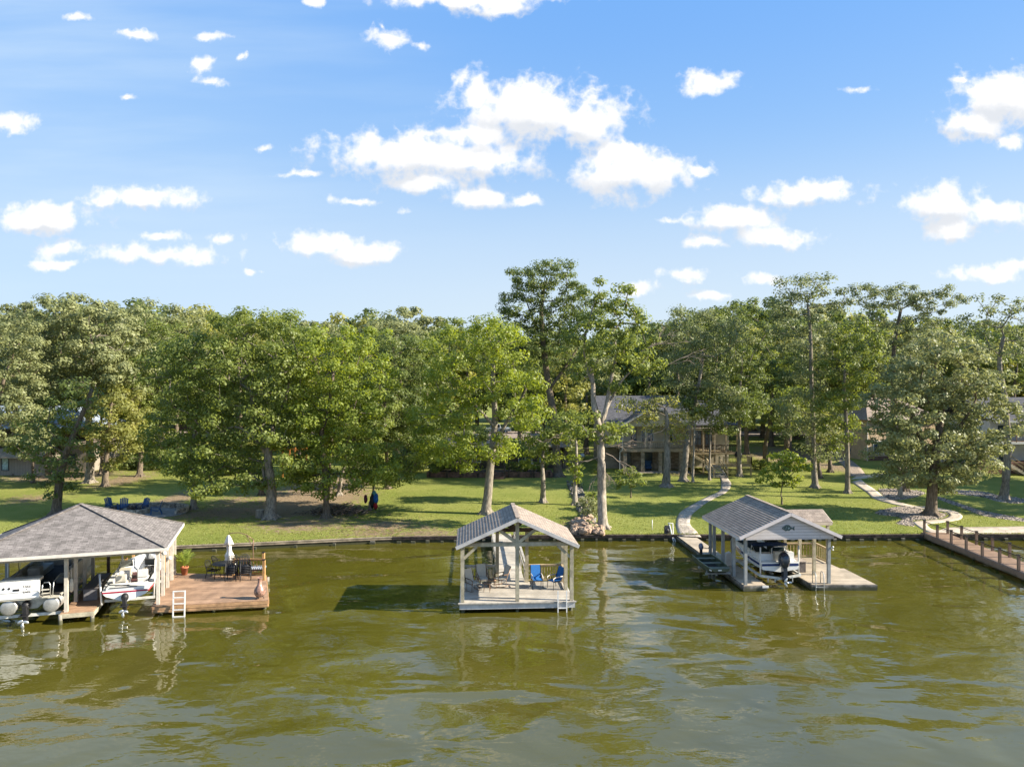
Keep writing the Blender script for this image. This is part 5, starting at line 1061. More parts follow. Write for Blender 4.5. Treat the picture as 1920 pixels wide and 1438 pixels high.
def text(body, size, loc_fr, fr, m, parent, name='lettering'):
    cu = bpy.data.curves.new(name, 'FONT'); cu.body = body; cu.size = size; cu.extrude = .003; cu.align_x = 'CENTER'; cu.align_y = 'CENTER'
    tmp = bpy.data.objects.new('tmp', cu); COL.objects.link(tmp); dg = bpy.context.evaluated_depsgraph_get(); me = bpy.data.meshes.new_from_object(tmp.evaluated_get(dg)); bpy.data.objects.remove(tmp)
    q = MB(fr); q.add([(loc_fr[0]+v.co.x, loc_fr[1]-v.co.z, loc_fr[2]+v.co.y) for v in me.vertices], [tuple(p.vertices) for p in me.polygons]); return q.build(name, m, parent)
INK = mat('brown_lettering', (.10,.07,.05), .6)
for i, wd in enumerate(('TAKE','IT','EASY')): text(wd, (.135,.09,.135)[i], (-.08,-.146,1.87-.125*i), fp, INK, sp_)
mb = MB(fp)
for x in (-1.18, 1.16): mb.box(x-.02,x+.02,.3 if x<0 else 1.1,6.3,1.34,2.0)
mb.box(-1.15,1.15,6.28,6.32,1.34,2.0); mb.build('side_fence', BEIGEV, pb)
for x in (-1.18, 1.16): mb = MB(fp); mb.tube([(x,.3 if x<0 else 1.1,2.03),(x,6.3,2.03)], .022, 6); mb.build('top_rail', METAL, pb)
for x0 in (.52, .92):
    mb = MB(fp); mb.tube([(x0,-.08,1.3),(x0,-.08,1.85),(x0+.06,-.06,1.98),(x0+.26,-.06,1.98),(x0+.32,-.08,1.85),(x0+.32,-.08,1.3)] if x0 < .7 else [(x0,-.02,1.3),(x0,.1,1.9),(x0+.05,.25,2.02),(x0+.05,.8,2.05)], .022, 6); mb.build('gate_rail', METAL, pb)
mb = MB(fp)
for k in range(3): mb.cbox((.69,-.2-.04*k,1.34+.18*k), .3,.14,.025)
mb.build('boarding_step', BEIGEV, pb)
for (x0,x1,y0,y1) in ((-1.12,-.5,.7,2.2),(-1.12,-.5,3.6,5.6),(.45,1.1,2.2,3.0),(.5,1.12,3.8,5.8)):
    mb = MB(fp); mb.box(x0,x1,y0,y1,1.325,1.68); mb.build('seat', GREYV, pb, .07); mb = MB(fp)
    if x0 < 0: mb.box(x0-.02,x0+.14,y0,y1,1.68,2.05)
    else: mb.box(x1-.14,x1+.02,y0,y1,1.68,2.05)
    mb.build('seat_back', GREYV, pb, .06)
mb = MB(fp); mb.box(-.85,-.3,2.5,3.1,1.325,2.1); mb.build('helm_console', GREYV, pb, .06)
for y in (2.0, 2.6): mb = MB(fp); mb.tube([(-1.15,2.4,2.0),(-1.1,y,2.9),(1.1,y,2.9),(1.15,2.4,2.0)], .018, 6); mb.build('canopy_bow', METAL, pb)
sterndrive(pb, fp, -.2, .28, .95, 1.1)
bl3 = thing('boat_lift', 'long pale lift beam under the pontoon boat with white guide poles', 'boat lift', tuple(fl_((-5.4,1,0))))
for v_ in (.25,4.2): mb = MB(fl_); mb.beam((-7.7,v_,.46),(-4.15,v_,.46),.1,.13); mb.build('cradle_beam', LIFTM, bl3)
for u, v in ((-7.3,1.6),(-7.2,3.1),(-4.22,4.3)): mb = MB(fl_); mb.tube([(u,v,.5),(u,v,2.9)], .04, 8); mb.build('guide_pole', WHITE, bl3)
# objects on the finger pier
p0 = fl_((-3.3,1.9,ZL)); t = thing('storage_box', 'long grey storage box on the finger pier between the two slips', 'storage box', tuple(p0)); fx = frame(p0.x, p0.y, math.radians(18), ZL)
mb = MB(fx); mb.box(-.30,.32,-.2,2.7,.004,.56); mb.build('body', mat('grey_resin', (.17,.17,.18), .6, .1, 5), t, .02); mb = MB(fx); mb.box(-.34,.36,-.24,2.74,.562,.62); mb.build('lid', mat('grey_resin_lid', (.11,.10,.10), .7, .1, 5), t, .02)
p0 = fl_((-3.15,4.9,ZL)); t = thing('sign_post', 'dark post carrying a white and blue notice under the boathouse roof', 'sign', tuple(p0)); fx = frame(p0.x, p0.y, math.radians(18), ZL)
mb = MB(fx); mb.box(-.07,.07,-.07,.07,.003,1.7); mb.build('post', WOODB, t); mb = MB(fx); mb.box(-.17,.17,-.10,-.075,1.45,1.85); bd = mb.build('panel', WHITE, t); mb = MB(fx); mb.box(-.13,.13,-.108,-.102,1.62,1.78); mb.build('print', mat('sign_blue', (.12,.35,.60), .5), bd)
# deck furniture
def lfr(px, py, rz=0.0, z=ZL): p = G(px, py, z+.003); return p, frame(p.x, p.y, rz, z+.003)
p0, fx = lfr(346, 1077); t = thing('potted_palm', 'small feathery palm in a terracotta pot at the back of the red deck', 'potted plant', tuple(p0))
mb = MB(fx); mb.lathe((0,0,0), [(.15,0),(.20,.38),(.225,.38),(.225,.45),(.19,.45),(.18,.40)], 18); mb.build('pot', TERRA, t)
rp = random.Random(3); mb = MB(fx)
for k in range(26):
    a = rp.random()*2*PI; L = rp.uniform(.55,1.05); lean = rp.uniform(.15,.9); pts = []
    for q in range(7):
        u = q/6; pts.append(Vector((math.cos(a)*lean*L*u*.75, math.sin(a)*lean*L*u*.75, .42 + L*u*(1-.35*lean*u))))
    mb.tube(pts, .007, 3, cap=False)
    for q in range(2, 7):
        for s in (-1, 1):
            dirv = (pts[q]-pts[q-1]).normalized(); side = dirv.cross(Vector((0,0,1)))
            side = side.normalized()*s if side.length > .01 else Vector((s,0,0)); b_ = pts[q]; e = b_ + side*.20 + dirv*.14 - Vector((0,0,.05)); mb.add([b_, b_+dirv*.05, e], [(0,1,2)]); b2_ = (pts[q]+pts[q-1])/2; mb.add([b2_, b2_+dirv*.05, b2_+side*.19+dirv*.12-Vector((0,0,.04))], [(0,1,2)])
mb.build('fronds', leafmat('leaf_palm', (.36,.42,.10), (.20,.27,.06), .45), t)
p0, fx = lfr(487, 1122); t = thing('chiminea', 'round-bellied clay chiminea on a low iron stand at the red deck corner', 'chiminea', tuple(p0))
mb = MB(fx); mb.lathe((0,0,.10), [(.10,0),(.20,.05),(.27,.17),(.285,.28),(.25,.40),(.17,.52),(.11,.62),(.095,.78),(.10,.90),(.14,.95),(.13,.95),(.08,.90)], 20); mb.build('body', CLAY, t)
mb = MB(fx); 
for k in range(3): a = k*2.09; mb.tube([(math.cos(a)*.14,math.sin(a)*.14,.16),(math.cos(a)*.22,math.sin(a)*.22,0)], .015, 6)
mb.tube([(math.cos(k*PI/6)*.17,math.sin(k*PI/6)*.17,.12) for k in range(13)], .012, 6); mb.build('stand', BLACKM, t)
p0, fx = lfr(420, 1080); tbl = thing('patio_table', 'black mesh patio table under the collapsed umbrella', 'table', tuple(p0))
mb = MB(fx); mb.lathe((0,0,.70), [(.001,0),(.62,0),(.64,.02),(.62,.035),(.001,.035)], 24); mb.build('table_top', BLACKM, tbl)
for k in range(4): a = k*PI/2+.4; mb = MB(fx); mb.tube([(math.cos(a)*.45,math.sin(a)*.45,.70),(math.cos(a)*.38,math.sin(a)*.38,.3),(math.cos(a)*.5,math.sin(a)*.5,0)], .022, 6); mb.build('leg', BLACKM, tbl)
def mesh_chair(label, group):
    t = thing('patio_chair', label, 'chair', (0,0,0), group)
    mb = MB()
    for k in range(7): mb.tube([(-.24,-.24+k*.075,.42),(0,-.24+k*.075,.405),(.24,-.24+k*.075,.42)], .016, 4)
    mb.tube([(-.24,-.25,.42),(.24,-.25,.42),(.25,.24,.42),(-.25,.24,.42),(-.24,-.25,.42)], .02, 5); mb.build('seat', BLACKM, t)
    mb = MB(); mb.tube([(-.24,.23,.42),(-.26,.36,.85),(-.12,.40,.95),(.12,.40,.95),(.26,.36,.85),(.24,.23,.42)], .021, 5)
    for k in range(5): x = -.17+k*.085; mb.tube([(x,.25,.44),(x*1.05,.385,.9)], .014, 4)
    mb.build('backrest', BLACKM, t)
    for sx in (-1,1):
        mb = MB(); mb.tube([(sx*.25,-.22,.42),(sx*.28,-.26,0)], .02, 5); mb.build('leg', BLACKM, t); mb = MB(); mb.tube([(sx*.24,.22,.42),(sx*.27,.32,0)], .02, 5); mb.build('leg', BLACKM, t)
        mb = MB(); mb.tube([(sx*.26,-.22,.40),(sx*.28,-.24,.62),(sx*.27,.1,.64),(sx*.26,.30,.64)], .02, 5); mb.build('armrest', BLACKM, t)
    return t
mc = mesh_chair('black mesh chair at the left side of the patio table', 'black patio chairs around the table'); p, _ = lfr(400,1083); mc.location = p; mc.rotation_euler = (0,0,1.4)
for px, py, rz, lb_ in ((412,1071,2.6,'black mesh chair pushed in behind the table, left of the umbrella cloth'),(452,1074,3.5,'black mesh chair standing between table and railing')):
    p, _ = lfr(px, py); dup(mc, p, rz, lb_, 'black patio chairs around the table')
for px, py, rz, nm, cnt in ((434,1088,.2,'front stack before the table',5),(459,1087,.5,'stack nearest the striped bench',5)):
    p, _ = lfr(px, py)
    for k in range(cnt): dup(mc, p+Vector((0,.02*k,.085*k)), rz, 'black mesh chair in the %s, %s from the bottom' % (nm, ('lowest','second','third','fourth','topmost')[k]), 'stacked black patio chairs')
p0, fx = lfr(482, 1078, math.radians(6)); t = thing('bench', 'low dark bench with grey striped cushion in the railing corner', 'bench', tuple(p0))
mb = MB(fx); mb.box(-.42,.45,-.22,.25,.30,.36)
for x in (-.36,.39):
    for y in (-.16,.2): mb.box(x-.03,x+.03,y-.03,y+.03,0,.30)
mb.build('frame', BLACKM, t)
stm = bpy.data.materials.new('striped_cushion'); stm.use_nodes = True; tt = stm.node_tree; wv = N(tt, 'ShaderNodeTexWave', i_Scale=2.9, wave_profile='SIN'); cc_ = N(tt, 'ShaderNodeTexCoord'); tt.links.new(cc_.outputs['Object'], wv.inputs['Vector'])
tt.links.new(mixc(tt, smooth(tt, wv.outputs['Fac'], .45, .55), (.14,.17,.22), (.55,.56,.58)), tt.nodes['Principled BSDF'].inputs['Base Color'])
mb = MB(fx); mb.box(-.43,.46,-.24,.27,.362,.47); mb.build('cushion', stm, t, .03)
# cantilever umbrella, collapsed
p0, fx = lfr(475, 1069); t = thing('cantilever_umbrella', 'collapsed off-white umbrella hanging from a curved bronze arm over the patio table', 'umbrella', tuple(p0))
q = p0; top = P(428.5,1003,p0.y-.3)-Vector(fx((0,0,0))); arm = [Vector((0,0,0)),Vector((0,0,.8)),Vector((-.02,0,1.45)),Vector((.02,-.02,1.75)),Vector((-.35,-.08,2.05)),Vector((-.75,-.16,2.2)),Vector((-1.1,-.24,2.2)),Vector((top.x,top.y,top.z+.06))]
mb = MB(fx); mb.tube(arm[:4], .032, 8); mb.tube([arm[2],Vector((-.12,-.02,1.5)),Vector((-.35,-.08,2.03))], .022, 8); mb.build('mast', BRONZE, t)
mb = MB(fx); mb.tube([arm[3]]+arm[4:], .022, 8); mb.build('arm', BRONZE, t)
mb = MB(fx); mb.lathe((0,0,0), [(.32,0),(.32,.05),(.06,.08),(.05,.2)], 16); mb.build('base', BRONZE, t)
c = Vector((top.x, top.y, 0)); zt = top.z
mb = MB(fx); n = 20; prof = [(.03,zt),(.07,zt-.12),(.11,zt-.3),(.155,zt-.52),(.10,zt-.54),(.07,zt-.75),(.085,zt-.95),(.11,zt-1.0),(.15,zt-1.15),(.13,zt-1.3),(.20,zt-1.5),(.24,zt-1.66)]
vs = []
for r, z in prof:
    r *= 1.45
    for k in range(n): rr_ = r*(1+.28*math.cos(k*2*PI/n*5)); vs.append((c.x+rr_*math.cos(2*PI*k/n)+ (zt-z)*.05, c.y+rr_*math.sin(2*PI*k/n), z))
mb.add(vs, [(i*n+k, i*n+(k+1)%n, (i+1)*n+(k+1)%n, (i+1)*n+k) for i in range(len(prof)-1) for k in range(n)], True); mb.build('canopy', CANVAS, t)
# white deck ladder, flood lights
p0 = G(336,1146,.25); fa = frame(p0.x, p0.y, math.radians(10)); ladder('deck_ladder', 'tall white ladder on the front edge of the red deck', fa, 0, -.12, -.55, 1.25, .52, 5, WHITE, .12, (.1,.32,.5,.66,.82,.985))
for px, py, lb_ in ((308,1037,'round white flood light on the front corner post of the left boathouse'),(318,1046,'white flood light lower on the side posts of the left boathouse')):
    q = P(px,py,35.0 if px < 312 else 37.2); t = thing('flood_light', lb_, 'light', tuple(q)); mb = MB(); mb.ball(q, .12,.10,.10); mb.build('lamp_head', WHITE, t); mb = MB(); mb.beam(q, q+Vector((-.2,.05,.0)), .04,.04); mb.build('bracket', TRIM, t)
# fender bag hanging by the pontoon boat
q = fl_((-3.98,.95,1.55)); t = thing('boat_fender', 'long cream fender hanging against the second pier post', 'fender', tuple(q)); mb = MB(); mb.lathe(q+Vector((.1,-.05,-.35)), [(.02,0),(.09,.08),(.10,.4),(.07,.62),(.02,.7)], 12); mb.build('body', BEIGEV, t); mb = MB(); mb.tube([q+Vector((.1,-.05,.33)), q+Vector((.05,.0,.9))], .01, 4); mb.build('rope', WHITE, t)

for (fr, a, b_, lab) in ((fl_, (-3.95,2.6,1.5), (-4.35,3.0,1.6), 'thin white mooring line from a pier post to the pontoon boat'), (fl_, (-2.6,1.8,1.4), (-2.35,2.2,1.25), 'thin white mooring line holding the bowrider to its guide pole'), (fr_, (0.0,1.7,1.5), (1.2,2.2,1.4), 'thin white mooring line from the right boathouse post to the deck boat')):
    a, b_ = fr(a), fr(b_); t = thing('mooring_line', lab, 'rope', tuple(a)); mb = MB(); mb.tube([a, a.lerp(b_,.5)-Vector((0,0,.12)), b_], .014, 5); mb.build('rope', WHITE, t)
# ================================================================ HOUSES
def W(px, D): return (px-CX)*D/F
def Z(py, D): return H-(py-CY)*D/F
def win(parent, x0, x1, y, z0, z1, fm=WHITE, gl=GLASS, bars=1, fw_=.07, axis='y'):
    mb = MB()
    def bx(a0,a1,b0,b1,o0,o1):
        if axis == 'y': mb.box(a0,a1,y-o1,y-o0,b0,b1)
        else: mb.box(y-o1,y-o0,a0,a1,b0,b1)
    bx(x0,x1,z0,z0+fw_,0,.06); bx(x0,x1,z1-fw_,z1,0,.06); bx(x0,x0+fw_,z0+fw_,z1-fw_,0,.06); bx(x1-fw_,x1,z0+fw_,z1-fw_,0,.06)
    for i in range(bars): xm = x0+(x1-x0)*(i+1)/(bars+1); bx(xm-.03,xm+.03,z0+fw_,z1-fw_,.01,.055)
    f = mb.build('window', fm, parent); q = MB()
    if axis == 'y': q.box(x0+fw_,x1-fw_,y-.03,y-.012,z0+fw_,z1-fw_)
    else: q.box(y-.03,y-.012,x0+fw_,x1-fw_,z0+fw_,z1-fw_)
    q.build('pane', gl, f); return f
def door(parent, x0, x1, y, z0, z1, m):
    mb = MB(); mb.box(x0,x1,y-.06,y-.004,z0,z1); d = mb.build('door', m, parent); q = MB(); q.box(x0+.1,x1-.1,y-.07,y-.062,z0+.3,z1-.12); q.build('pane', GLASS, d); return d
def gable_roof(parent, x0, x1, y0, y1, ze, zr, axis, m, th=.14, name='roof'):
    mb = MB()
    if axis == 'x':
        ym = (y0+y1)/2; pr = [(y0,ze),(ym,zr),(y1,ze),(y1,ze-th),(ym,zr-th),(y0,ze-th)]; v = [(x, a, b) for x in (x0, x1) for a, b in pr]
    else:
        xm = (x0+x1)/2; pr = [(x0,ze),(xm,zr),(x1,ze),(x1,ze-th),(xm,zr-th),(x0,ze-th)]; v = [(a, y, b) for y in (y0, y1) for a, b in pr]
    mb.add(v, [(0,1,7,6),(1,2,8,7),(3,4,10,9),(4,5,11,10),(5,0,6,11),(2,3,9,8),(0,5,4,1),(1,4,3,2),(6,7,10,11),(7,8,9,10)]); return mb.build(name, m, parent)
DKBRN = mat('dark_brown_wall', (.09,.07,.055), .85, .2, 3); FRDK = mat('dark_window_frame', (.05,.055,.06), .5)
CREAM = mat('cream_stucco', (.58,.50,.38), .9, .08, 2, .3, 30); TANB = mat('tan_fascia_board', (.36,.29,.21), .8, .15, 2, .2, 15)

# --- stone column house
D1 = 80.6; g1 = 1.15; h1 = thing('house', 'two storey stone and cream house with balcony on stone columns and a wooden deck', 'house', (W(1270,D1), D1, g1))
xa, xb, xc = W(1166,D1), W(1292,D1), W(1382,D1+2)
mb = MB(); mb.box(xa+.1,xb,D1+2.6,D1+14,g1-.4,3.72); mb.build('wall', STONEW, h1).__setitem__('label','rough stone lower wall')
mb = MB(); mb.box(xa-1.6,xb,D1+1.6,D1+13.8,3.9,6.62); mb.box(xb+.004,xc-.3,D1+4.2,D1+13.5,g1-.4,6.62); mb.build('wall', CREAM, h1)
mb = MB(); mb.box(xa-1.6,xa+.05,D1+3.4,D1+13.9,g1-.4,3.88); mb.build('wall', TANB, h1)
mb = MB(); mb.box(xa-.1,xb,D1-.2,D1+2.55,3.52,3.88); mb.build('balcony_floor', TANB, h1)
mb = MB(); mb.box(xa-.1,xb+.2,D1-.5,D1+2.55,g1-.35,g1+.06); mb.build('patio_slab', CONC, h1)
for px in (1172,1205,1238,1277): mb = MB(); x = W(px,D1); mb.box(x-.21,x+.21,D1-.1,D1+.35,g1+.062,3.518); mb.build('column', STONEW, h1)
mb = MB(); railing(mb, (xa,D1-.05,3.885), (xb,D1-.05,3.885), h=.78, sp=.2, pw=.14, bal=.05); mb.build('balcony_railing', TANB, h1)
for px in (1168,1211,1250,1289): mb = MB(); x = W(px,D1); mb.box(x-.09,x+.09,D1-.02,D1+.16,3.89,6.4); mb.build('balcony_post', CREAM, h1)
win(h1, W(1207,D1), W(1231,D1), D1+1.6, 4.5, 6.05); win(h1, W(1188,D1), W(1198,D1), D1+1.6, 4.1, 6.05, FRDK, GLASS, 0); win(h1, W(1150,D1), W(1160,D1), D1+1.6, 4.7, 6.0, FRDK, GLASS, 0)
win(h1, W(1250,D1), W(1268,D1), D1+1.6, 4.3, 6.05, WHITE); door(h1, W(1180,D1), W(1191,D1), D1+2.6, g1+.07, 3.3, DKBRN); door(h1, W(1244,D1), W(1262,D1), D1+2.6, g1+.07, 3.3, FRDK); win(h1, W(1212,D1), W(1232,D1), D1+2.6, 1.9, 3.2, FRDK)
gable_roof(h1, xa-2.2, xc+.3, D1+.2, D1+15, 6.55, 9.75, 'x', SHINGD)
gable_roof(h1, xa-.55, W(1295,D1), D1-.7, D1+6.0, 6.35, 8.75, 'y', SHINGD, name='porch_roof')
mb = MB(); xm = (xa-.55+W(1295,D1))/2; mb.prism([(xa-.1,D1-.2,6.42),(W(1292,D1),D1-.2,6.42),(xm,D1-.2,8.45)], (0,.15,0)); mb.build('gable', CREAM, h1)
mb = MB(); mb.beam((xa-.6,D1-.75,6.28),(xm,D1-.75,8.66),.05,.2); mb.build('rake_board', TRIM, h1); mb = MB(); mb.beam((W(1296,D1),D1-.75,6.28),(xm,D1-.75,8.66),.05,.2); mb.build('rake_board', TRIM, h1)
mb = MB(); mb.beam((xa-.05,D1-.75,6.25),(xa-.05,D1-.75,3.8),.09,.09); mb.beam((xa-.05,D1-.75,3.8),(xa-.3,D1-.4,3.5),.09,.09); mb.beam((xa-.3,D1-.4,3.5),(xa-.3,D1-.4,g1+.1),.09,.09); mb.build('downspout', TRIM, h1)
mb = MB(); mb.tube([(xa+.6,D1+4,8.0),(xa+.6,D1+4,8.7)], .09, 8); mb.build('vent_pipe', TRIM, h1)
# raised deck, screened porch, stairs, lower deck
dx0, dx1 = W(1292,D1), W(1380,D1)
mb = MB(); mb.box(dx0,dx1,D1-.8,D1+4.15,3.30,3.40); mb.box(dx0,dx1,D1-.86,D1-.805,3.28,3.62-.2); boards(mb,(dx0,D1-.8,3.47),(dx1,D1-.8,3.47),(dx1,D1+4.1,3.47),(dx0,D1+4.1,3.47),30); mb.build('deck', WOODT, h1)
for px in (1294,1316,1337,1358,1379):
    x = W(px,D1); mb = MB(); mb.box(x-.08,x+.08,D1-.7,D1-.54,g1-.1,3.29); mb.build('deck_post', WOODT, h1); mb = MB(); mb.box(x-.08,x+.08,D1-.7,D1-.54,3.48,6.0); mb.build('porch_post', TANB if px < 1370 else WOODT, h1)
mb = MB(); railing(mb, (dx0+.1,D1-.62,3.48), (dx1,D1-.62,3.48), h=.85, sp=.2, posts=False, bal=.04); mb.build('deck_railing', WOODB, h1)
mb = MB(); mb.box(dx0,W(1362,D1),D1-.8,D1+4.1,6.0,6.25); mb.build('porch_beam', TANB, h1)
for a, b in ((1300,1314),(1319,1334),(1340,1355)): win(h1, W(a,D1), W(b,D1), D1+4.18, 3.6, 5.9, DKBRN, GLASS, 1)
def stairs(parent, a, b, w_, n, m, rail=True, side=(1,0,0)):
    a, b, s = Vector(a), Vector(b), Vector(side)*w_/2; mb = MB()
    for i in range(n):
        p = a.lerp(b, (i+.5)/n); mb.beam(p-s, p+s, .3, .05)
    mb.build('stair_treads', m, parent); mb = MB(); mb.beam(a-s-Vector((0,0,.12)), b-s-Vector((0,0,.12)), .05, .26); mb.beam(a+s-Vector((0,0,.12)), b+s-Vector((0,0,.12)), .05, .26); mb.build('stringer', m, parent)
    if rail:
        for q in (-s, s): mb = MB(); mb.beam(a+q+Vector((0,0,.9)), b+q+Vector((0,0,.9)), .12, .06); mb.beam(a+q+Vector((0,0,.45)), b+q+Vector((0,0,.45)), .05, .05); mb.beam(a+q,a+q+Vector((0,0,.95)),.09,.09); mb.beam(b+q,b+q+Vector((0,0,.95)),.09,.09); mb.build('stair_rail', WOODT, parent)
stairs(h1, (W(1290,D1),D1-1.2,3.45), (W(1322,D1),D1-1.2,2.35), 1.0, 8, WOODT, True, (0,1,0))
lx0, lx1 = W(1322,D1), W(1396,D1)
mb = MB(); boards(mb,(lx0,D1-2.4,2.3),(lx1,D1-2.4,2.3),(lx1,D1-.9,2.3),(lx0,D1-.9,2.3),12); mb.box(lx0,lx1,D1-2.46,D1-2.405,2.05,2.26); mb.build('lower_deck', WOODT, h1)
mb = MB(); railing(mb,(W(1345,D1),D1-2.4,2.3),(lx1,D1-2.4,2.3),h=.85,sp=.16,bal=.045); railing(mb,(lx1,D1-2.4,2.3),(lx1,D1-.9,2.3),h=.85,sp=.16,bal=.045); mb.build('deck_railing', WOODT, h1)
for px in (1324,1345,1372,1395): mb = MB(); x = W(px,D1); mb.box(x-.06,x+.06,D1-2.38,D1-2.26,.9,2.05); mb.build('deck_post', WOODT, h1)
mb = MB()
for i in range(26): x = lx0+1.5+(lx1-lx0-1.5)*i/25; mb.beam((x,D1-2.32,1.1),(x+.3,D1-2.32,2.0),.02,.03)
mb.build('lattice_skirt', WOODT, h1)
stairs(h1, (W(1336,78),78.1,2.3), (W(1352,76.2),76.3,1.15), 1.5, 7, WOODG, True)
p = Vector((W(1376,D1), D1-1.6, 2.31)); t = thing('kettle_grill', 'black domed grill on the lower deck behind its railing', 'grill', tuple(p)); mb = MB(); mb.ball(p+Vector((0,0,1.0)), .42,.42,.42); mb.build('lid', BLACKM, t); mb = MB()
for k in range(3): a = k*2.1; mb.beam(p+Vector((math.cos(a)*.3,math.sin(a)*.3,0)), p+Vector((0,0,.75)), .04,.04)
mb.build('stand', BLACKM, t)
p = Vector((W(1221,D1), D1+1.6, g1+.06)); t = thing('patio_chair', 'dark blue armchair between the stone columns', 'chair', tuple(p)); mb = MB(); mb.cbox(p+Vector((0,0,.35)),.7,.6,.2); mb.build('seat', BLUEA, t); mb = MB(); mb.cbox(p+Vector((0,.3,.75)),.7,.12,.7); mb.build('backrest', BLUEA, t); mb = MB(); mb.cbox(p+Vector((0,0,.12)),.6,.5,.22); mb.build('frame', BLACKM, t)

# --- left grey house
D0 = 77.5; g0 = 1.05; h0 = thing('house', 'grey two storey house with blue-grey metal roof at the left edge', 'house', (W(40,D0), D0, g0))
x0, x1 = W(-140,D0), W(84,D0); x2 = W(172,D0+3)
mb = MB(); mb.box(x0,x1,D0,D0+9,g0-.3,3.35); mb.build('wall', SIDGREY, h0); mb = MB(); mb.box(x1+.002,x2,D0+3,D0+11,g0-.3,4.2); mb.build('wall', SIDGREY, h0)
mb = MB(); mb.add([(x0,D0-.9,3.3),(x1+.3,D0-.9,3.3),(x1+.3,D0+.6,4.15),(x0,D0+.6,4.15),(x0,D0-.9,3.18),(x1+.3,D0-.9,3.18),(x1+.3,D0+.6,3.4),(x0,D0+.6,3.4)], [(0,1,2,3),(0,4,5,1),(1,5,6,2),(4,7,6,5),(0,3,7,4)]); mb.build('skirt_roof', TANB, h0)
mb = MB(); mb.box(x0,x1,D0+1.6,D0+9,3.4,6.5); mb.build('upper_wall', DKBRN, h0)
for px in (-60,-20,20,48,78): mb = MB(); x = W(px,D0); mb.box(x-.1,x+.1,D0+.3,D0+.5,4.0,6.45); mb.build('porch_post', TANB, h0)
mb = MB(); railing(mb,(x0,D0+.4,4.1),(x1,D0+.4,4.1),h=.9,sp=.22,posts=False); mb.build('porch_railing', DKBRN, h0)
win(h0, W(3,D0), W(17,D0), D0, 1.75, 3.15, FRDK, mat('sky_window_glass',(.30,.42,.45),.1,.3,2,spec=.9), 0); win(h0, W(-60,D0), W(-40,D0), D0, 1.75, 3.15, FRDK)
win(h0, W(96,D0), W(112,D0), D0+3, 1.9, 3.3, DKBRN); door(h0, W(45,D0+3)+3.2, W(45,D0+3)+4.2, D0+3, g0, 3.2, DKBRN)
mb = MB(); xr1 = W(118,D0); mb.add([(x0,D0-.6,6.35),(xr1,D0-.6,6.35),(xr1+2.5,D0+4.6,6.35+.0),(xr1+2.5,D0+10,6.35),(x0,D0+10,6.35),(x0,D0+4.6,8.7),(xr1-1.0,D0+4.6,8.7)], [(0,1,6,5),(1,2,6),(2,3,6),(3,4,5,6),(0,4,3,2,1)]); mb.build('roof', METROOF, h0)
mb = MB(); mb.add([(x1-.2,D0+2.5,4.3),(x2+.6,D0+2.5,4.3),(x2+.6,D0+11.5,5.2),(x1-.2,D0+11.5,5.2),(x1-.2,D0+2.5,4.15),(x2+.6,D0+2.5,4.15),(x2+.6,D0+11.5,5.05),(x1-.2,D0+11.5,5.05)], [(0,1,2,3),(4,7,6,5),(0,4,5,1),(1,5,6,2),(2,6,7,3),(3,7,4,0)]); mb.build('side_roof', SHINGP, h0)
h00 = thing('house', 'white house showing in slivers between crowns far behind the grey house', 'house', (W(40,125), 125, 1.9))
mb = MB(); mb.box(W(-90,125),W(72,125),125,133,1.5,9.0); mb.build('wall', PAINTW, h00); gable_roof(h00, W(-95,125), W(77,125), 124.4, 133.6, 9.0, 10.8, 'x', SHINGP); 
for px in (-60,-20,20,50): win(h00, W(px,125), W(px+12,125), 125, 6.0, 7.6)

# --- timber planter wall and low house in the middle
DP = 76.8; pw_ = thing('planter_wall', 'dark red-brown timber retaining wall with upright posts behind the middle lawn', 'retaining wall', (W(920,DP), DP, 1.0))
mb = MB(); XA, XB = W(800,DP), W(1036,DP); TIMB = mat('red_brown_timber', (.17,.10,.075), .85, .25, 2.5, .4, 20, island=.15)
for k in range(4): mb.box(XA,XB,DP,DP+.15,.85+k*.21,.85+k*.21+.2)
mb.build('timber_courses', TIMB, pw_)
for px in (806,838,868,896,928,954,972,996,1001,1030): x = W(px,DP); mb = MB(); mb.box(x-.1,x+.1,DP-.16,DP-.003,.8,1.78); mb.build('post', WOODB, pw_)
mb = MB(); mb.box(XA,XB,DP+.16,DP+3,.9,1.62); mb.build('soil_fill', mat('planting_soil',(.06,.045,.03),.95,.2,5), pw_)
st2 = thing('timber_steps', 'dark timber steps cut into the planter wall', 'steps', (W(932,DP), DP-.8, 1.0)); mb = MB()
for k in range(4): mb.box(W(922,DP),W(944,DP),DP-.95+k*.25,DP-.18,.9+k*.2,.9+(k+1)*.2-.004)
mb.build('treads', TIMB, st2)
for px in (921,946): mb = MB(); x = W(px,DP); mb.box(x-.09,x+.09,DP-.7,DP-.52,.9,2.6); mb.build('newel', WOODB, st2)
hm = thing('house', 'low house in deep shade behind the planter wall with white framed windows', 'house', (W(930,84), 84, 1.2))
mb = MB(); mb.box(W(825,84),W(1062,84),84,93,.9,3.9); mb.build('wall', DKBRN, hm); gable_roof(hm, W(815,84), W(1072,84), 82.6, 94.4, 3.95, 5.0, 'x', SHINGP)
for a, b in ((845,862),(885,902),(972,998),(1012,1028)): win(hm, W(a,84), W(b,84), 84, 1.9, 3.3, WHITE)
mb = MB(); mb.box(W(975,83.4),W(1000,83.4),82.9,83.4,1.85,1.95); mb.build('window_shelf', WHITE, hm)
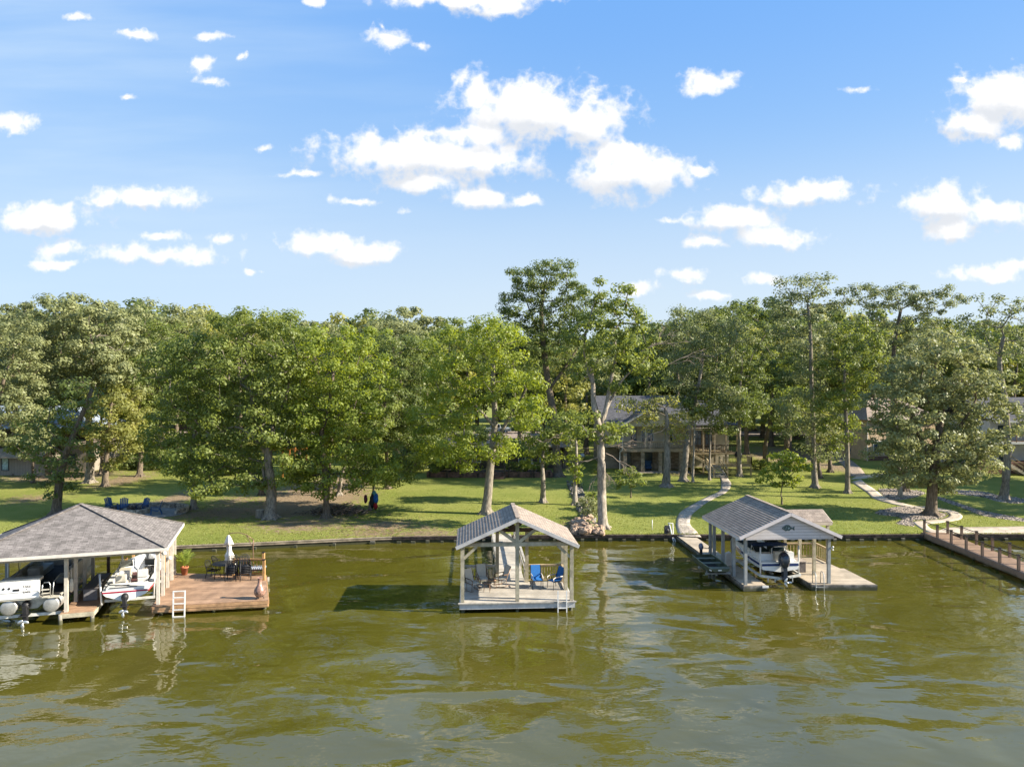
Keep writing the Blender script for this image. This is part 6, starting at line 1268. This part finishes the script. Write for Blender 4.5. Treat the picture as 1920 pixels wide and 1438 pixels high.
def shrub(label, px, py, w_, h_, leaf, seed, group=None, D=None):
    p = GR(px, py) if D is None else Vector((W(px,D), D, 1.6)); return make_tree('shrub', label, 'shrub', [tuple(p), (p.x,p.y,p.z+h_*.35), (p.x+.02,p.y,p.z+h_*.7)], [.05,.04,.02], [((p.x,p.y,p.z+h_*.55),(w_/2,w_/2,h_/2))], leaf, BARK, seed, lsize=.18, spacing=.5, per=45, crad=(.3,.45), group=group, limbmin=.01)
for i, px in enumerate((955,972,985,1003,1020,870,850,820)): shrub('dark green shrub planted along the top of the timber wall', px, 0, 1.5, 1.1, 'bright' if i in (2,3) else 'mid', 400+i, 'shrubs on the planter wall', D=77.9)

# --- beige house right
D4 = 91.0; h4 = thing('house', 'tall beige stucco house with pinkish roof seen end-on past the slim trunks', 'house', (W(1627,D4), D4, 1.4))
xw = W(1627,D4); f4 = frame(xw, D4, math.radians(12)); f4i = lambda p: f4(p)
mb = MB(f4); mb.box(0,10.5,0,13,.9,6.6); mb.build('wall', STUCCO, h4); mb = MB(f4); mb.box(-.03,10.5,-.05,-.005,.8,1.9); mb.build('brick_base', BRICK, h4)
mb = MB(f4); mb.add([(-.5,-.6,6.6),(11,-.6,6.6),(11,13.6,6.6),(-.5,13.6,6.6),(3.2,4.5,9.3),(3.2,9,9.3),(8,4.5,9.3),(8,9,9.3)], [(0,1,6,4),(1,2,7,6),(2,3,5,7),(3,0,4,5),(4,6,7,5),(0,3,2,1)]); mb.build('roof', SHINGP, h4)
for y in (2.5, 7.5): mb = MB(f4); mb.box(-.04,-.004,y,y+1.0,3.9,4.9); w4 = mb.build('window', TRIM, h4); mb = MB(f4); mb.box(-.05,-.042,y+.1,y+.9,4.0,4.8); mb.build('pane', GLASS, w4)
for x in (.8,3.2,5.6): mb = MB(f4); mb.box(x,x+1.5,-.05,-.006,2.2,3.9); w4 = mb.build('window', WHITE, h4); mb = MB(f4); mb.box(x+.1,x+1.4,-.06,-.052,2.3,3.8); mb.build('pane', GLASS, w4)
mb = MB(f4); mb.box(-.12,-.02,-.1,0.02,1.0,6.5); mb.build('downspout', TRIM, h4); mb = MB(f4); mb.box(-.14,-.005,3.2,3.6,1.9,2.7); mb.build('meter_box', GREYV, h4)

# --- white house far right
D5 = 80.0; h5 = thing('house', 'white house with dark roof, brown railed balcony and brick base at the right edge', 'house', (W(1900,D5), D5, 1.2))
x0, x1 = W(1858,D5), W(2120,D5)
mb = MB(); mb.box(x0,x1,D5+1.8,D5+11,.8,4.4); mb.box(x0+1.2,x1,D5+2.0,D5+11,4.65,7.0); mb.build('wall', PAINTW, h5)
mb = MB(); mb.box(W(1830,D5),x1,D5-.4,D5+1.75,.8,2.4); mb.build('brick_base', BRICK, h5)
mb = MB(); mb.box(W(1846,D5),x1,D5-.1,D5+2.0,4.42,4.62); mb.build('balcony_floor', WHITE, h5)
mb = MB(); mb.beam((W(1866,D5),D5,5.45),(x1,D5,5.45),.08,.07); mb.beam((W(1866,D5),D5,4.75),(x1,D5,4.75),.06,.1)
for k in range(4): mb.beam((W(1866,D5),D5,4.9+k*.14),(x1,D5,4.9+k*.14),.012,.012)
for px in (1867,1886,1906,1926,1950): mb.beam((W(px,D5),D5,4.63),(W(px,D5),D5,5.45),.08,.08)
mb.build('balcony_railing', COMP, h5)
for z0 in (2.45, 4.66): door(h5, W(1894,D5), W(1905,D5), D5+1.8 if z0 < 3 else D5+2.0, z0, z0+1.75, mat('dark_teal_door',(.02,.05,.06),.4))
gable_roof(h5, x0+.4, x1+.5, D5+.2, D5+12, 7.0, 9.6, 'x', SHINGD); mb = MB(); mb.box(x0+.4,x1+.5,D5+.12,D5+.19,6.82,7.0); mb.build('fascia', WHITE, h5)
mb = MB(); mb.beam((x0+.42,D5+.2,7.1),(x0+.42-1.2,D5+4,8.6),.08,.2); mb.build('rake_board', WHITE, h5)
stairs(h5, (W(1812,D5),D5+.5,4.5), (W(1850,D5),D5+.5,2.5), 1.0, 12, COMP, True, (0,1,0))
stairs(h5, (W(1890,78.5),78.6,2.4), (W(1925,78.5),78.6,1.1), 1.0, 8, CONC, True, (0,1,0))

# --- truck on the street
Dt = 131; gt = 1.95; f_t = frame(W(903,Dt), Dt, 0, gt); tk = thing('pickup_truck', 'pale pickup truck parked on the street, seen between trunks', 'truck', tuple(f_t((0,0,0))))
mb = MB(f_t); prof = [(0,.45),(.05,.95),(.3,1.05),(1.45,1.15),(5.4,1.15),(5.45,.5)]
mb.prism([(x,0,z) for x,z in prof], (0,1.9,0)); mb.build('body', CARPNT, tk, .05); mb = MB(f_t); mb.prism([(1.3,.12,1.152),(1.95,.12,1.80),(3.35,.12,1.82),(3.5,.12,1.152)], (0,1.66,0)); cb = mb.build('cab', CARPNT, tk, .04)
mb = MB(f_t); mb.prism([(1.5,.10,1.22),(2.0,.10,1.72),(2.55,.10,1.74),(2.55,.10,1.22)], (0,.015,0)); mb.prism([(2.65,.10,1.22),(2.65,.10,1.74),(3.28,.10,1.74),(3.38,.10,1.22)], (0,.015,0)); mb.build('window', GLASS, cb)
for x in (1.0, 4.4):
    for y in (.0, 1.7): mb = MB(f_t); mb.tube([(x,y-.02,.4),(x,y+.22,.4)], .4, 16); wh = mb.build('wheel', RUBBER, tk); mb = MB(f_t); mb.tube([(x,y-.03,.4),(x,y-.021,.4)] if y < 1 else [(x,y+.221,.4),(x,y+.23,.4)], .22, 12); mb.build('rim', METAL, wh)

# ================================================================ THINGS ON THE LAWN
# fire pit, seat wall, four slatted chairs
FP = GR(250, 966); t = thing('fire_pit_patio', 'round grey flagged pad under the fire pit', 'patio', tuple(FP))
mb = MB(); n = 32; mb.add([(FP.x+.5+3.3*math.cos(2*PI*k/n), FP.y+.9+2.4*math.sin(2*PI*k/n), FP.z+.10) for k in range(n)] + [(FP.x+.5+3.35*math.cos(2*PI*k/n), FP.y+.9+2.45*math.sin(2*PI*k/n), FP.z-.15) for k in range(n)], [tuple(range(n))] + [(k,(k+1)%n,n+(k+1)%n,n+k) for k in range(n)]); mb.build('slab', mat('grey_patio', (.24,.24,.24), .9, .15, 2, .3, 15), t)
t = thing('fire_pit', 'pale stone ring fire pit heaped with dark branches', 'fire pit', tuple(FP)); mb = MB()
for lv in range(2):
    for k in range(16): a = 2*PI*(k+.5*lv)/16; mb.cbox((FP.x+.85*math.cos(a), FP.y+.5+.85*math.sin(a), FP.z+.2+lv*.19), .34,.24,.18, rz=a+PI/2)
mb.build('stone_ring', STONEL, t); mb = MB(); rp = random.Random(9)
for k in range(40): a = rp.random()*6.3; c0 = Vector((FP.x+rp.uniform(-.5,.5), FP.y+.5+rp.uniform(-.5,.5), FP.z+rp.uniform(.3,.55))); mb.tube([c0, c0+Vector((math.cos(a)*.5,math.sin(a)*.5,rp.uniform(.0,.4)))], .018, 4)
mb.build('sticks', WOODB, t)
t = thing('seat_wall', 'low curved stone seat wall behind the fire pit chairs', 'wall', (FP.x+.5, FP.y+3, FP.z)); mb = MB()
for lv in range(2):
    for k in range(26): a = -.12*PI + (1.24*PI)*(k+.5*(lv%2))/26; mb.cbox((FP.x+.5+3.15*math.cos(a), FP.y+1.1+2.1*math.sin(a), FP.z+.2+lv*.21), .42,.3,.2, rz=a+PI/2)
mb.build('stone_courses', STONEL, t)
def adirondack():
    t = thing('slatted_chair', 'x', 'chair', (0,0,0), 'blue slatted chairs round the fire pit')
    mb = MB()
    for k in range(5): mb.beam((-.24+k*.12,-.28,.36),(-.24+k*.12,.22,.24),.1,.025,(0,0,1))
    mb.build('seat', BLUEA, t); mb = MB()
    for k in range(5): mb.beam((-.22+k*.11,.2,.24),(-.26+k*.13,.52,1.0+.09*(1-abs(k-2)/2)),.1,.025,(0,1,0))
    mb.build('backrest', BLUEA, t)
    for s in (-1,1):
        mb = MB(); mb.beam((s*.34,-.32,.55),(s*.34,.38,.55),.13,.03); mb.build('armrest', BLUEA, t); mb = MB(); mb.beam((s*.31,-.3,0),(s*.31,-.3,.54),.08,.06); mb.build('leg', BLUEA, t); mb = MB(); mb.beam((s*.28,.3,.5),(s*.28,.5,0),.08,.06); mb.build('leg', BLUEA, t)
    return t
ad = adirondack(); first = True
for px, py, rz, lb_ in ((209,957,1.1,'blue slatted chair farthest left, half hidden by the shingle roof'),(231,959,.35,'blue slatted chair left of the stick-filled fire pit'),(267,959,-.3,'blue slatted chair right of the fire pit, back straight on'),(291,964,-1.15,'blue slatted chair at the right end, turned sideways')):
    p = GR(px, py, .1); p.z += 0
    if first: ad.location = p; ad.rotation_euler = (0,0,rz); ad['label'] = lb_; first = False
    else: dup(ad, p, rz, lb_)
# brush pile
BP = GR(628, 968); t = thing('brush_pile', 'heap of cut dark branches among three trunks', 'brush pile', tuple(BP)); mb = MB(); rp = random.Random(4)
for k in range(300):
    u = rp.gauss(0,1.3); v = rp.gauss(0,.6); zt = .75*math.exp(-(u*u/2.4+v*v)); a = rp.random()*6.3; L = rp.uniform(.3,.9)
    c0 = Vector((BP.x+u, BP.y+1.2+v, BP.z+.05+zt*rp.random())); mb.tube([c0, c0+Vector((math.cos(a)*L,math.sin(a)*L*.6,rp.uniform(-.1,.35)))], rp.uniform(.015,.04), 4)
mb.build('branch_heap', mat('brush_wood', (.17,.13,.10), .9, .3, 5, island=.5), t)
BR_ = GR(437, 905); 
# stump stone next to lichen trunk
for px, py, s, lb_ in ((488,970,.38,'round cut log stump at the foot of the dark slanting trunk'),): p = GR(px,py); t = thing('stump', lb_, 'stump', tuple(p)); mb = MB(); mb.lathe(p, [(s*1.05,-.1),(s,.1),(s*.95,.6),(s*.9,.62)], 14); mb.build('log', BARKG, t); mb = MB(); mb.lathe(p, [(s*.88,.621),(s*.8,.64),(.001,.645)], 14); mb.build('cut_face', STONEL, t)
# blue and red cloth bundle
p = GR(702, 957); t = thing('hanging_cloth', 'blue, teal and red cloth bundle hanging beside the leaning slim trunk', 'cloth', tuple(p)); 
for c0, r, m_ in (((-.02,0,1.45),(.16,.14,.20),mat('teal_cloth',(.10,.30,.32),.8)), ((.12,0,1.02),(.22,.16,.42),mat('blue_cloth',(.02,.13,.42),.8,.2,6)), ((.10,0,.38),(.17,.14,.30),mat('red_cloth',(.40,.02,.03),.8,.2,6)), ((-.2,.1,.8),(.2,.15,.6),BLACKM), ((-.75,.1,.95),(.15,.12,.35),mat('maroon_cloth',(.12,.03,.05),.85))):
    mb = MB(); mb.ball(p+Vector(c0), *r, n=10, m=8, jit=.35); mb.build('fold', m_, t)
mb = MB(); mb.tube([p+Vector((.05,0,1.5)), p+Vector((.0,.05,2.6))], .012, 4); mb.build('cord', WHITE, t)
# orange wooden playset
Dq = 76.5; gq = 1.05; t = thing('playset', 'orange stained wooden play frame in the shade left of centre', 'playset', (W(545,Dq), Dq, gq)); OR_ = mat('orange_stained_wood', (.50,.20,.05), .7, .15, 3, island=.12)
for px in (530,543,553,566,574): mb = MB(); x = W(px,Dq); mb.box(x-.07,x+.07,Dq,Dq+.14,gq-.1,gq+3.3); mb.build('upright', OR_, t)
mb = MB(); mb.box(W(528,Dq),W(576,Dq),Dq+.15,Dq+1.8,gq+1.3,gq+1.4); mb.build('platform', OR_, t)
mb = MB(); mb.box(W(500,Dq),W(576,Dq),Dq+.15,Dq+.27,gq+3.0,gq+3.2); mb.build('top_beam', OR_, t)
mb = MB()
for k in range(12): x = W(530+k*4,Dq); mb.box(x-.03,x+.03,Dq+.16,Dq+.19,gq+1.4,gq+2.3)
mb.build('guard_slats', OR_, t)
mb = MB(); mb.add([(W(548,Dq),Dq-.01,gq+1.4),(W(556,Dq),Dq-.01,gq+1.4),(W(552,Dq)+.6,Dq-2.4,gq+.1),(W(544,Dq)+.6,Dq-2.4,gq+.1)], [(0,1,2,3)]); mb.add([(W(548,Dq),Dq-.01,gq+1.34),(W(556,Dq),Dq-.01,gq+1.34),(W(552,Dq)+.6,Dq-2.4,gq+.04),(W(544,Dq)+.6,Dq-2.4,gq+.04)], [(0,3,2,1)]); mb.build('slide', mat('pale_slide',(.6,.5,.4),.5), t)
# propane tank, marker pipe, pump, flagstick stubs
p = GR(1093, 862); t = thing('propane_tank', 'small white rounded tank on the shaded lawn left of the huge pale trunk', 'tank', tuple(p)); mb = MB(); mb.ball(p+Vector((0,.6,.42)), .36,.9,.36, 16, 12); mb.build('vessel', WHITE, t)
for dy_ in (.2, 1.0): mb = MB(); mb.box(p.x-.2,p.x+.2,p.y+dy_-.05,p.y+dy_+.05,p.z-.05,p.z+.15); mb.build('foot', GREYV, t)
p = GR(1223, 993); t = thing('marker_pipe', 'thin white upright pipe on the shore lawn', 'pipe', tuple(p)); mb = MB(); mb.tube([p-Vector((0,0,.1)), p+Vector((0,0,.72))], .03, 8); mb.build('tube', WHITE, t)
p = GR(1447, 882) if False else GR(1521, 897); t = thing('marker_pipe', 'short white stake near the tall mottled trunk', 'pipe', tuple(p)); mb = MB(); mb.tube([p-Vector((0,0,.1)), p+Vector((.05,0,.6))], .035, 8); mb.build('tube', WHITE, t)
p = GR(1252, 1001); t = thing('water_pump', 'dark shore pump with white pipe frame running into the lake', 'pump', tuple(p)); mb = MB(); mb.cbox(p+Vector((-.05,0,.26)), .38,.3,.5); mb.cbox(p+Vector((-.05,0,.55)), .3,.26,.12); mb.tube([p+Vector((-.05,-.22,.3)), p+Vector((-.05,.22,.3))], .13, 10); mb.build('housing', mat('pump_grey',(.09,.085,.08),.7,.3,8), t)
mb = MB(); mb.tube([p+Vector((.02,-.05,.5)),p+Vector((.02,-.05,.78)),p+Vector((.34,-.05,.78)),p+Vector((.36,-.06,.1)),p+Vector((.45,-.6,-.5))], .045, 8); mb.tube([p+Vector((.1,-.06,.7)),p+Vector((.24,-.3,.0)),p+Vector((.3,-.62,-.5))], .045, 8); mb.build('pipe', WHITE, t)
# rock pile and drainage rocks
rp = random.Random(12)
def rock_mesh(m, seed):
    rr_ = random.Random(seed); mb = MB(); n, k = 8, 5; vs = []
    for i in range(k+1):
        tt_ = PI*i/k
        for j in range(n): a = 2*PI*j/n; r = .8+.4*rr_.random(); vs.append((.5*r*math.sin(tt_)*math.cos(a), .4*r*math.sin(tt_)*math.sin(a), .3*r*math.cos(tt_)))
    mb.add(vs, [(i*n+j, (i+1)*n+j, (i+1)*n+(j+1)%n, i*n+(j+1)%n) for i in range(k) for j in range(n)]); return mb.build('rock', m)
protos = [rock_mesh(RIPR, s) for s in range(4)]; usedp = [False]*4
GRP = 'pinkish rocks heaped at the shore by the huge pale trunk'
for i in range(95):
    px = rp.uniform(1074,1128); py = rp.uniform(978,1003)
    if px > 1112 and py < 988: continue
    p = GR(px, py); k = rp.randrange(4); s = rp.uniform(.35,.8)
    o = protos[k] if not usedp[k] else protos[k].copy()
    if usedp[k]: COL.objects.link(o)
    usedp[k] = True; o.location = p+Vector((0,0,.12+.32*math.exp(-((px-1098)/18)**2)*rp.random())); o.rotation_euler = (rp.uniform(-.4,.4), rp.uniform(-.4,.4), rp.random()*6); o.scale = (s*1.1, s, s)
    tag(o, 'pinkish rock in the heap at the shore beside the huge pale trunk', 'rock', GRP)
mb = MB()
for i in range(420):
    u = rp.random(); px = 1072+34*u+rp.uniform(-9,12); py = 905+80*u + rp.uniform(-4,4); p = GR(px, py); s = rp.uniform(.10,.26)
    mb.ball(p+Vector((0,0,s*.4)), s, s*.8, s*.6, 6, 4, jit=.5)
o = mb.build('rubble_drain', RIPG); tag(o, 'grey stone rubble running down the shaded slope to the rock heap', 'rubble', kind='stuff')
for i, (px, py, w_, h_, lf) in enumerate(((1108,972,1.7,1.3,'grey'),(1098,955,1.6,1.2,'grey'),(1112,945,1.3,1.1,'mid'),(1082,915,1.2,1.1,'grey'),(1106,995,.9,.7,'blue'))):
    shrub(('dusty grey-green bush nearest the huge pale trunk','grey-green bush in the middle of the rubble drain','green bush behind the huge pale trunk','small grey bush at the top of the rubble drain','low bush growing out of the pinkish rock heap')[i], px, py, w_, h_, lf, 450+i)
# undergrowth by the houses
for i, (px, py, w_, h_, lf) in enumerate(((240,880,3.2,1.5,'dark'),(300,880,3.5,2.4,'mid'),(430,890,4,2.6,'mid'),(460,885,3.5,2.2,'dark'),(400,880,3,3,'dark'),(690,893,3,2.2,'dark'),(770,885,3.6,3,'dark'),(790,880,3,2.6,'dark'),(1120,887,1.6,1.0,'mid'),(1425,880,2.2,1.3,'mid'),(1720,880,3,1.8,'mid'),(1800,882,3,1.8,'dark'),(560,905,2.6,1.4,'mid'),(210,885,2.2,1.2,'mid'))):
    shrub('loose green shrub at the back of the lawns, %s' % ('left of the play frame' if px < 520 else 'near the planter wall' if px < 1000 else 'toward the right houses'), px, py, w_, h_, lf, 470+i, 'shrubs at the back of the lawns')
